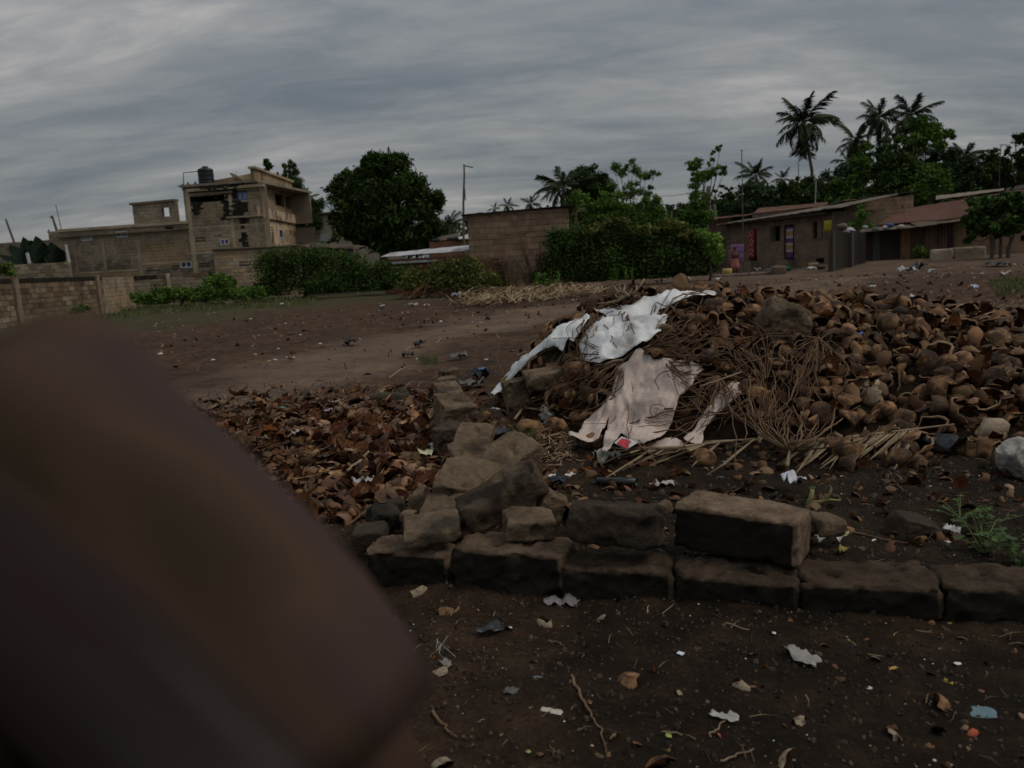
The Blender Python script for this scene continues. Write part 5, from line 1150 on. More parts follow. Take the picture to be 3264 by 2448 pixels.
WALLA = fm('old_concrete', (1, 1, 1), 1.0); WALLB = fm('old_concrete_warm', (1.12, 0.98, 0.84), 0.98); WALLC = fm('old_concrete_grey', (0.92, 0.97, 1.0), 0.85); WALLD = fm('old_concrete_dark', (0.9, 0.88, 0.85), 0.62)
MORT = fm('mortar', (1, 0.95, 0.9), 0.62); PLAST = fm('plaster', (1.12, 1.05, 0.98), 1.45, dirt=((0.13, 0.11, 0.09), 1.3, 0.5, 0.62)); BEAM = fm('concrete_band', (1.02, 1.0, 0.95), 1.3)
SOOT = M('black_mould', [(0.3, (0.012, 0.011, 0.009)), (0.7, (0.045, 0.038, 0.028))], scale=3, bump=0.3, rnd=0)
MUD = [M('mud_block_%d' % i, [(0.3, tuple(v*0.7 for v in c)), (0.7, tuple(v*1.25 for v in c))], scale=2.0, bump=0.5, bscale=16, rnd=0.14, coord='World', bdist=0.03) for i, c in enumerate([(0.27, 0.185, 0.12), (0.31, 0.21, 0.13), (0.225, 0.16, 0.11), (0.25, 0.165, 0.105)])]

def left_building():
    f = Fac(182, 52, 846, 50); root = empty('apartment_building', f.W(f.L/2, 0), 'unfinished grey block building with black mould streaks and a water tank on its tower', 'building')
    zt = lambda px, py: f.uv(px, py)[1]; U = lambda px, py: f.uv(px, py)[0]
    uT = U(600, 760); uE = U(845, 760); vlow = zt(400, 722); vt = zt(720, 588)
    win = [(757, 611, 788, 637), (703, 761, 730, 780), (576, 834, 612, 853), (370, 737, 407, 756), (259, 750, 294, 767)]
    R = [f.rect(*w) for w in win]; slot = f.rect(592, 624, 716, 644); hole = f.rect(527, 720, 554, 735)
    solid(f, root, uT, uE, 0, vt, R+[slot], MORT); solid(f, root, 0, uT, 0, vlow, R+[hole], MORT)
    MP = [[(603, 600), (640, 598), (632, 622), (606, 622)], [(614, 645), (640, 645), (637, 690), (622, 690), (618, 662)], [(640, 594), (772, 588), (772, 612), (756, 612), (757, 632), (735, 634), (716, 618), (660, 606)], [(736, 640), (778, 640), (780, 692), (738, 692)], [(706, 632), (732, 626), (732, 704), (718, 704), (710, 676)], [(762, 690), (780, 690), (782, 724), (764, 724)], [(764, 738), (790, 738), (790, 795), (768, 795)]]
    MQ = [[f.uv(*p) for p in P] for P in MP]
    def col(u, v, r):
        if any(inpoly(u+r.gauss(0, 0.14), v, q) for q in MQ): return 4
        if u > uT and u < U(655, 760) and v > zt(600, 660): return 0
        if U(440, 800) < u < uT and zt(500, 850) < v < zt(500, 775): return 1
        if v < zt(400, 865) and u < U(450, 850): return 1
        return r.choice((0, 0, 0, 2, 1) if v > 3 else (0, 2, 2, 3))
    courses(f, root, uT, uE, 0, vt, 0.2, 0.42, R+[slot], [WALLA, WALLB, WALLC, WALLD, SOOT], True, col=col, seed=1)
    courses(f, root, 0, uT, 0, vlow, 0.2, 0.42, R+[hole], [WALLA, WALLB, WALLC, WALLD, SOOT], True, col=col, seed=2)
    opening(f, root, (592, 624, 716, 644), 'balcony_opening', -1.2); opening(f, root, (527, 720, 554, 735), 'wall_hole', -0.4)
    mb = MB()      # bands, ledges and pilasters
    for (a, b, c, d) in ((600, 790, 846, 793), (190, 864, 600, 868)): pass
    def band(x0, x1, y, h, w, m): r = f.rect(x0, y-h/2, x1, y+h/2); mb = MB(); f.box(mb, *r, 0.0, w); place(root, mb.build('concrete_band', m, root))
    band(186, 604, 743, 5, 0.20, WALLD); band(182, 604, 722, 9, 0.10, BEAM); band(600, 846, 600, 9, 0.32, BEAM); band(724, 846, 690, 5, 0.16, BEAM); band(597, 742, 616, 6, 0.06, BEAM); band(608, 846, 715+5, 5, 0.035, BEAM); band(235, 440, 866, 5, 0.035, BEAM); band(440, 606, 838, 5, 0.035, BEAM); band(595, 742, 805, 5, 0.035, BEAM); band(757, 846, 603, 4, 0.07, BEAM)
    def pil(x, y0, y1, wd, m=BEAM):
        u, v1_ = f.uv(x, y0); _, v0_ = f.uv(x, y1); mb = MB(); f.box(mb, u-wd/2, u+wd/2, v0_, v1_, 0.0, 0.045); place(root, mb.build('pilaster', m, root))
    pil(596, 608, 888, 0.28); pil(731, 612, 800, 0.22); pil(842, 592, 795, 0.25, WALLA); pil(327, 770, 880, 0.22, WALLA); pil(440, 765, 880, 0.22, WALLA); pil(236, 770, 880, 0.2, WALLA)
    # black mould: ragged sheets of growth on the blocks
    def mould(P, seed):
        Q = [f.uv(*p) for p in P]; r = random.Random(seed); mb = MB(); u0, u1 = min(q[0] for q in Q), max(q[0] for q in Q); v0, v1 = min(q[1] for q in Q), max(q[1] for q in Q)
        s = 0.1; v = v0; k = 0
        while v < v1:
            u = u0+r.uniform(0, .1)
            while u < u1:
                if inpoly(u+r.gauss(0, 0.13), v+r.gauss(0, 0.10), Q) and r.random() < 0.55: f.box(mb, u, u+s*r.uniform(0.8, 2.4), v, v+s*r.uniform(0.7, 1.25), 0.0, 0.05+0.004*r.random()+(0.29 if P[0][1] < 606 and v > zt(700, 606) else 0))
                u += s
            v += s; k += 1
        place(root, mb.build('mould_growth', SOOT, root))
    mould([(603, 606), (640, 604), (632, 622), (606, 622)], 1); mould([(617, 645), (637, 645), (636, 672), (632, 685), (622, 680), (620, 662)], 2); mould([(716, 598), (772, 588), (772, 612), (755, 612), (756, 628), (735, 630), (716, 618), (676, 616), (660, 606)], 3)
    mould([(738, 645), (776, 645), (778, 690), (741, 692), (734, 668)], 4); mould([(708, 640), (728, 632), (730, 700), (720, 702), (712, 676)], 5); mould([(762, 692), (780, 692), (782, 724), (764, 724)], 6); mould([(700, 612), (735, 612), (735, 632), (718, 640), (700, 622)], 9); mould([(786, 592), (812, 588), (812, 597), (786, 600)], 10); mould([(766, 742), (788, 742), (788, 792), (770, 792)], 7)
    mould([(630, 594), (716, 588), (716, 606), (640, 608)], 8)
    window(f, root, win[0], FRB, [PSKY, PSKY]); window(f, root, win[1], FRW, [PBLUE, PNAVY]); window(f, root, win[2], FRW, [PNAVY, PNAVY]); window(f, root, win[3], FRW, [PBLUE, PNAVY]); window(f, root, win[4], FRW, [PSKY, PSKY])
    for w, n, rw in (((624, 754, 658, 772), 6, 2), ((684, 748, 708, 754), 4, 1), ((634, 835, 670, 852), 6, 2), ((468, 858, 512, 866), 6, 1), ((549, 844, 570, 862), 3, 2)): vents(f, root, w, n, rw)
    # tower side
    g = Fac(845, 50, 958, 58.3); vl = g.uv(845, 690)[1]; gt = g.uv(850, 548)[1]; SW = [(877, 620, 905, 657), (910, 629, 939, 665)]; SR = [g.rect(*w) for w in SW]
    LW = [(856, 722, 870, 762), (890, 731, 902, 760), (912, 733, 929, 768), (939, 738, 952, 768)]; LR = [g.rect(*w) for w in LW]; gb = g.uv(850, 792)[1]
    solid(g, root, 0, g.L, 0, vl, LR, PLAST); solid(g, root, 0.0, g.L, vl, gt, SR, MORT)
    courses(g, root, 0.0, g.L, vl, gt, 0.2, 0.42, SR, [WALLA, WALLB], True, seed=3)
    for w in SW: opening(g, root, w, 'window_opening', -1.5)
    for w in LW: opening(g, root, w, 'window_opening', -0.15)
    for i in (0, 2, 3): grille(g, root, LW[i], 2 if i != 2 else 3, 5, PLAST, t=0.035)
    window(g, root, LW[1], FRW, [PNAVY])
    mb = MB(); g.box(mb, -0.1, g.L+0.1, vl-0.12, vl+0.5, 0, 0.16); place(root, mb.build('concrete_band', PLAST, root)); mb = MB(); g.box(mb, -0.1, g.L+0.15, gt-0.10, gt+0.03, -0.3, 0.16); place(root, mb.build('roof_edge', BEAM, root))
    mb = MB(); g.box(mb, 1.3, 1.55, gb, gt-0.2, 0.0, 0.06); place(root, mb.build('pilaster', WALLD, root))
    # set-back top storey with sloping parapet
    h = Fac(672, 51.5, 857, 50.6); top0, top1 = h.uv(673, 580)[1], h.uv(855, 546)[1]; sl = lambda u: top0+(top1-top0)*u/h.L
    mb = MB(); P = [h.W(0, vt-0.3, 0), h.W(h.L, vt-0.3, 0), h.W(h.L, top1, 0), h.W(0, top0, 0)]; P2 = [p-h.n*0.2 for p in P]; mb.add(P+P2, [(0, 1, 2, 3), (7, 6, 5, 4), (3, 2, 6, 7), (0, 3, 7, 4), (1, 5, 6, 2)]); place(root, mb.build('parapet_wall', WALLB, root))
    # floors and back, so that it is a body
    mb = MB(); back = 8.5
    f.box(mb, uT, uE, vt-0.02, vt+0.12, -back, 0.35); f.box(mb, 0, uT, vlow-0.25, vlow-0.1, -back, -0.2); f.box(mb, 0, uE, 0, vlow-0.25, -back, -back+0.2); f.box(mb, uT, uE, vlow, vt, -back+0.4, -back+0.6); f.box(mb, 0.0, 0.2, 0, vlow-0.25, -back, -0.2); f.box(mb, uT, uT+0.2, 0, vt, -back, -0.2)
    place(root, mb.build('roof', WALLC, root))
    # small block on the low roof with a hole that shows the sky
    k = Fac(455, 54, 592, 53); kt = k.uv(520, 641)[1]; kb_ = vlow-0.5; H = k.rect(517, 661, 540, 690)
    solid(k, root, 0, k.L, kb_, kt, [H], MORT, name='roof_room_wall'); courses(k, root, 0, k.L, kb_, kt, 0.2, 0.42, [H], [WALLA, WALLC], True, seed=5)
    mb = MB(); k.box(mb, -0.1, k.L, kt-0.08, kt+0.06, -0.3, 0.15); place(root, mb.build('roof_edge', WALLD, root))
    # tank, frame, dish
    c = f.W(U(644, 590), vt+0.13, -0.6); t = empty('water_tank', c, 'black ribbed water tank on the tower roof', 'water tank'); prof = [(0, 0), (0.46, 0), (0.48, 0.15), (0.46, 0.2), (0.48, 0.3), (0.46, 0.45), (0.47, 0.6), (0.46, 0.75), (0.48, 0.86), (0.43, 0.96), (0.2, 1.04), (0.19, 1.09), (0, 1.1)]
    mb = MB(); n = 20; V = [(r_*math.cos(2*PI*j/n), r_*math.sin(2*PI*j/n), z_) for r_, z_ in prof for j in range(n)]; mb.add(V, [(i*n+j, i*n+(j+1) % n, (i+1)*n+(j+1) % n, (i+1)*n+j) for i in range(len(prof)-1) for j in range(n)]); mb.build('tank_body', flatmat('tank_black', (0.012, 0.014, 0.016), 0.5), t)
    mb = MB(); mb.tube([(0, 0, 1.05), (0, 0, 1.12)], 0.16, 12); mb.build('lid', flatmat('tank_lid', (0.03, 0.032, 0.035), 0.5), t)
    c2 = f.W(U(580, 600), vt+0.12, -0.3); mb = MB(); a = f.W(U(578, 597), vt+0.1, -0.3); b_ = f.W(U(576, 549), zt(576, 549), -0.3); d_ = f.W(U(622, 545), zt(622, 545), -0.3); mb.tube([a, b_, d_], 0.03, 5); tag(mb.build('pipe_frame', flatmat('rusty_pipe', (0.05, 0.035, 0.03))), 'thin pipe frame standing on the tower roof left of the water tank', 'pipe')
    dsh = f.W(U(740, 565), zt(740, 565), -0.4); t = empty('satellite_dish', dsh, 'pale satellite dish tilted up on the tower roof', 'satellite dish'); mb = MB(); V = []; n = 16
    for i in range(5):
        for j in range(n): rr_ = 0.42*i/4; V.append((rr_*math.cos(2*PI*j/n), rr_*math.sin(2*PI*j/n), rr_*rr_*0.5))
    mb.add(V, [(i*n+j, i*n+(j+1) % n, (i+1)*n+(j+1) % n, (i+1)*n+j) for i in range(4) for j in range(n)]); o = mb.build('reflector', flatmat('dish', (0.62, 0.56, 0.45)), t, True); o.rotation_euler = (math.radians(-18), math.radians(28), 0); o.modifiers.new('t', 'SOLIDIFY').thickness = 0.02
    mb = MB(); mb.tube([(0, 0, 0), (0.05, 0, -0.4)], 0.025, 6); mb.tube([(0, 0, 0), (0.1, 0, 0.4)], 0.012, 5); mb.build('mast', flatmat('dish_mast', (0.1, 0.1, 0.1)), t)
    return f
LB = left_building()
def simple_wall(name, label, cat, f, v1, mat, v0=0.0, thick=0.2, holes=(), parent=None, w1=0.0, group=None):
    root = empty(name, f.W(f.L/2, 0), label, cat, group); solid(f, root, 0, f.L, v0-0.3 if v0 == 0 else v0, v1, list(holes), mat, -thick, w1); return root
# annex in front of the tower foot
fa = Fac(692, 49, 968, 50.5); va = fa.uv(800, 791)[1]; ra = simple_wall('annex', 'low grey-brown block annex at the foot of the tower, partly behind the big left bush', 'building', fa, va, MORT)
courses(fa, ra, 0, fa.L, 0, va, 0.22, 0.44, [], [WALLA, WALLC, WALLB], True, seed=8); mb = MB(); fa.box(mb, -0.1, fa.L+0.1, va, va+0.07, -3, 0.2); place(ra, mb.build('roof', WALLD, ra)); vents(fa, ra, (762, 832, 800, 848), 6, 2)
# far left house and low wall with plants before it
fl = Fac(-260, 60, 186, 58); vl_ = fl.uv(90, 769)[1]; rl = simple_wall('house', 'plain grey house wall at the far left behind dark plants', 'building', fl, vl_, WALLC); courses(fl, rl, 0, fl.L, 1.0, vl_, 0.22, 0.44, [], [WALLC, WALLD], True, seed=9); mb = MB(); fl.box(mb, 0, fl.L, vl_-0.2, vl_, -7, -0.2); place(rl, mb.build('roof', WALLD, rl))
fw_ = Fac(60, 49, 236, 49.5); vw = fw_.uv(150, 839)[1]; rw = simple_wall('low_wall', 'low rendered wall below the dark plants, left of the long building', 'wall', fw_, vw, WALLC); courses(fw_, rw, 0, fw_.L, 0.4, vw, 0.22, 0.44, [], [WALLC, WALLD, WALLA], True, seed=10)
# fence walls
FB = [M('fence_block_%d' % i, [(0.3, tuple(v*0.6 for v in c)), (0.7, tuple(v*1.3 for v in c))], scale=3, bump=0.5, bscale=18, rnd=0.2, coord='World') for i, c in enumerate([(0.17, 0.122, 0.077), (0.20, 0.148, 0.095), (0.125, 0.082, 0.056), (0.25, 0.20, 0.145), (0.022, 0.019, 0.014)])]
PILM = M('fence_pillar', [(0.3, (0.14, 0.105, 0.07)), (0.7, (0.26, 0.205, 0.145))], scale=2, bump=0.3, coord='World', rnd=0.08)
ff = Fac(-60, 28.6, 330, 38.5); FH = 1.84; rf = simple_wall('block_fence', 'stained block fence wall with two pillars and a blackened top course', 'wall', ff, FH-0.03, MORT, w1=-0.02)
pu = [ff.rect(42, 900, 62, 980)[0], ff.rect(308, 900, 330, 980)[0]]
courses(ff, rf, 0, ff.L, 0, FH, 0.205, 0.46, [(pu[0], pu[0]+0.38, 0, 3), (pu[1], pu[1]+0.36, 0, 3)], FB, False, seed=12, col=lambda u, v, r: 4 if v > FH-0.24 else (r.choice((0, 0, 0, 1, 1, 2, 2, 3)) if v > FH-1.2 else r.choice((0, 0, 1, 1, 3))), proud=0.02, jit=0.014)
for p, top in zip(pu, (FH+0.02, FH+0.04)): mb = MB(); ff.box(mb, p+0.02, p+0.34, -0.2, top, -0.24, 0.10); place(rf, mb.build('pillar', PILM, rf))
fg = Fac(331, 39, 430, 45.5); rg = simple_wall('plastered_wall', 'plain plastered wall just right of the second fence pillar', 'wall', fg, 1.78, WALLA); courses(fg, rg, 0, fg.L, 0, 1.78, 0.21, 0.46, [], [WALLA, WALLB, WALLC], True, seed=13)
fh = Fac(430, 46, 735, 48); rh = simple_wall('block_fence', 'grey fence wall with black broken top blocks behind the green weeds', 'wall', fh, 1.66, WALLC); courses(fh, rh, 0, fh.L, 0, 1.62, 0.21, 0.46, [], [WALLA, WALLC, WALLD], True, seed=14)
courses(fh, rh, 0, fh.L*0.9, 1.62, 1.86, 0.24, 0.46, [(2.0, 2.6, 1, 3), (4.4, 4.75, 1, 3)], [FB[4], FB[2]], False, seed=15, proud=0.03); mb = MB(); fh.box(mb, fh.rect(533, 900, 541, 920)[0], fh.rect(533, 900, 541, 920)[0]+0.2, -0.1, 1.9, 0.0, 0.14); place(rh, mb.build('pillar', BEAM, rh))

# block house in the middle
def block_house():
    f = Fac(1500, 40, 1820, 40); vt0, vt1 = f.uv(1500, 684)[1], f.uv(1812, 660)[1]; vt = (vt0+vt1)/2; root = empty('block_house', f.W(f.L/2, 0), 'windowless brown block house with a thin dark roof edge and a row of vent holes', 'house')
    V = f.rect(1609, 745, 1679, 757); solid(f, root, 0, f.L, -0.3, vt, [V], MORT, -0.2, -0.01); notch = (f.rect(1813, 670, 1822, 690)[0], f.L+1, f.uv(1815, 668)[1], 9)
    courses(f, root, 0, f.L, 0.0, vt, 0.287, 0.64, [V, notch], MUD, False, seed=20, proud=0.015, jit=0.012, joint=0.022)
    mb = MB(); f.box(mb, V[0], V[1], V[2], V[3], -0.15, -0.12); place(root, mb.build('vent_recess', DARK, root))
    mb = MB(); n = 9; du = (V[1]-V[0])/n; vm = (V[2]+V[3])/2
    for i in range(n+1): f.box(mb, V[0]+du*i-0.035, V[0]+du*i+0.035, V[2], V[3], -0.1, 0.0)
    for i in range(0, n, 2): f.box(mb, V[0]+du*i+0.035, V[0]+du*(i+1)-0.035, vm-0.03, vm+0.03, -0.1, -0.004)
    for i in range(1, n, 2): f.box(mb, V[0]+du*i+0.035, V[0]+du*(i+1)-0.035, V[2], V[2]+0.04, -0.1, -0.004)
    place(root, mb.build('vent_grating', MUD[1], root))
    corr(root, [f.W(-0.28, vt0+0.02, 0.25), f.W(f.L+0.35, vt1+0.08, 0.25), f.W(f.L+0.35, vt1-0.5, -7), f.W(-0.28, vt0-0.5, -7)], flatmat('dark_tin', (0.035, 0.032, 0.03), 0.6), 'roof', 60, 0.03)
    mb = MB(); f.box(mb, 0, 0.2, -0.3, vt-0.4, -6.5, -0.21); f.box(mb, f.L-0.2, f.L, -0.3, vt-0.4, -6.5, -0.21); f.box(mb, 0.21, f.L-0.21, -0.3, vt-0.6, -6.5, -6.3); place(root, mb.build('side_walls', MUD[0], root))
    mb = MB(); f.box(mb, -0.22, 0.0, vt0-0.30, vt0-0.05, -0.5, 0.1); place(root, mb.build('beam_end', WALLD, root))
def corr(parent, Q, mat, name, n, amp, thick=0.02, rows=3, label=None, cat=None):
    a, b, c, d = [Vector(q) for q in Q]; m = MB(); V = []; nn = (b-a).cross(d-a).normalized(); N = n*2+1
    for j in range(rows+1):
        t = j/rows; p = a.lerp(d, t); q = b.lerp(c, t)
        for i in range(N): V.append(p.lerp(q, i/(N-1))+nn*amp*(1 if i % 2 else -1)*0.5+nn*0.03*mnoise.noise(Vector((i*0.13, j*1.7, a.x))))
    m.add(V, [(j*N+i, j*N+i+1, (j+1)*N+i+1, (j+1)*N+i) for j in range(rows) for i in range(N-1)]); o = m.build(name, mat, parent); 
    if parent is not None: place(parent, o)
    s = o.modifiers.new('t', 'SOLIDIFY'); s.thickness = thick
    if label: tag(o, label, cat)
    return o
block_house()
# sheds and roofs left of it
TIN = M('pale_tin', [(0.3, (0.36, 0.37, 0.40)), (0.7, (0.56, 0.57, 0.60))], scale=1.5, rough=0.45, bump=0.1, coord='World', rnd=0, dirt=((0.22, 0.15, 0.11), 1.5, 0.5, 0.7)); RUST = M('rusty_tin', [(0.3, (0.085, 0.038, 0.027)), (0.5, (0.125, 0.058, 0.042)), (0.7, (0.17, 0.092, 0.068))], scale=1.0, rough=0.8, bump=0.1, coord='World', rnd=0, dirt=((0.10, 0.06, 0.045), 1.2, 0.5, 0.7))
REDW = M('red_render', [(0.3, (0.20, 0.095, 0.06)), (0.7, (0.30, 0.15, 0.10))], scale=1.5, coord='World', rnd=0); CRM = M('cream_render', [(0.3, (0.30, 0.27, 0.21)), (0.7, (0.40, 0.365, 0.29))], scale=1.2, coord='World', rnd=0, dirt=((0.18, 0.15, 0.11), 1.2, 0.5, 0.7))
def mid_sheds():
    f = Fac(1225, 47, 1512, 46); root = empty('shed', f.W(f.L/2, 0), 'long low shed with pale tin roof left of the block house', 'shed'); v = f.uv(1370, 817)[1]; solid(f, root, 0, f.L, -0.3, v-0.05, [], REDW)
    corr(root, [f.W(-0.1, f.uv(1230, 819)[1], 0.3), f.W(f.L, f.uv(1508, 797)[1], 0.3), f.W(f.L, f.uv(1508, 778)[1]+0.02, -1.7), f.W(-0.1, f.uv(1232, 804)[1], -1.7)], TIN, 'roof', 40, 0.03)
    mb = MB(); f.box(mb, 0, f.L*0.6, v-0.32, v-0.2, 0.0, 0.25); place(root, mb.build('fascia', TIN, root))
    g = Fac(1375, 52, 1512, 51); r2 = empty('shed', g.W(g.L/2, 0), 'taller shed with red wall and white tin roof just behind the long low shed', 'shed'); v = g.uv(1440, 768)[1]; solid(g, r2, 0, g.L, -0.2, v, [], REDW)
    corr(r2, [g.W(g.uv(1452, 760)[0], g.uv(1452, 763)[1], 0.2), g.W(g.L, g.uv(1508, 760)[1], 0.2), g.W(g.L, g.uv(1508, 736)[1], -2), g.W(g.uv(1460, 740)[0], g.uv(1460, 741)[1], -2)], TIN, 'roof', 10, 0.03)
    P = [g.W(*g.uv(1384, 768), -0.3), g.W(*g.uv(1455, 760), -0.3), g.W(*g.uv(1457, 741), -0.3), g.W(*g.uv(1395, 754), -0.3)]; Q = [p-g.n*0.25 for p in P]; mb = MB(); mb.add(P+Q, [(0, 1, 2, 3), (7, 6, 5, 4), (0, 3, 7, 4), (3, 2, 6, 7), (1, 5, 6, 2)]); place(r2, mb.build('gable', CRM, r2))
    for x, y in ((1397, 767), (1443, 763), (1457, 762)): t = MB(); c = g.W(*g.uv(x, y), 0.35); t.tube([c+Vector((-0.22, 0, 0)), c+Vector((0.22, 0, 0.01))], 0.11, 10); tag(t.build('tyre', flatmat('rubber', (0.02, 0.02, 0.02), 0.8)), 'black tyre-like weight on the edge of the white tin roof, %s' % {1397: 'left by itself', 1443: 'second from left', 1457: 'nearest the pole'}[x], 'roof weight')
    h = Fac(1002, 66, 1300, 66); r3 = empty('house', h.W(h.L/2, 0), 'cream rendered house half hidden by the big mango tree', 'house'); vt = h.uv(1035, 682)[1]; wr = h.rect(1021, 749, 1046, 768); solid(h, r3, 0, h.L, 0, vt, [wr, h.rect(1222, 705, 1240, 730)], CRM); opening(h, r3, (1021, 749, 1046, 768), 'window_opening', -0.25); opening(h, r3, (1222, 705, 1240, 730), 'window_opening', -0.25); grille(h, r3, (1021, 749, 1046, 768), 5, 4, FRW)
    mb = MB(); h.box(mb, -0.3, h.L, vt, vt+0.12, -8, 0.3); place(r3, mb.build('roof', WALLD, r3)); mb = MB(); h.box(mb, 0, 0.2, 0, vt, -8, -0.2); place(r3, mb.build('side_wall', CRM, r3))
    k = Fac(960, 52, 1135, 51); r4 = empty('shed', k.W(k.L/2, 0), 'low brown shed roof between the left bush and the mango tree', 'shed'); corr(r4, [k.W(0, k.uv(962, 786)[1], 0.3), k.W(k.L, k.uv(1180, 788)[1], 0.3), k.W(k.L, k.uv(1180, 779)[1], -2), k.W(0, k.uv(962, 772)[1], -2)], flatmat('brown_tin', (0.10, 0.075, 0.055), 0.6), 'roof', 30, 0.03); solid(k, r4, 0, k.L, -0.2, k.uv(1070, 788)[1], [], WALLD)
mid_sheds()

# ------------------------------------------------------------------ right-hand houses
MUDW = [M('mud_wall_%d' % i, [(0.3, tuple(v*0.7 for v in c)), (0.7, tuple(v*1.25 for v in c))], scale=1.0, bump=0.4, bscale=14, rnd=0.1, coord='World', bdist=0.03) for i, c in enumerate([(0.155, 0.112, 0.082), (0.17, 0.12, 0.09), (0.14, 0.098, 0.078)])]
OLDTIN = M('weathered_sheet', [(0.3, (0.12, 0.10, 0.08)), (0.7, (0.25, 0.215, 0.175))], scale=1.5, rough=0.85, bump=0.2, coord='World', rnd=0, dirt=((0.07, 0.055, 0.045), 1.5, 0.5, 0.7))
def right_house():
    f = Fac(2316, 56, 2652, 46.5); root = empty('row_house', f.W(f.L/2, 0), 'long low mud-coloured house with curtained doors under a corrugated roof', 'house'); ve = f.uv(2500, 692)[1]
    D1 = f.rect(2386, 731, 2412, 832); W1 = f.rect(2464, 721, 2487, 769); D2 = f.rect(2499, 716, 2531, 828); W2 = f.rect(2590, 706, 2606, 761); VT = f.rect(2601, 823, 2627, 839); H = [D1, W1, D2, W2, VT]
    solid(f, root, 0, f.L, -0.3, ve, H, MORT, -0.2, -0.01); courses(f, root, 0, f.L, 0, ve, 0.24, 0.5, H, MUDW, True, seed=30, proud=0.006, jit=0.005, joint=0.012)
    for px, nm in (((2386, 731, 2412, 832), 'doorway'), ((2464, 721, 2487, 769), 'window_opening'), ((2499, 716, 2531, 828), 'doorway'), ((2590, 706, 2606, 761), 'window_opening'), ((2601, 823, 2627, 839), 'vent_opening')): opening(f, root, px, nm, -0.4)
    mb = MB(); u0, u1, v0, v1 = f.rect(2607, 706, 2621, 761); f.box(mb, u0, u1, v0, v1, 0.01, 0.06); place(root, mb.build('shutter', MUDW[2], root)); mb = MB(); u0, u1, v0, v1 = f.rect(2455, 722, 2465, 768); f.box(mb, u0, u1, v0, v1, 0.01, 0.06); place(root, mb.build('shutter', flatmat('olive_paint', (0.07, 0.06, 0.03)), root))
    mb = MB()
    for px in ((2590, 703, 2621, 706), (2590, 761, 2621, 764)): f.box(mb, *f.rect(*px), -0.02, 0.05)
    place(root, mb.build('window_frame', MUDW[1], root))
    a = f.W(-0.4, f.uv(2303, 716)[1], 0.55); b = f.W(f.L+1.2, f.uv(2704, 663)[1]+0.08, 0.55); corr(root, [a, b, b-f.n*4.2+Vector((0, 0, 0.62)), a-f.n*4.2+Vector((0, 0, 0.45))], OLDTIN, 'roof', 110, 0.05, 0.03)
    mb = MB(); f.box(mb, -0.1, f.L, ve-0.12, ve+0.02, 0.0, 0.5); place(root, mb.build('eave_beam', flatmat('dark_wood', (0.03, 0.022, 0.016)), root))
    mb = MB(); f.box(mb, 0, 0.2, -0.3, ve, -4, -0.2); f.box(mb, f.L-0.2, f.L, -0.3, ve, -4, -0.2); f.box(mb, 0.2, f.L-0.2, -0.3, ve, -4, -3.8); place(root, mb.build('side_walls', MUDW[0], root))
    u0, u1, v0, v1 = f.rect(2380, 832, 2418, 852); mb = MB(); f.box(mb, u0, u1, -0.1, v1, 0.0, 0.6); place(root, mb.build('doorstep', WALLD, root)); u0, u1, v0, v1 = f.rect(2494, 828, 2536, 852); mb = MB(); f.box(mb, u0, u1, -0.1, v1, 0.0, 0.6); place(root, mb.build('doorstep', WALLD, root))
    # curtains
    def curtain(label, px, bands, name='curtain', w=0.06, waves=5, f=f):
        u0, u1, v0, v1 = f.rect(*px); cols = sorted(set(b for b in bands)); mats = [flatmat('cur_%d_%d_%d' % tuple(int(x*99) for x in c), c, 0.9, scale=4) for c in cols]; mb = MB(); n = waves*4+1; rws = len(bands)
        V = [f.W(u0+(u1-u0)*i/(n-1), v1-(v1-v0)*j/rws, w+0.035*math.sin(i*PI/2+j*0.2)) for j in range(rws+1) for i in range(n)]
        for j in range(rws):
            mb.m += [cols.index(bands[j])]*(n-1); mb.c += [None]*(n-1); mb.f += [(j*n+i, j*n+i+1, (j+1)*n+i+1, (j+1)*n+i) for i in range(n-1)]
        mb.v = [tuple(v) for v in V]; o = mb.build(name, mats, None, True); o.modifiers.new('t', 'SOLIDIFY').thickness = 0.01; return tag(o, label, 'curtain')
    R_, Wt, Pu, Or, Yl = (0.30, 0.022, 0.028), (0.38, 0.36, 0.36), (0.11, 0.045, 0.13), (0.34, 0.21, 0.10), (0.45, 0.33, 0.12)
    rc = curtain('bright red door curtain with white printed shapes on the left doorway', (2389, 733, 2409, 826), [R_]*9)
    mk = MB()       # white flourishes of the print
    for k, (cy_, s) in enumerate(((0.08, 1), (0.22, -1), (0.40, 1), (0.54, -1), (0.72, 1), (0.86, -1))):
        u0, u1, v0, v1 = f.rect(2389, 733, 2409, 826); c = ((u0+u1)/2+0.03*s, v1-(v1-v0)*cy_); P = [f.W(c[0]+0.15*math.cos(t)*s, c[1]+0.13*math.sin(t), 0.13) for t in np.linspace(-0.6, 3.9, 9)]; mk.tube(P, 0.028, 5)
    mk.build('printed_shape', flatmat('white_print', (0.40, 0.36, 0.36)), rc)
    curtain('purple, white and orange striped curtain in the right doorway', (2510, 722, 2531, 825), [Pu, Wt, Or, Or, Wt, Pu, Pu, Wt, Or, Or, Wt, Pu, Pu, Pu])
    curtain('flat bright yellow cloth hung under the eave at the right end of the row house', (2649, 702, 2673, 739), [(0.32, 0.27, 0.03)]*3, 'yellow_cloth', 0.5, 2)
    fo, f = f, Fac(2318, 47.6, 2376, 47.5)
    hc = curtain('purple and pink printed wrappers hung on a line behind the woman', (2330, 779, 2371, 840), [(0.24, 0.13, 0.26), (0.30, 0.19, 0.33), (0.22, 0.12, 0.24), (0.32, 0.20, 0.32), (0.20, 0.10, 0.18), (0.26, 0.15, 0.25)], 'hanging_cloth', 0.0, 6, f)
    hc['category'] = 'cloth'
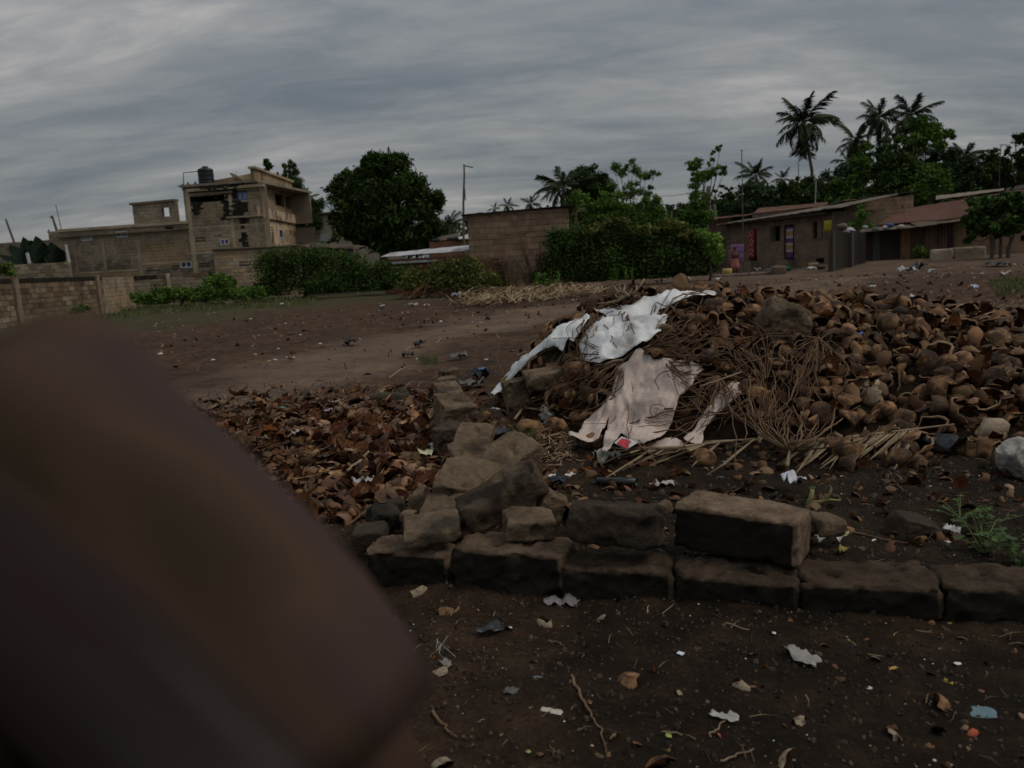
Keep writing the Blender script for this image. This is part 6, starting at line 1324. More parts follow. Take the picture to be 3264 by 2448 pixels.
    curtain('dull pink cloth hanging left of the purple wrappers', (2322, 795, 2341, 856), [(0.20, 0.08, 0.09), (0.25, 0.11, 0.12), (0.18, 0.07, 0.08)], 'hanging_cloth', 0.1, 3, f)['category'] = 'cloth'
    return f
RH = right_house()
def more_right():
    # wall behind, to the right
    f = Fac(2690, 49, 2909, 49); vt0, vt1 = f.uv(2704, 643)[1], f.uv(2906, 612)[1]; root = empty('block_house', f.W(f.L/2, 0.3), 'bare tan block gable wall standing behind the rusty roof', 'house'); vt = (vt0+vt1)/2
    solid(f, root, 0, f.L, 0, vt-0.05, [], MORT, -0.2, -0.01); courses(f, root, 0, f.L, 0, vt, 0.24, 0.5, [], [MUD[0], MUD[1], MUD[3]], True, seed=33, proud=0.01, jit=0.006)
    mb = MB(); f.box(mb, 0, 0.2, 0, vt-0.3, -5, -0.2); f.box(mb, f.L-0.2, f.L, 0, vt-0.3, -5, -0.2); place(root, mb.build('side_walls', MUD[0], root))
    corr(root, [f.W(-0.2, vt0+0.05, 0.15), f.W(f.L+0.1, vt1+0.05, 0.15), f.W(f.L+0.1, vt1-0.1, -5), f.W(-0.2, vt0-0.1, -5)], flatmat('dark_tin2', (0.05, 0.042, 0.036), 0.7), 'roof', 40, 0.04)
    vents(f, root, (2812, 664, 2822, 674), 1); vents(f, root, (2874, 655, 2880, 662), 1)
    # roof panels behind the long house
    r = Fac(2400, 54, 2630, 52); o = empty('tin_roof_house', r.W(r.L/2, 0), 'low house behind with rusty brown roof panels showing over the row house', 'house'); corr(o, [r.W(0, r.uv(2408, 680)[1], 0), r.W(r.L, r.uv(2630, 655)[1], 0), r.W(r.L, r.uv(2625, 641)[1]+0.05, -2.5), r.W(0, r.uv(2410, 661)[1]+0.05, -2.5)], RUST, 'roof', 50, 0.04); solid(r, o, 0, r.L, 0, r.uv(2500, 672)[1], [], MUDW[2], -0.2, -0.05)
    l = Fac(2262, 58, 2330, 57); o = empty('small_hut', l.W(l.L/2, 0), 'small tin roofed hut left of the row house, half behind the big bush', 'hut'); solid(l, o, 0, l.L, -0.2, l.uv(2300, 701)[1], [], MUDW[1]); corr(o, [l.W(-0.4, l.uv(2262, 701)[1], 0.4), l.W(l.L+1.0, l.uv(2372, 688)[1], 0.4), l.W(l.L+1.0, l.uv(2372, 680)[1], -2), l.W(0, l.uv(2310, 686)[1], -2)], RUST, 'roof', 20, 0.04)
    # big rusty roof with mud walls below
    s = Fac(2796, 45.5, 3330, 42.5); root = empty('rusty_roof_house', s.W(s.L/2, 0.3), 'long mud house under a big rusty red tin roof at the right', 'house')
    E0, E1, B1, B0 = at(2796, 716, 45), at(3330, 672, 42), at(3330, 592, 50), at(2868, 668, 51.5); corr(root, [E0, E1, B1, B0], RUST, 'roof', 110, 0.05, 0.03, 5)
    corr(root, [at(2982, 636, 51), at(3200, 606, 50.5), at(3200, 600, 52.2), at(2984, 624, 52.5)], flatmat('roof_ridge', (0.24, 0.19, 0.15), 0.8), 'ridge_sheet', 40, 0.03)
    vt = s.uv(3150, 700)[1]; solid(s, root, s.uv(3035, 760)[0], s.L, 0, vt, [], MUD[3], -0.2, -0.3+0.1) if False else solid(s, root, s.uv(3035, 760)[0], s.L, 0, vt, [s.rect(3256, 750, 3276, 768)], MUD[3], -0.4, -0.2)
    opening(s, root, (3256, 750, 3276, 768), 'window_opening', -0.8)
    solid(s, root, 0, s.uv(3035, 760)[0], 0, s.uv(2900, 712)[1], [], MUDW[2], -1.2, -1.0)
    # dark shed before it: separate sheets, plank door, sagging tin roof
    d = Fac(2756, 43.0, 3042, 43.4); sh = empty('lean_to_shed', d.W(d.L/2, 0.3), 'dark lean-to shed with patched rusty sheets and a sagging tin roof', 'shed')
    SH = [((2756, 744, 2783, 836), (0.03, 0.022, 0.018)), ((2783, 744, 2803, 834), (0.055, 0.06, 0.055)), ((2803, 742, 2870, 832), (0.028, 0.019, 0.015)), ((2871, 738, 2900, 826), (0.17, 0.09, 0.045)), ((2901, 728, 2945, 822), (0.075, 0.045, 0.030)), ((2946, 724, 2985, 815), (0.09, 0.055, 0.036)), ((2986, 716, 3020, 808), (0.06, 0.036, 0.026)), ((3020, 712, 3040, 806), (0.022, 0.014, 0.012))]
    for i, (px, c) in enumerate(SH):
        u0, u1, v0, v1 = d.rect(*px); a = d.W(u0, 0.1, 0.02*(i % 3)); b = d.W(u1, 0.1, 0.03*(i % 2)); t = Vector((0, 0, v1+0.1)); corr(sh, [a, b, b+t, a+t], M('sheet_%d' % i, [(0.3, tuple(v*0.6 for v in c)), (0.7, tuple(v*1.4 for v in c))], scale=2, coord='World', rnd=0, rough=0.8, stretch=(1, 1, 0.3)), 'plank_door' if i == 3 else 'sheet', max(2, int((u1-u0)/0.16)), 0.03, 0.01, 2)
    corr(sh, [at(2740, 740, 42.2), at(2930, 722, 42.2), at(2930, 712, 45.0), at(2748, 728, 45)], OLDTIN, 'roof', 40, 0.04, 0.02, 3); corr(sh, [at(2930, 722, 42.3), at(3060, 703, 42.6), at(3060, 696, 44), at(2900, 708, 44.5)], flatmat('tan_sheet', (0.20, 0.145, 0.10), 0.8), 'roof', 26, 0.04, 0.02, 3)
    J = [(2790, 731, 0.5, (0.10, 0.11, 0.09), 'grey-green bundle on the sagging shed roof'), (2822, 725, 0.45, (0.42, 0.38, 0.36), 'whitish bag on the sagging shed roof'), (2836, 718, 0.55, (0.04, 0.075, 0.19), 'blue plastic sheet on the sagging shed roof'), (2872, 723, 0.5, (0.36, 0.32, 0.27), 'pale rags at the edge of the shed roof'), (2758, 724, 0.35, (0.36, 0.42, 0.36), 'pale green scrap at the left of the shed roof'), (2706, 735, 0.7, (0.50, 0.50, 0.52), 'white cloth hanging on the corner post of the shed fence'), (2684, 722, 0.7, (0.12, 0.10, 0.07), 'bundle of dry leaves on the sheet fence')]
    for i, (px, py, sz, c, lab) in enumerate(J):
        p = at(px, py, 42.4); m = MB(); r = random.Random(i); nn = 8
        for a in range(5):
            for b in range(nn): ph = a/4*PI; th = b/nn*2*PI; k = sz*0.45*(1+0.35*mnoise.noise(Vector((math.cos(th)*2, math.sin(th)*2, a+i*3)))); m.v.append((k*math.sin(ph)*math.cos(th), k*0.6*math.sin(ph)*math.sin(th), k*0.55*math.cos(ph)))
        m.f = [(a*nn+b, a*nn+(b+1) % nn, (a+1)*nn+(b+1) % nn, (a+1)*nn+b) for a in range(4) for b in range(nn)]; m.m = [0]*len(m.f); m.c = [None]*len(m.f); o = m.build('roof_bundle', flatmat('junk_%d' % i, c, 0.7, scale=5), None, True); o.location = p; tag(o, lab, 'bundle')
    # sheet fence in front
    e = Fac(2640, 40.0, 2756, 41.5); fe = empty('sheet_fence', e.W(e.L/2, 0), 'dark fence of upright rusty metal sheets and posts at the end of the row house', 'fence')
    for i, (px, c) in enumerate((((2640, 745, 2660, 866), (0.085, 0.06, 0.048)), ((2661, 741, 2690, 862), (0.038, 0.034, 0.028)), ((2690, 743, 2708, 860), (0.050, 0.034, 0.026)), ((2709, 738, 2732, 858), (0.034, 0.03, 0.027)), ((2733, 744, 2756, 854), (0.026, 0.019, 0.015)))):
        u0, u1, v0, v1 = e.rect(*px); a = e.W(u0, -0.1, 0.04*(i % 2)); b = e.W(u1, -0.1, 0.05*((i+1) % 2)); corr(fe, [a, b, b+Vector((0, 0, v1+0.1)), a+Vector((0, 0, v1+0.18))], flatmat('fsheet_%d' % i, c, 0.8), 'sheet', 4, 0.03, 0.01, 3)
    for px in (2650, 2709): u = e.uv(px, 800)[0]; mb = MB(); e.box(mb, u-0.06, u+0.06, -0.2, e.uv(px, 740)[1], 0.06, 0.18); place(fe, mb.build('post', flatmat('grey_post', (0.09, 0.075, 0.065)), fe))
    # concrete barrier blocks and far dark roof
    for x0, y0, x1, y1, lab in ((2980, 797, 3040, 824, 'left of the two long concrete kerb blocks below the rusty roof'), (3044, 790, 3145, 818, 'right and longer of the two concrete kerb blocks below the rusty roof')):
        k = Fac(x0, 40, x1, 40); u0, u1, v0, v1 = k.rect(x0, y0, x1, y1); me = rough_mesh('concrete_block', (k.L, 0.5, v1-v0+0.3), WALLA, x0, r=0.05, amp=0.03, seg=0.09, cuts=2); o = link('concrete_block', me); o.location = k.W(k.L/2, (v0+v1)/2-0.1, -0.25); o.rotation_euler = (0, 0, math.atan2(k.u.y, k.u.x)); tag(o, lab, 'block', 'concrete kerb blocks')
    c = Fac(3190, 56, 3380, 55); o = empty('house', c.W(c.L/2, 0.4), 'house with dark overhanging roof at the upper right edge', 'house'); corr(o, [c.W(0, c.uv(3192, 613)[1], 0.5), c.W(c.L, c.uv(3380, 578)[1], 0.5), c.W(c.L, c.uv(3380, 562)[1], -4), c.W(0, c.uv(3200, 600)[1], -4)], OLDTIN, 'roof', 40, 0.05); solid(c, o, 0.3, c.L, 0, c.uv(3280, 604)[1], [], WALLD, -0.2, -0.1)
more_right()

# stools, pots, low kerb and benches before the row house
def yard_things():
    def slab(label, px0, py, px1, h, dep, mat, Y, name='kerb_stone', cat='kerb', seed=1):
        k = Fac(px0, Y, px1, Y); me = rough_mesh(name, (k.L, dep, h), mat, seed, r=0.05, amp=0.03, seg=0.1, cuts=3); o = link(name, me); o.location = k.W(k.L/2, h/2-0.05, 0); o.rotation_euler = (0, 0, math.atan2(k.u.y, k.u.x)); tag(o, label, cat)
    slab('long low earth kerb in front of the row house, left piece', 2262, 884, 2384, 0.20, 0.4, MUDW[2], 43.5, seed=3); slab('low earth kerb in front of the row house, right piece', 2388, 880, 2470, 0.22, 0.4, MUDW[2], 43.5, seed=4)
    slab('brown tree stump seat on the ground before the striped curtain', 2460, 868, 2502, 0.5, 0.6, MUDW[1], 43.0, 'stump', 'stump', 5)
    def pot(label, px, py, Y, r, h, c):
        p = at(px, py, Y); p.z = hz(p.x, p.y); m = MB(); prof = [(r*.7, 0), (r, h*.5), (r*.95, h*.9), (r*.8, h), (r*.7, h*.92), (r*.6, h*.2)]; n = 14; m.add([(a*math.cos(2*PI*j/n), a*math.sin(2*PI*j/n), z) for a, z in prof for j in range(n)], [(i*n+j, i*n+(j+1) % n, (i+1)*n+(j+1) % n, (i+1)*n+j) for i in range(len(prof)-1) for j in range(n)]+[tuple(range(n-1, -1, -1))]); o = m.build('basin', flatmat('pot_%d' % px, c, 0.5), None, True); o.location = p; tag(o, label, 'basin')
    pot('green basin by the striped curtain', 2502, 842, 46.5, 0.35, 0.28, (0.03, 0.14, 0.10)); pot('grey pot on the ground left of the stump seat', 2465, 846, 45, 0.30, 0.30, (0.16, 0.17, 0.18)); pot('tan basin near the wall vent', 2593, 838, 44.5, 0.28, 0.3, (0.30, 0.19, 0.10)); pot('dark pot left of the stump seat', 2448, 855, 44, 0.28, 0.3, (0.06, 0.07, 0.07)); pot('yellow plastic pot beside the woman', 2318, 858, 45, 0.28, 0.45, (0.40, 0.32, 0.10)); pot('dark cooking pot near the end of the row house', 2617, 856, 42.5, 0.22, 0.2, (0.05, 0.045, 0.04))
    p = at(2588, 856, 42.5); scrap('white scraps beside the pots at the house end', 2586, 859, 0.7, 0.3, (0.45, 0.43, 0.40), 301, name='yard_scrap', cat='scrap'); scrap('small white bird-like scrap before the row house', 2416, 862, 0.45, 0.25, (0.55, 0.52, 0.48), 302, name='yard_scrap', cat='scrap', curl=0.7)
yard_things()
def small_person(label, px, py, Y, H, dress, arms, wrap=None, child=False):
    p = at(px, py, Y); p.z = hz(p.x, p.y); root = empty('person', p, label, 'person'); k = H/1.6
    J = {'pelvis': ((0, 0, .86), .12), 'waist': ((0, 0, .98), .11), 'chest': ((0, 0, 1.16), (.13, .10)), 'neckb': ((0, 0, 1.28), .055), 'neck': ((0, 0, 1.33), .045), 'head': ((0, -.01, 1.44), .09), 'crown': ((0, 0, 1.51), .07), 'nose': ((0, -.10, 1.42), .012),
         'hr': ((.08, 0, .8), .085), 'kr': ((.09, -.02, .44), .055), 'ar': ((.09, 0, .07), .035), 'tr': ((.1, -.14, .03), .03), 'hl': ((-.08, 0, .8), .085), 'kl': ((-.09, -.02, .44), .055), 'al': ((-.09, 0, .07), .035), 'tl': ((-.1, -.14, .03), .03)}
    E_ = [('pelvis', 'waist'), ('waist', 'chest'), ('chest', 'neckb'), ('neckb', 'neck'), ('neck', 'head'), ('head', 'crown'), ('head', 'nose'), ('pelvis', 'hr'), ('hr', 'kr'), ('kr', 'ar'), ('ar', 'tr'), ('pelvis', 'hl'), ('hl', 'kl'), ('kl', 'al'), ('al', 'tl')]
    for i, A in enumerate(arms):
        s = -1 if i == 0 else 1; J['s%d' % i] = ((s*.15, 0, 1.22), .048); J['e%d' % i] = (A[0], .036); J['w%d' % i] = (A[1], .026); J['h%d' % i] = (A[2], .03); E_ += [('chest', 's%d' % i), ('s%d' % i, 'e%d' % i), ('e%d' % i, 'w%d' % i), ('w%d' % i, 'h%d' % i)]
    J = {n: (tuple(k*c for c in q), tuple(k*c for c in r_) if isinstance(r_, tuple) else k*r_) for n, (q, r_) in J.items()}
    body(J, E_, parent=root)
    if dress: loft([((0, 0, k*z), (k*w, 0, 0), (0, k*w*.75, 0)) for z, w in dress[1]], flatmat(dress[0][0], dress[0][1], 0.9, scale=3), 'dress', root, 20, 0.08, 3, caps=False, thick=0.01)
    if wrap: loft([((0, 0, k*z), (k*w, 0, 0), (0, k*w*.8, 0)) for z, w in wrap[1]], flatmat(wrap[0][0], wrap[0][1], 0.9, scale=3), 'wrapper', root, 20, 0.1, 4, caps=False, thick=0.01)
    m = MB(); r0 = .10*k
    for i in range(7):
        for j in range(12): a = i/6*1.9; t = j/12*2*PI; m.v.append((r0*math.sin(a)*math.cos(t), .012*k+r0*1.05*math.sin(a)*math.sin(t), k*1.47+r0*math.cos(a)))
    m.f = [(i*12+j, i*12+(j+1) % 12, (i+1)*12+(j+1) % 12, (i+1)*12+j) for i in range(6) for j in range(12)]; m.m = [0]*72; m.c = [None]*72; m.build('hair', flatmat('hair2', (0.012, 0.010, 0.009), 0.8), root, True)
small_person('woman in a pink dress standing before the hung purple cloths', 2343, 874, 46.2, 1.65, (('pink_dress', (0.34, 0.13, 0.11)), [(0.30, 0.26), (0.55, 0.23), (0.8, 0.19), (0.95, 0.15), (1.05, 0.13)]), [((-.22, -.08, 1.0), (-.12, -.26, 1.06), (-.05, -.32, 1.08)), ((.23, -.05, 1.02), (.14, -.24, 1.1), (.08, -.31, 1.14))], (('maroon_top', (0.13, 0.04, 0.05)), [(0.95, 0.16), (1.1, 0.165), (1.22, 0.15), (1.27, 0.08)]))
small_person('small dark child standing with arms apart beside the big bush', 2272, 876, 45.5, 0.62, (('child_cloth', (0.14, 0.06, 0.05)), [(0.7, 0.15), (0.85, 0.14), (1.1, 0.15), (1.24, 0.13)]), [((-.30, 0, 1.05), (-.42, 0, .88), (-.46, 0, .82)), ((.30, 0, 1.05), (.42, 0, .9), (.46, 0, .84))])

# ------------------------------------------------------------------ masts, poles and wires
POLEM = flatmat('old_pole', (0.12, 0.095, 0.075), 0.9); GPOLE = flatmat('grey_pole', (0.30, 0.30, 0.31), 0.7); CPOST = flatmat('concrete_post', (0.20, 0.18, 0.155), 0.9)
def pole(label, P, Y, r0, r1, mat=POLEM, name='pole', cat='pole', arms=(), ground=True, group=None):
    pts = [at(x, y, Y) for x, y in P]
    if ground: pts.append(Vector((pts[-1].x, pts[-1].y, hz(pts[-1].x, pts[-1].y)-0.1)))
    root = empty(name, Vector((pts[-1].x, pts[-1].y, pts[-1].z)), label, cat, group); m = MB(); n = len(pts); m.tube(pts, [r1+(r0-r1)*i/(n-1) for i in range(n)], 7); wpart(m, 'shaft', mat, root)
    for a in arms: m = MB(); m.tube([at(x, y, Y) for x, y in a], r1*0.8, 5); wpart(m, 'arm', mat, root)
pole('tall crooked wooden pole with a short top arm left of the block house', [(1479, 524), (1480, 560), (1477, 640), (1478, 760)], 49, 0.085, 0.045, arms=[[(1479, 528), (1508, 534)], [(1481, 600), (1483, 640)]])
pole('thin antenna mast with a small cross at its tip before the tall palm group', [(2364, 478), (2366, 560), (2367, 680)], 52, 0.04, 0.025, arms=[[(2358, 480), (2370, 480)], [(2363, 520), (2375, 545)]], name='antenna_mast', cat='antenna')
pole('thin dark mast rising behind the row house roof', [(2545, 520), (2546, 650)], 60, 0.04, 0.03, name='antenna_mast', cat='antenna'); pole('pale slim mast above the row house roof, nearest the tall palm', [(2601, 575), (2599, 640)], 54, 0.045, 0.035, GPOLE, name='antenna_mast', cat='antenna')
pole('square concrete electricity post beside the round-leaved tree', [(2258, 593), (2262, 700)], 60, 0.20, 0.14, CPOST, 'electricity_post', 'post'); pole('short concrete post just right of the electricity post', [(2276, 650), (2280, 700)], 60, 0.16, 0.13, CPOST, 'electricity_post', 'post')
pole('tall thin antenna pole at the left end of the long building', [(178, 655), (196, 733)], 54, 0.03, 0.02, arms=[[(175, 657), (181, 654)]], name='antenna_mast', cat='antenna', ground=False); pole('crooked wooden pole at the left corner of the long building', [(166, 688), (184, 745)], 54, 0.09, 0.06, arms=[[(160, 690), (170, 700)]], ground=False)
pole('leaning wooden pole above the far left house', [(18, 698), (46, 775)], 56, 0.10, 0.06); pole('short forked stick pole on the far left house', [(155, 732), (163, 762)], 56, 0.06, 0.05, arms=[[(152, 738), (158, 748)]])
pole('white pipe leaning against the dark plants, left one', [(86, 806), (94, 840)], 50, 0.10, 0.10, flatmat('white_pipe', (0.45, 0.45, 0.44)), 'white_pipe', 'pipe', ground=False); pole('white pipe standing at the right end of the dark plants', [(209, 780), (220, 836)], 50, 0.10, 0.08, flatmat('white_pipe', (0.45, 0.45, 0.44)), 'white_pipe', 'pipe', ground=False)
pole('television antenna mast at the upper right edge', [(3191, 462), (3188, 500)], 60, 0.03, 0.025, arms=[[(3186, 462), (3220, 462)], [(3195, 458), (3195, 466)], [(3205, 458), (3205, 466)]], name='antenna_mast', cat='antenna')
pole('thin post between bushes in the middle distance', [(2021, 642), (2022, 670)], 62, 0.08, 0.06); pole('slim post at the gap right of the middle trees', [(2141, 672), (2140, 700)], 60, 0.07, 0.05, CPOST)
def wire(label, a, b, Ya, Yb, sag, r=0.012):
    p, q = at(*a, Ya), at(*b, Yb); m = MB(); m.tube([p.lerp(q, t)-Vector((0, 0, sag*4*t*(1-t))) for t in np.linspace(0, 1, 12)], r, 4); tag(m.build('wire', flatmat('wire', (0.02, 0.02, 0.02))), label, 'wire')
wire('upper electric wire reaching left from the concrete post', (2258, 600), (2040, 622), 60, 70, 0.3, 0.02); wire('lower electric wire reaching left from the concrete post', (2258, 635), (2080, 670), 60, 70, 0.3, 0.02)
# ------------------------------------------------------------------ trees and bushes
def leafmat(name, c0, c1, rough=0.55):
    m = M(name, [(0.3, c0), (0.7, c1)], scale=0.9, detail=3, rough=0.8, bump=0, rnd=0.08, coord='World', spec=0.08, attr='tone')
    return m
L_DARK = leafmat('leaf_dark', (0.028, 0.056, 0.014), (0.058, 0.100, 0.026)); L_MID = leafmat('leaf_mid', (0.050, 0.105, 0.020), (0.095, 0.165, 0.036)); L_LIGHT = leafmat('leaf_light', (0.075, 0.15, 0.028), (0.13, 0.23, 0.05))
L_PAP = leafmat('leaf_papaya', (0.030, 0.066, 0.018), (0.062, 0.115, 0.03)); L_OLIVE = leafmat('leaf_olive', (0.06, 0.080, 0.022), (0.13, 0.145, 0.045)); L_DRY = leafmat('leaf_dry', (0.09, 0.08, 0.045), (0.17, 0.15, 0.09)); L_BLUE = leafmat('leaf_bluish', (0.028, 0.052, 0.028), (0.052, 0.084, 0.044))
BARK = M('bark', [(0.3, (0.05, 0.038, 0.028)), (0.7, (0.13, 0.10, 0.075))], scale=6, bump=0.6, rnd=0.1); PBARK = M('palm_bark', [(0.3, (0.07, 0.055, 0.045)), (0.7, (0.15, 0.125, 0.10))], scale=4, bump=0.5, rnd=0.1, stretch=(1, 1, 4))
NR = np.random.RandomState(3)
def leaves_obj(name, C, size, mat, parent, droop=0.3, aspect=0.42, tone=(0.6, 1.45), clump_id=None):
    n = len(C); a = NR.uniform(0, 2*PI, n); e = NR.normal(-droop, 0.55, n)
    d = np.stack([np.cos(a)*np.cos(e), np.sin(a)*np.cos(e), np.sin(e)], 1); s = np.cross(d, NR.normal(0, 1, (n, 3))); s /= np.linalg.norm(s, axis=1)[:, None]+1e-9
    L = (size*NR.uniform(0.6, 1.3, n))[:, None]
    nn = np.cross(d, s)
    V = np.stack([C-d*L*.5, C+s*L*aspect*.5-nn*L*0.06, C+d*L*.5, C-s*L*aspect*.5-nn*L*0.06], 1).reshape(-1, 3)
    me = bpy.data.meshes.new(name); me.vertices.add(4*n); me.vertices.foreach_set('co', V.ravel()); me.loops.add(4*n); me.loops.foreach_set('vertex_index', np.arange(4*n, dtype=np.int32)); me.polygons.add(n)
    me.polygons.foreach_set('loop_start', np.arange(0, 4*n, 4, dtype=np.int32)); me.polygons.foreach_set('loop_total', np.full(n, 4, np.int32)); me.update(calc_edges=True); me.materials.append(mat)
    t = NR.uniform(*tone, n)
    if clump_id is not None: k = NR.uniform(0.6, 1.5, clump_id.max()+1); t = t*k[clump_id]*NR.uniform(0.75, 1.2)
    col = np.stack([t*NR.uniform(0.85, 1.25, n), t, t*NR.uniform(0.7, 1.1, n), np.ones(n)], 1); ca = me.color_attributes.new('tone', 'FLOAT_COLOR', 'CORNER'); ca.data.foreach_set('color', np.repeat(col, 4, 0).ravel())
    o = link(name, me, parent)
    if parent is not None: place(parent, o)
    return o
def cloudpts(blobs, Y, n, depth=1.0, clump=0.30, shell=0.55, per=60, zmin=None):
    P = []; ids = []; cid = 0; areas = np.array([b[2]*b[3] for b in blobs], float); areas /= areas.sum()
    for b, ar in zip(blobs, areas):
        c = np.array(at(b[0], b[1], Y)); s = Y/FPX; r = np.array([b[2]*s, (b[2]+b[3])/2*s*depth, b[3]*s]); m = max(8, int(n*ar)); k = max(3, m//per)
        cd = NR.normal(0, 1, (k, 3)); cd /= np.linalg.norm(cd, axis=1)[:, None]; cc = cd*NR.uniform(shell, 0.92, (k, 1))*r
        w = NR.randint(0, k, m); q = cc[w]+NR.normal(0, clump*0.55, (m, 3))*r.mean()*np.array([1, 1, 0.8])
        P.append(c+q); ids.append(w+cid); cid += k
    P = np.concatenate(P); ids = np.concatenate(ids)
    if zmin is not None: P[:, 2] = np.where(P[:, 2] < zmin, zmin+NR.uniform(0, 0.6, len(P)), P[:, 2])
    return P, ids
def tree(name, label, cat, base, Y, blobs, n, size, mat, group=None, trunk=0.22, limbs=True, crown='crown', depth=1.0, clump=0.30, shell=0.55, per=60, droop=0.3, aspect=0.42, lean=0.0, bark=None):
    b3 = at(base[0], base[1], Y); b3.z = hz(b3.x, b3.y)-0.05; root = empty(name, b3, label, cat, group)
    C, ids = cloudpts(blobs, Y, n, depth, clump, shell, per, zmin=0.3); leaves_obj(crown, C, size, mat, root, droop, aspect, clump_id=ids)
    m = MB(); cs = [at(q[0], q[1], Y) for q in blobs]; top = max(cs, key=lambda c: c.z); fork = b3.lerp(Vector((sum(c.x for c in cs)/len(cs), Y, top.z)), 0.42); r = random.Random(int(base[0]))
    m.tube([b3, b3.lerp(fork, .5)+Vector((r.uniform(-.1, .1), 0, 0)), fork], [trunk, trunk*.8, trunk*.62], 9)
    if limbs:
        for c in cs[:12]:
            e = c+Vector((r.uniform(-.2, .2), r.uniform(-.5, .5), 0)); mid = fork.lerp(e, .5)+Vector((r.uniform(-.3, .3), r.uniform(-.3, .3), r.uniform(-.3, .2))); m.tube([fork, mid, e], [trunk*.45, trunk*.28, trunk*.10], 6)
    wpart(m, 'trunk', bark or BARK, root, True); return root
def bush(label, base, Y, blobs, n, size, mat, group=None, **k):
    r = random.Random(len(blobs)*7+int(base[0])); s = 1 if len(blobs) > 6 else 0.2
    blobs = [(b[0]+r.gauss(0, 5*s), b[1]+r.gauss(0, b[3]*0.16*s), b[2]*r.uniform(0.9, 1.15), b[3]*r.uniform(0.85, 1.2)) for b in blobs]; return tree('bush', label, 'bush', base, Y, blobs, n, size, mat, group, trunk=0.07, crown='foliage', **k)
tree('mango_tree', 'large dark rounded mango tree in the left middle of the view', 'tree', (1228, 900), 58, [(1215, 522, 55, 40), (1262, 545, 50, 48), (1180, 560, 45, 40), (1110, 590, 52, 40), (1075, 620, 38, 36), (1130, 650, 75, 55), (1215, 610, 80, 60), (1300, 600, 60, 48), (1350, 640, 48, 45), (1390, 650, 30, 38), (1330, 700, 75, 55), (1220, 690, 90, 55), (1110, 715, 70, 40), (1180, 750, 70, 32), (1300, 765, 75, 34), (1370, 735, 40, 40), (1240, 780, 70, 25), (1268, 505, 16, 18), (1150, 765, 30, 25), (1066, 690, 18, 16)], 34000, 0.42, L_DARK, trunk=0.4, droop=0.6, aspect=0.32, per=70, clump=0.36)
tree('mast_tree', 'tall narrow drooping tree right of the tower, higher twin stems', 'tree', (945, 900), 66, [(905, 535, 11, 18), (916, 560, 14, 26), (933, 540, 15, 25), (942, 580, 20, 36), (950, 630, 26, 45), (958, 690, 34, 50), (965, 740, 42, 40), (985, 650, 16, 20), (1015, 660, 17, 32), (1005, 700, 24, 32), (890, 560, 8, 8)], 11000, 0.30, L_DARK, trunk=0.2, droop=1.1, aspect=0.24, clump=0.4)
tree('treetop', 'little pointed treetop showing right above the tower corner', 'tree', (852, 800), 64, [(850, 520, 7, 14), (857, 532, 9, 14), (848, 540, 9, 10)], 900, 0.30, L_DARK, trunk=0.1, droop=1.0, limbs=False)
GM = 'green trees massed behind the block house and big bush'
tree('round_tree', 'dark dense round tree right behind the tall-fronded palm', 'tree', (1890, 860), 60, [(1880, 560, 52, 32), (1905, 590, 50, 40), (1850, 575, 40, 36), (1860, 630, 60, 42), (1920, 620, 40, 36)], 9000, 0.26, L_DARK, GM, trunk=0.25)
tree('leafy_tree', 'mid green tree over the right end of the block house', 'tree', (1880, 880), 55, [(1850, 650, 45, 38), (1890, 680, 60, 40), (1850, 700, 50, 34)], 6500, 0.22, L_MID, GM)
tree('leafy_tree', 'lighter green rounded tree in the middle of the green mass', 'tree', (1950, 880), 54, [(1945, 645, 50, 36), (1975, 680, 48, 34), (1930, 700, 60, 34)], 7000, 0.20, L_MID, GM)
tree('leafy_tree', 'rounded mid green tree just left of the sky gap', 'tree', (2075, 880), 54, [(2075, 640, 30, 26), (2085, 680, 34, 36), (2060, 700, 40, 28), (2110, 710, 30, 22)], 6000, 0.20, L_MID, GM)
tree('leafy_tree', 'low green growth between the two rounded trees', 'tree', (2020, 880), 56, [(2020, 690, 34, 26), (2010, 715, 50, 20), (2140, 715, 30, 14)], 3500, 0.20, L_DARK, GM)
tree('feathery_tree', 'open flat-branched tree with feathery sprays against the sky', 'tree', (2010, 880), 58, [(1968, 533, 16, 14), (1988, 548, 12, 18), (1952, 532, 12, 5), (2000, 535, 10, 10), (2018, 520, 9, 14), (2030, 545, 18, 12), (2050, 558, 26, 8), (2085, 553, 20, 6), (2070, 562, 22, 7), (2020, 585, 18, 8), (2000, 600, 20, 9), (1955, 590, 24, 8), (2035, 612, 26, 9), (2055, 618, 20, 7), (1995, 625, 20, 12), (2075, 600, 10, 8)], 5200, 0.17, L_MID, trunk=0.08, droop=0.2, clump=0.6, per=40)
tree('spindly_tree', 'slender light green tree with one high leaning branch left of the concrete post', 'tree', (2225, 880), 56, [(2216, 522, 26, 20), (2208, 545, 18, 18), (2248, 560, 32, 18), (2290, 545, 28, 18), (2228, 575, 28, 14), (2262, 520, 8, 10), (2270, 500, 10, 14), (2280, 478, 12, 12), (2290, 472, 12, 8), (2303, 545, 14, 14), (2215, 610, 22, 28), (2228, 640, 34, 34), (2218, 680, 40, 34), (2245, 690, 30, 30), (2165, 690, 16, 20)], 9000, 0.19, L_LIGHT, trunk=0.12, clump=0.36, aspect=0.5)
GR_ = 'dark trees crowding behind the right-hand houses'
tree('knobbly_tree', 'dark tree with small round tufts right of the concrete post', 'tree', (2310, 860), 64, [(2285, 608, 14, 10), (2305, 600, 12, 14), (2326, 604, 9, 12), (2295, 625, 10, 12), (2330, 630, 22, 20), (2350, 640, 30, 26), (2300, 655, 40, 18)], 3600, 0.2, L_DARK, GR_, trunk=0.1)
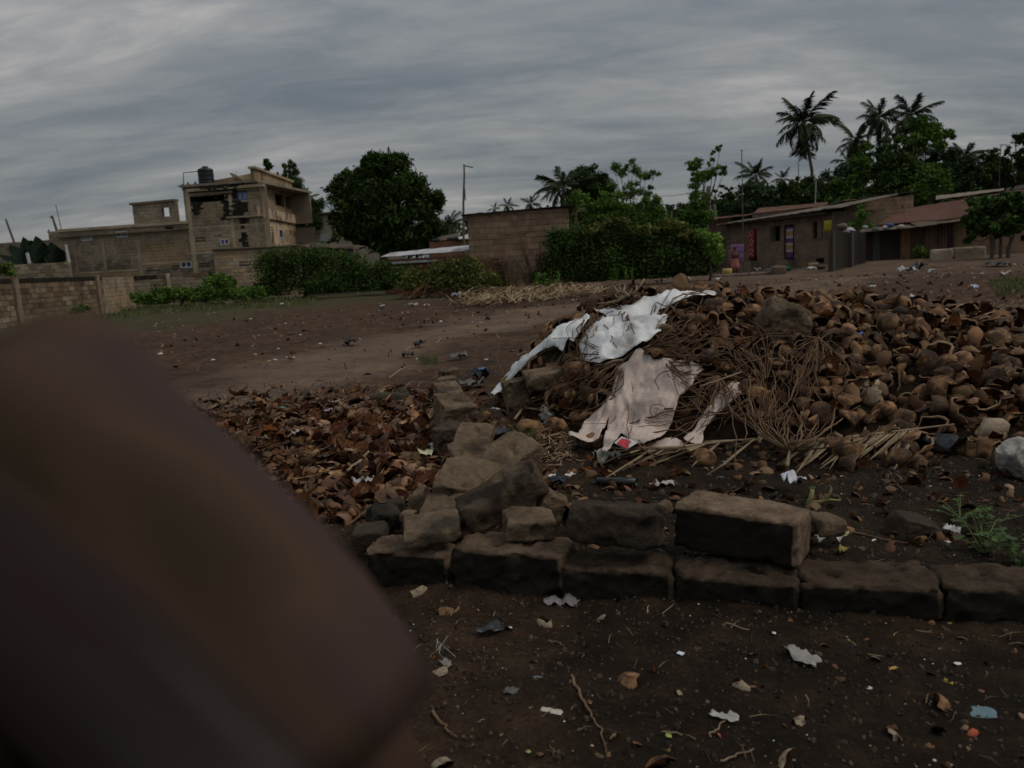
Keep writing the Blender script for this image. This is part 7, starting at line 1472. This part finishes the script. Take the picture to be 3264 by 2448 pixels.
tree('dense_tree', 'dark dense tree below the hazy palm over the row house', 'tree', (2420, 880), 60, [(2390, 610, 44, 34), (2430, 620, 44, 38), (2400, 655, 66, 30), (2460, 645, 36, 30), (2340, 660, 30, 20)], 9000, 0.24, L_BLUE, GR_)
tree('dense_tree', 'dark bushy trees below the tall single palm', 'tree', (2580, 880), 60, [(2510, 600, 30, 26), (2540, 590, 24, 24), (2570, 585, 26, 24), (2600, 600, 30, 24), (2560, 630, 70, 30), (2640, 620, 36, 30), (2500, 640, 30, 28)], 10000, 0.24, L_DARK, GR_)
tree('dense_tree', 'mid green spreading tree left of the pale palm trunk', 'tree', (2700, 880), 58, [(2680, 590, 44, 22), (2720, 610, 44, 26), (2680, 630, 54, 22), (2740, 570, 28, 30), (2745, 520, 26, 34), (2760, 480, 20, 24)], 8500, 0.24, L_MID, GR_)
tree('dense_tree', 'tall dense green tree right of the pale palm trunk', 'tree', (2880, 880), 56, [(2850, 500, 40, 34), (2880, 540, 60, 46), (2840, 590, 56, 44), (2900, 600, 60, 40), (2880, 460, 34, 26), (2930, 470, 24, 20), (2790, 620, 40, 26)], 13000, 0.26, L_DARK, GR_, trunk=0.3)
tree('dense_tree', 'bright mid green tree above the corner of the rusty roof', 'tree', (2970, 860), 55, [(2960, 560, 50, 34), (2990, 590, 46, 26), (2930, 610, 50, 30), (2915, 640, 40, 26), (3010, 560, 30, 24)], 9000, 0.22, L_MID, GR_)
tree('dense_tree', 'wide dark tree filling the gap left of the highest right palm', 'tree', (2780, 870), 63, [(2640, 580, 50, 30), (2700, 560, 50, 34), (2770, 530, 50, 44), (2820, 480, 34, 40), (2830, 540, 50, 40), (2870, 430, 30, 24), (3000, 520, 44, 40), (3090, 540, 60, 34), (3160, 540, 60, 34), (2940, 500, 44, 40)], 15000, 0.27, L_BLUE, GR_)
tree('broad_leaf_tree', 'tree with long light leaves hanging over the dense trees, below the right palm', 'tree', (2960, 860), 58, [(2950, 420, 34, 18), (2975, 405, 24, 14), (2930, 445, 30, 16), (2985, 430, 14, 16), (2940, 390, 30, 14), (3020, 430, 20, 10), (2990, 460, 26, 12)], 4200, 0.42, L_MID, GR_, aspect=0.3, droop=0.5, clump=0.5, limbs=False)
tree('dense_tree', 'dark tree between the right palms and the far right trees', 'tree', (3050, 840), 62, [(3020, 490, 30, 26), (3060, 520, 40, 34), (3030, 540, 40, 30), (3100, 560, 50, 30), (3050, 590, 60, 28)], 8000, 0.25, L_BLUE, GR_)
tree('dense_tree', 'olive tree at the far right under the antenna', 'tree', (3160, 820), 62, [(3160, 500, 34, 22), (3190, 520, 30, 24), (3215, 490, 14, 12), (3150, 550, 60, 34), (3230, 560, 60, 40), (3200, 590, 60, 24)], 8500, 0.25, L_DARK, GR_)
tree('dense_tree', 'dark tree cut by the right edge, highest of the far right trees', 'tree', (3265, 820), 60, [(3245, 440, 20, 18), (3270, 460, 34, 36), (3260, 500, 30, 30), (3215, 478, 14, 12), (3290, 540, 50, 50)], 6500, 0.25, L_DARK, GR_)
P_, I_ = cloudpts([(x, 750-(x-1100)*0.056-r_*0.5, 62, 24+r_) for x, r_ in zip(range(1020, 3420, 60), [0, 14, 6, 20, 10, 22, 8, 18]*5) if not 2100 < x < 2200 and x > 1780], 84, 36000, 1.0, 0.4, 0.4, 60, zmin=0.2)
P2_, I2_ = cloudpts([(x, 790-(x-1100)*0.056, 70, 40) for x in range(1020, 3420, 70)], 84, 34000, 1.0, 0.6, 0.1, 60, zmin=0.1)
tag(leaves_obj('far_foliage', np.concatenate([P_, P2_]), 0.55, L_DARK, None, 0.4, 0.5, clump_id=np.concatenate([I_, I2_+I_.max()+1])), 'unbroken dark green belt of growth behind the houses', kind='stuff')
# papaya-like tree at the right
tree('papaya_tree', 'broad-leaved dark green tree with thin stems before the mud wall at the right', 'tree', (3160, 792), 38.5, [(3120, 660, 48, 26), (3170, 640, 52, 28), (3220, 650, 50, 34), (3260, 690, 40, 40), (3100, 700, 36, 22), (3160, 700, 60, 36), (3215, 715, 44, 34), (3100, 760, 26, 20), (3120, 735, 30, 26), (3190, 740, 36, 20), (3290, 650, 40, 40)], 6500, 0.28, L_PAP, trunk=0.09, aspect=0.6, droop=0.4, per=50)
pole('left slim stem below the broad-leaved tree', [(3158, 735), (3162, 795)], 38.4, 0.09, 0.08, BARK, 'tree_stem', 'stem'); pole('right leaning stem below the broad-leaved tree', [(3238, 720), (3214, 795)], 38.6, 0.10, 0.08, BARK, 'tree_stem', 'stem'); pole('middle slim stem below the broad-leaved tree', [(3190, 745), (3189, 793)], 38.8, 0.08, 0.07, BARK, 'tree_stem', 'stem')
# bushes
bush('large dark green bush before the tower annex, left', (960, 955), 45, [(850, 860, 50, 50), (900, 830, 60, 48), (960, 830, 70, 44), (1030, 830, 66, 42), (1090, 850, 60, 42), (1150, 870, 54, 40), (900, 900, 80, 46), (990, 900, 90, 48), (1080, 910, 90, 42), (1180, 905, 60, 36), (850, 915, 46, 32), (1240, 890, 50, 36), (1210, 855, 40, 30), (1280, 880, 46, 34), (1320, 905, 40, 28), (1100, 815, 40, 24)], 34000, 0.155, L_DARK, per=45, shell=0.35, clump=0.42)
bush('low fresh green weeds right of the fence at left', (560, 975), 42, [(440, 950, 40, 22), (500, 940, 50, 26), (570, 945, 50, 24), (640, 940, 50, 28), (700, 920, 46, 34), (690, 950, 50, 22), (760, 940, 46, 28), (480, 965, 60, 14), (800, 950, 40, 26)], 11000, 0.16, L_LIGHT, per=40)
bush('bright leafy shrub left of the dark bush', (715, 960), 43.5, [(700, 900, 40, 24), (730, 905, 30, 24)], 2500, 0.18, L_MID)
bush('olive twiggy bush in the centre, left of the block house', (1460, 945), 38.2, [(1400, 870, 50, 40), (1450, 850, 46, 32), (1500, 860, 40, 34), (1420, 910, 70, 34), (1500, 905, 60, 40), (1340, 890, 50, 34), (1560, 900, 34, 36), (1320, 920, 50, 24), (1390, 850, 24, 22)], 11000, 0.16, L_OLIVE, per=40, clump=0.45)
bush('huge dark bush in the centre of the view right of the block house', (2020, 918), 38.4, [(1850, 800, 56, 48), (1930, 800, 60, 48), (2010, 800, 60, 48), (2090, 800, 60, 48), (2170, 805, 56, 48), (1760, 850, 40, 46), (1725, 885, 26, 24), (1880, 715, 26, 22), (1960, 708, 30, 18), (2110, 712, 26, 16), (2190, 722, 24, 16), (1800, 800, 55, 70), (1850, 760, 56, 46), (1920, 760, 62, 44), (2000, 750, 66, 42), (2080, 755, 66, 42), (2150, 760, 60, 40), (2210, 765, 50, 46), (2255, 800, 48, 55), (1800, 860, 62, 44), (1880, 840, 80, 64), (1980, 840, 90, 70), (2090, 840, 90, 68), (2190, 845, 74, 60), (2245, 850, 50, 40), (1900, 880, 80, 26), (2020, 880, 90, 26), (2140, 882, 80, 24), (1765, 780, 30, 50)], 76000, 0.145, L_DARK, per=45, shell=0.3, clump=0.42)
bush('yellow-green right flank of the huge dark bush', (2262, 900), 37.6, [(2268, 780, 32, 46), (2285, 810, 24, 40), (2240, 750, 30, 22)], 4500, 0.14, L_LIGHT, per=40)
bush('reddish olive top growth on the huge dark bush', (2050, 900), 37.8, [(1890, 728, 40, 22), (1965, 706, 40, 18), (2060, 736, 50, 18), (2140, 716, 40, 22), (2205, 750, 36, 18)], 5000, 0.14, L_OLIVE, per=40)
bush('green creeper on the corner of the row house', (2735, 850), 44.4, [(2740, 690, 16, 34), (2725, 715, 22, 18), (2755, 712, 30, 14), (2770, 725, 26, 9)], 1800, 0.16, L_MID)
bush('low green shrub beside the concrete kerb block at right', (2945, 825), 42.0, [(2935, 800, 30, 18), (2950, 812, 34, 14)], 1600, 0.13, L_MID)
bush('dark climbing shrub at the foot of the left fence wall', (250, 1020), 31.5, [(240, 990, 24, 14), (265, 985, 22, 14)], 900, 0.12, L_MID)
bush('small green clump at the top left edge of the fence', (20, 880), 36, [(10, 855, 30, 20), (35, 868, 22, 12)], 1200, 0.15, L_MID)
bush('light grey-green shrub standing in front of the cream house', (1060, 790), 56, [(1060, 750, 14, 20), (1052, 765, 12, 14), (1080, 760, 12, 12)], 700, 0.20, L_OLIVE)
bush('low green weeds at the foot of the block house stalks', (1740, 912), 37.5, [(1730, 905, 36, 8), (1770, 905, 24, 7), (1960, 905, 26, 8), (2000, 902, 24, 6)], 1500, 0.10, L_LIGHT)
# banana-like plants at the far left
def bigleaf_plant(label, base, Y, leaves, name='banana_plant', cat='plant', w=0.35, mat=None):
    b = at(*base, Y); b.z = 0; root = empty(name, b, label, cat); m = MB(); top = at(leaves[0][0][0], leaves[0][0][1], Y); m.tube([b, Vector((top.x, Y, top.z*0.6))], [0.12, 0.09], 8); wpart(m, 'stem', flatmat('banana_stem', (0.06, 0.07, 0.03)), root)
    for (p0, p1, p2) in leaves:
        a, c, e = at(*p0, Y), at(*p1, Y), at(*p2, Y); e = e+Vector((0, -0.4, 0)); m = MB(); V = []; n = 9
        for i in range(n):
            t = i/(n-1); p = a*(1-t)**2+c*2*t*(1-t)+e*t*t; ww = w*math.sin(PI*min(1, 0.12+t*0.9))**0.7; d = Vector((0.8, 0.45, 0.25)).normalized(); V += [p-d*ww+Vector((0, 0, -0.25*ww)), p, p+d*ww+Vector((0, 0, -0.25*ww))]
        m.add(V, [(i*3+j, i*3+j+1, (i+1)*3+j+1, (i+1)*3+j) for i in range(n-1) for j in (0, 1)]); wpart(m, 'leaf', mat or L_BLUE, root, True)
L_BAN = M('banana_leaf', [(0.3, (0.018, 0.034, 0.022)), (0.7, (0.035, 0.058, 0.036))], scale=2, rough=0.5, bump=0.1, rnd=0.2)
bigleaf_plant('dark drooping large-leaved plant behind the low wall, left one', (75, 850), 51, [((80, 840), (60, 800), (42, 780)), ((85, 840), (90, 790), (85, 755)), ((80, 842), (40, 820), (12, 812)), ((88, 840), (100, 790), (110, 765))], mat=L_BAN, w=0.4)
bigleaf_plant('dark upright large-leaved plant with the tallest leaf', (130, 850), 51, [((130, 840), (128, 790), (125, 752)), ((128, 840), (118, 790), (98, 765)), ((135, 840), (142, 800), (148, 775)), ((130, 840), (150, 820), (165, 800))], mat=L_BAN, w=0.5)
bigleaf_plant('greyish large-leaved plant beside the right white pipe', (185, 850), 51, [((185, 838), (178, 800), (170, 772)), ((188, 838), (190, 805), (192, 790)), ((186, 838), (200, 815), (206, 800)), ((180, 838), (165, 815), (158, 795))], mat=L_BAN, w=0.45)
bigleaf_plant('banana plant with long ribbed leaves at the right behind the roofs', (3200, 700), 56, [((3195, 620), (3170, 590), (3150, 560)), ((3200, 620), (3200, 580), (3205, 545)), ((3205, 620), (3230, 590), (3255, 560)), ((3195, 622), (3160, 605), (3120, 600))], mat=L_MID, w=0.3)

# palms
def frond_mesh(seed, arch, leaf_droop, pairs=26, dead=False):
    """unit-length frond leaving the origin along +X and bending down (Z)"""
    r = random.Random(seed); m = MB(); N = 12; pts = []; x = z = 0; a = 0.0
    for i in range(N+1):
        pts.append(Vector((x, 0.02*math.sin(i), z))); a = -arch*(i/N)**1.3; x += math.cos(a)/N; z += math.sin(a)/N
    m.tube(pts, [0.014*(1-0.8*i/N) for i in range(N+1)], 4, cap=False, mi=0)
    for s in (-1, 1):
        for k in range(pairs):
            t = 0.14+0.84*k/(pairs-1); i = min(N-1, int(t*N)); p = pts[i].lerp(pts[i+1], t*N-i); fw = (pts[i+1]-pts[i]).normalized()
            L = 0.34*math.sin(PI*(0.12+0.80*t))**0.8*r.uniform(0.5, 1.2); dr = leaf_droop*r.uniform(0.7, 1.3); side = Vector((0, s, 0))
            d = (side*math.cos(dr)+fw*r.uniform(0.5, 0.95)+Vector((0, 0, -math.sin(dr)))).normalized(); d2 = (d+Vector((0, 0, -0.55))).normalized(); w = 0.017; q = p+d*L*0.55; e = q+d2*L*0.5; wv = fw*w
            m.add([p-wv, p+wv, q+wv*1.1, q-wv*1.1, e], [(0, 1, 2, 3), (3, 2, 4)], 1)
    return m
PF = M('palm_leaf', [(0.3, (0.022, 0.034, 0.014)), (0.7, (0.050, 0.066, 0.028))], scale=3, rough=0.7, bump=0, rnd=0.3, spec=0.1); PFD = M('palm_leaf_dead', [(0.3, (0.018, 0.016, 0.011)), (0.7, (0.048, 0.040, 0.026))], scale=3, rough=0.9, bump=0, rnd=0.3); PR = flatmat('palm_rachis', (0.06, 0.06, 0.03)); PFY = M('palm_leaf_yellowish', [(0.3, (0.05, 0.065, 0.02)), (0.7, (0.11, 0.12, 0.04))], scale=3, bump=0, rnd=0.3)
FR = [frond_mesh(i, ar, ld).mesh('frond', [PR, PF]) for i, (ar, ld) in enumerate([(0.9, 0.7), (1.3, 0.95), (1.7, 1.15), (0.6, 0.5), (2.1, 1.2)])]
FRD = [frond_mesh(20+i, ar, ld).mesh('frond', [PR, PFD]) for i, (ar, ld) in enumerate([(1.2, 1.3), (0.8, 1.35)])]
FRY = [frond_mesh(30+i, ar, ld).mesh('frond', [PR, PFY]) for i, (ar, ld) in enumerate([(0.9, 0.5), (1.3, 0.7)])]
GP = 'coconut palms rising behind the houses'
def palm(label, crown, Y, Lpx, n, trunk_px, seed, dead=6, low=-0.9, tr=0.17, group=GP, extra=(), fm_=None):
    r = random.Random(seed); c = at(*crown, Y); L = Lpx*Y/FPX; b = at(*trunk_px[-1], Y); gz = 0.0; base = Vector((b.x, Y, gz)); root = empty('palm_tree', base, label, 'palm', group)
    pts = [c]+[at(*p, Y) for p in trunk_px]; pts.append(base) if pts[-1].z > 0.3 else None; m = MB(); k = len(pts)
    fine = []
    for i in range(k-1):
        for j in range(5): fine.append(pts[i].lerp(pts[i+1], j/5))
    fine.append(pts[-1]); q = len(fine); m.tube(fine, [tr*(0.75+0.35*i/(q-1))*(1+0.05*(i % 2)) for i in range(q)], 9); wpart(m, 'trunk', PBARK, root, True)
    def put(me, yaw, el, ln, roll=0):
        o = link('frond', me, root); o.matrix_parent_inverse = Matrix.Translation(-Vector(root.location)); o.matrix_basis = Matrix.Translation(c) @ Matrix.Rotation(yaw, 4, 'Z') @ Matrix.Rotation(-el, 4, 'Y') @ Matrix.Rotation(roll, 4, 'X') @ Matrix.Scale(ln, 4); return o
    SET = fm_ or FR
    for i in range(n):
        t = i/(n-1); yaw = i*2.39996+r.uniform(-.25, .25); el = 1.35-(1.35-low)*t**0.9+r.uniform(-.22, .22); me = SET[(3 if t < 0.25 else r.choice((0, 1)) if t < 0.6 else r.choice((1, 2))) % len(SET)]; put(me, yaw, el, L*r.uniform(0.72, 1.15)*(0.8 if t < 0.15 else 1), r.uniform(-.7, .7))
    for i in range(dead): put(FRD[i % 2], r.uniform(0, 6.28), r.uniform(-1.5, -1.15), L*r.uniform(0.8, 1.05))
    for yaw, el, ln in extra: put(SET[1 % len(SET)], yaw, el, L*ln)
palm('tall single coconut palm with a dead skirt, standing clear against the sky', (2560, 392), 82, 114, 32, [(2575, 470), (2588, 545), (2592, 660)], 1, dead=9, low=-1.15, group=GP)
palm('coconut palm with a long pale trunk, left of the highest right palm', (2800, 375), 74, 84, 24, [(2805, 450), (2795, 600), (2780, 750)], 2, dead=6)
palm('highest of the right-hand coconut palms', (2905, 368), 72, 90, 24, [(2906, 450), (2900, 620)], 3, dead=4)
palm('dark untidy palm left of the pale-trunked palm', (2728, 450), 70, 84, 20, [(2735, 520), (2740, 650)], 4, dead=8)
palm('low palm with one long frond reaching left, behind the pale-trunked palm', (2700, 515), 68, 78, 14, [(2705, 580), (2708, 680)], 5, dead=4)
palm('hazy grey-green palm just right of the antenna mast', (2410, 560), 76, 74, 18, [(2412, 610), (2415, 700)], 6, dead=4, low=-0.5)
palm('small palm with drooping brown fronds left of the tall single palm', (2492, 570), 74, 52, 12, [(2492, 610), (2494, 700)], 7, dead=6, low=-1.0)
palm('palm with upright fronds towards the right end of the tree line', (3078, 500), 66, 72, 18, [(3080, 560), (3085, 690)], 8, dead=2, low=-0.4)
palm('big-fronded palm behind the block house, one frond curling left', (1795, 600), 58, 100, 22, [(1800, 680), (1805, 820)], 9, dead=5, low=-0.8, extra=((3.14, 0.35, 1.0), (3.0, 0.9, 1.0)))
palm('tiny distant palm left over the block house roof', (1618, 655), 92, 36, 14, [(1618, 700), (1618, 760)], 10, dead=2, tr=0.15)
palm('tiny distant palm second from left over the block house roof', (1692, 650), 88, 42, 14, [(1692, 700), (1692, 760)], 11, dead=2, tr=0.15)
palm('very small palm tuft at the left edge of the block house roof', (1575, 665), 96, 28, 10, [(1575, 700), (1575, 760)], 12, dead=1, tr=0.14)
palm('low palm with stiff upright fronds between mango tree and crooked pole', (1432, 720), 56, 64, 16, [(1433, 760), (1433, 830)], 13, dead=0, low=-0.1, tr=0.16)
palm('palm half hidden at the right side of the tower', (968, 640), 70, 52, 14, [(970, 690), (972, 760)], 14, dead=3, low=-0.9)
palm('young palm fronds peeping up behind the water tank', (605, 610), 64, 44, 9, [(606, 660), (606, 760)], 15, dead=0, low=0.2, tr=0.12)
palm('yellowish young palm at the right end of the block house roof', (1835, 680), 52, 50, 10, [(1838, 740), (1840, 850)], 16, dead=1, low=-0.3, tr=0.12, fm_=FRY)
palm('low broad-fronded palm behind the right roofs', (3180, 600), 62, 80, 12, [(3182, 640), (3184, 720)], 17, dead=2, low=-0.2)
# bare shoots, dead stalks against the block house, heaps of stems
def stalks(label, base, Y, tips, mat, n, r0=0.02, name='dead_stalks', cat='stalks', seed=0, spread=12, bow=0.0):
    r = random.Random(seed); b = at(*base, Y); b.z = max(0, hz(b.x, b.y)); root = empty(name, b, label, cat); m = MB()
    for _ in range(n):
        t = r.choice(tips); e = at(t[0]+r.gauss(0, spread), t[1]+r.gauss(0, spread), Y+r.uniform(-.5, .5)); s = b+Vector((r.gauss(0, spread*Y/FPX*0.5), r.gauss(0, .2), 0)); mid = s.lerp(e, .5)+Vector((r.gauss(0, .08), 0, r.uniform(0, .2)+bow)); m.tube([s, mid, e], [r0, r0*.7, r0*.35], 4, cap=False)
    o = wpart(m, 'stalks', mat, root); o['kind'] = 'stuff'; return root
DST = M('dead_stalk', [(0.3, (0.10, 0.07, 0.045)), (0.7, (0.22, 0.16, 0.10))], scale=2, bump=0, rnd=0.2, coord='World'); DSTD = M('dark_stalk', [(0.3, (0.04, 0.027, 0.02)), (0.7, (0.10, 0.068, 0.046))], scale=2, bump=0, rnd=0.2, coord='World')
stalks('bundle of tall dry stalks against the block house, left', (1625, 920), 38.6, [(1608, 850), (1635, 840), (1600, 870), (1650, 865)], DST, 90, seed=1, spread=10)
stalks('spray of dry stalks in the middle of the block house wall foot', (1680, 912), 38.6, [(1668, 862), (1700, 855), (1685, 850)], DST, 50, seed=2, spread=9)
stalks('dark broom-like bundle of stalks leaning on the block house, right', (1728, 895), 38.6, [(1728, 800), (1715, 820), (1745, 815), (1722, 830)], DSTD, 130, 0.024, seed=3, spread=10)
stalks('thin dead climbing stems on the block house wall', (1700, 900), 39.3, [(1662, 780), (1722, 768), (1672, 800), (1718, 790), (1612, 800)], DSTD, 14, 0.02, seed=4, spread=5)
stalks('dark dead stems left of the dry stalks', (1595, 915), 38.8, [(1578, 840), (1598, 850), (1590, 820), (1612, 832)], DSTD, 70, 0.018, seed=5, spread=9)
stalks('bundle of cut brown stems sticking out of the olive bush', (1530, 828), 38.8, [(1585, 835), (1588, 850), (1580, 822), (1575, 858)], DST, 60, 0.022, seed=6, spread=6) if False else None
def stem_heap(label, P, Y, n, seed, mat, L=0.9, dirn=(1, 0, 0), name='stem_heap', lift=0.5, jit=0.35, r0=0.022):
    r = random.Random(seed); c = at(*P, Y); g = hz(c.x, c.y); root = empty(name, Vector((c.x, c.y, g)), label, 'heap of stems'); m = MB(); d = Vector(dirn).normalized()
    for _ in range(n):
        q = Vector((c.x+r.gauss(0, L*.35), c.y+r.gauss(0, .3), c.z+r.uniform(-lift, lift)*0.6)); dd = (d+Vector((r.gauss(0, jit), r.gauss(0, .2), r.gauss(0, jit)))).normalized()*L*r.uniform(0.5, 1.1); q.z = max(q.z, g+0.03+abs(dd.z)/2); m.tube([q-dd*.5, q+Vector((0, 0, .04)), q+dd*.5], [r0, r0, r0*.6], 4, cap=False)
    o = wpart(m, 'stems', mat, root); o['kind'] = 'stuff'
stem_heap('bundle of cut brown stems sticking out of the olive bush', (1565, 838), 38.8, 70, 1, M('brown_stem', [(0.3, (0.12, 0.07, 0.045)), (0.7, (0.26, 0.16, 0.10))], scale=2, bump=0, coord='World'), 0.9, (1, 0, -0.2), lift=0.35, jit=0.22)
stem_heap('heap of reddish brown palm stems at the foot of the left bush', (1355, 930), 38.0, 80, 2, M('red_stem', [(0.3, (0.12, 0.055, 0.035)), (0.7, (0.24, 0.12, 0.075))], scale=2, bump=0, coord='World'), 1.3, (1, 0, 0.35), lift=0.35, jit=0.4)
def twigbush(label, base, Y, tips, seed, mat):
    r = random.Random(seed); b = at(*base, Y); b.z = hz(b.x, b.y); root = empty('bare_shrub', b, label, 'shrub'); m = MB()
    for t in tips:
        e = at(t[0], t[1], Y+r.uniform(-.4, .4)); k = b.lerp(e, .45)+Vector((r.gauss(0, .12), r.gauss(0, .1), .1)); m.tube([b, k, e], [0.03, 0.02, 0.008], 5, cap=False)
        for _ in range(5): s = k.lerp(e, r.uniform(0, .9)); f = s+(e-k)*r.uniform(.2, .5)+Vector((r.gauss(0, .22), 0, r.gauss(0, .15))); m.tube([s, f], [0.012, 0.005], 4, cap=False)
    wpart(m, 'branches', mat, root)
twigbush('pale bare branches standing in the olive bush', (1430, 915), 39.0, [(1395, 860), (1420, 850), (1440, 845), (1470, 855), (1405, 880), (1482, 865), (1425, 870), (1455, 870), (1510, 878), (1380, 870)], 1, DST)
def near_person():
    Y = 0.37
    sh = at(170, 1500, Y+0.01); cx_ = sh.x-0.165
    root = empty('person', (cx_, Y, 0), 'person close to the camera, only shoulder and loose patterned sleeve in view, out of focus', 'person'); loc = Vector((cx_, Y, 0))
    def rel(p): return Vector(p)-loc
    el = rel(at(1085, 2420, Y+0.01)); wr = el+Vector((0.0, 0.05, -0.22)); shl = rel(sh)
    J = {'pelvis': ((0, 0, 0.86), 0.12), 'waist': ((0, 0, 0.98), 0.115), 'chest': ((0, 0, 1.14), (0.125, 0.10)), 'neckb': ((0, 0, 1.255), 0.062), 'neck': ((0, 0, 1.32), 0.05), 'chin': ((0, 0.01, 1.385), 0.065), 'head': ((0, 0.0, 1.46), 0.092), 'crown': ((0, -0.01, 1.53), 0.07),
         'nose': ((0, 0.105, 1.44), 0.012), 'shr': (tuple(shl+Vector((0, 0, -0.03))), 0.05), 'elr': (tuple(el), 0.056), 'wrr': (tuple(wr), 0.036), 'hdr': (tuple(wr+Vector((0, 0.03, -0.07))), 0.03),
         'shl': ((-0.16, 0, 1.2), 0.05), 'ell': ((-0.24, 0.0, 0.95), 0.036), 'wrl': ((-0.22, 0.12, 0.76), 0.025), 'hdl': ((-0.21, 0.17, 0.70), 0.03),
         'hr': ((0.085, 0, 0.80), 0.085), 'kr': ((0.09, 0.02, 0.44), 0.055), 'ar': ((0.09, 0, 0.07), 0.035), 'tr': ((0.1, 0.15, 0.03), 0.03), 'hl': ((-0.085, 0, 0.80), 0.085), 'kl': ((-0.09, 0.02, 0.44), 0.055), 'al': ((-0.09, 0, 0.07), 0.035), 'tl': ((-0.1, 0.15, 0.03), 0.03)}
    E_ = [('pelvis', 'waist'), ('waist', 'chest'), ('chest', 'neckb'), ('neckb', 'neck'), ('neck', 'chin'), ('chin', 'head'), ('head', 'crown'), ('head', 'nose'), ('chest', 'shr'), ('shr', 'elr'), ('elr', 'wrr'), ('wrr', 'hdr'), ('chest', 'shl'), ('shl', 'ell'), ('ell', 'wrl'), ('wrl', 'hdl'),
          ('pelvis', 'hr'), ('hr', 'kr'), ('kr', 'ar'), ('ar', 'tr'), ('pelvis', 'hl'), ('hl', 'kl'), ('kl', 'al'), ('al', 'tl')]
    body(J, E_, parent=root)
    m = MB(); r0 = 0.098
    for i in range(9):
        for j in range(16):
            a = i/8*1.75; t = j/16*2*PI
            m.v.append((r0*math.sin(a)*math.cos(t), -0.02+r0*1.1*math.sin(a)*math.sin(t), 1.475+r0*1.05*math.cos(a)))
    for i in range(8):
        for j in range(16): m.f.append((i*16+j, i*16+(j+1) % 16, (i+1)*16+(j+1) % 16, (i+1)*16+j)); m.m.append(0); m.c.append(None)
    m.build('hair', flatmat('hair', (0.012, 0.010, 0.009), 0.8), root, True)
    # printed cloth: muted brown, plum and grey-green bands that follow the arm
    cm = bpy.data.materials.new('patterned_cotton'); cm.use_nodes = True; t = cm.node_tree; N = t.nodes; L = t.links; b = N['Principled BSDF']; b.inputs['Roughness'].default_value = 0.9; b.inputs['Specular IOR Level'].default_value = 0.1
    tc = N.new('ShaderNodeTexCoord'); mp = N.new('ShaderNodeMapping'); mp.inputs['Scale'].default_value = (3.0, 5, 15); mp.inputs['Location'].default_value = (1.3, 0, 4.2); m0 = N.new('ShaderNodeMapping'); m0.inputs['Rotation'].default_value = (0, math.radians(-48), 0); L.new(tc.outputs['Object'], m0.inputs[0]); L.new(m0.outputs[0], mp.inputs[0])
    n = N.new('ShaderNodeTexNoise'); n.inputs['Scale'].default_value = 1; n.inputs['Detail'].default_value = 2; n.inputs['Distortion'].default_value = 0.6; L.new(mp.outputs[0], n.inputs['Vector'])
    r = N.new('ShaderNodeValToRGB'); L.new(n.outputs[0], r.inputs[0]); st = [(0.33, (0.026, 0.026, 0.018)), (0.40, (0.048, 0.033, 0.021)), (0.46, (0.072, 0.046, 0.031)), (0.52, (0.060, 0.038, 0.036)), (0.58, (0.058, 0.044, 0.038)), (0.68, (0.090, 0.072, 0.064))]
    while len(r.color_ramp.elements) < len(st): r.color_ramp.elements.new(0.5)
    for e, (p, c) in zip(r.color_ramp.elements, st): e.position = p; e.color = (*c, 1)
    L.new(r.outputs[0], b.inputs['Base Color'])
    # sleeve and shoulder: silhouette point in the photograph, radius in pixels at that depth
    S = [((-760, 1150), 560, (0.05, -1)), ((-380, 1190), 600, (0.0, -1)), ((-60, 1085), 610, (-0.18, -1)), ((150, 985), 600, (-0.03, -1)), ((310, 992), 590, (0.22, -0.97)), ((460, 1085), 590, (0.46, -0.89)), ((580, 1215), 600, (0.62, -0.78)), ((790, 1400), 600, (0.70, -0.71)), ((1010, 1610), 600, (0.74, -0.67)), ((1200, 1815), 590, (0.80, -0.60)), ((1345, 2015), 570, (0.86, -0.51)), ((1425, 2160), 540, (0.91, -0.42))]
    rings = []
    for (sx, sy), R, (nx_, ny_) in S:
        l = math.hypot(nx_, ny_); nx_, ny_ = nx_/l, ny_/l; e = at(sx-nx_*75, sy-ny_*45, Y); c = at(sx-nx_*R, sy-ny_*R, Y); a = (e-c); rings.append((c-loc, a, Vector((0, 0.058, 0))))
    loft(rings, cm, 'blouse_sleeve', root, 40, 0.07, 3, caps=False, thick=0.002)
    T = [(0.66, 0.19, 0.14), (0.78, 0.175, 0.13), (0.9, 0.15, 0.12), (1.0, 0.145, 0.12), (1.1, 0.155, 0.125), (1.18, 0.15, 0.11), (1.225, 0.12, 0.09), (1.26, 0.075, 0.07)]
    loft([((0, 0, z), (w, 0, 0), (0, d, 0)) for z, w, d in T], cm, 'blouse', root, 32, 0.05, 5, caps=False, thick=0.002)
    loft([((0, 0, z), (w, 0, 0), (0, w*0.85, 0)) for z, w in ((0.12, 0.24), (0.4, 0.225), (0.7, 0.185), (0.9, 0.15))], flatmat('wrap_skirt', (0.07, 0.04, 0.05)), 'skirt', root, 32, 0.1, 7, caps=False, thick=0.002)
near_person()
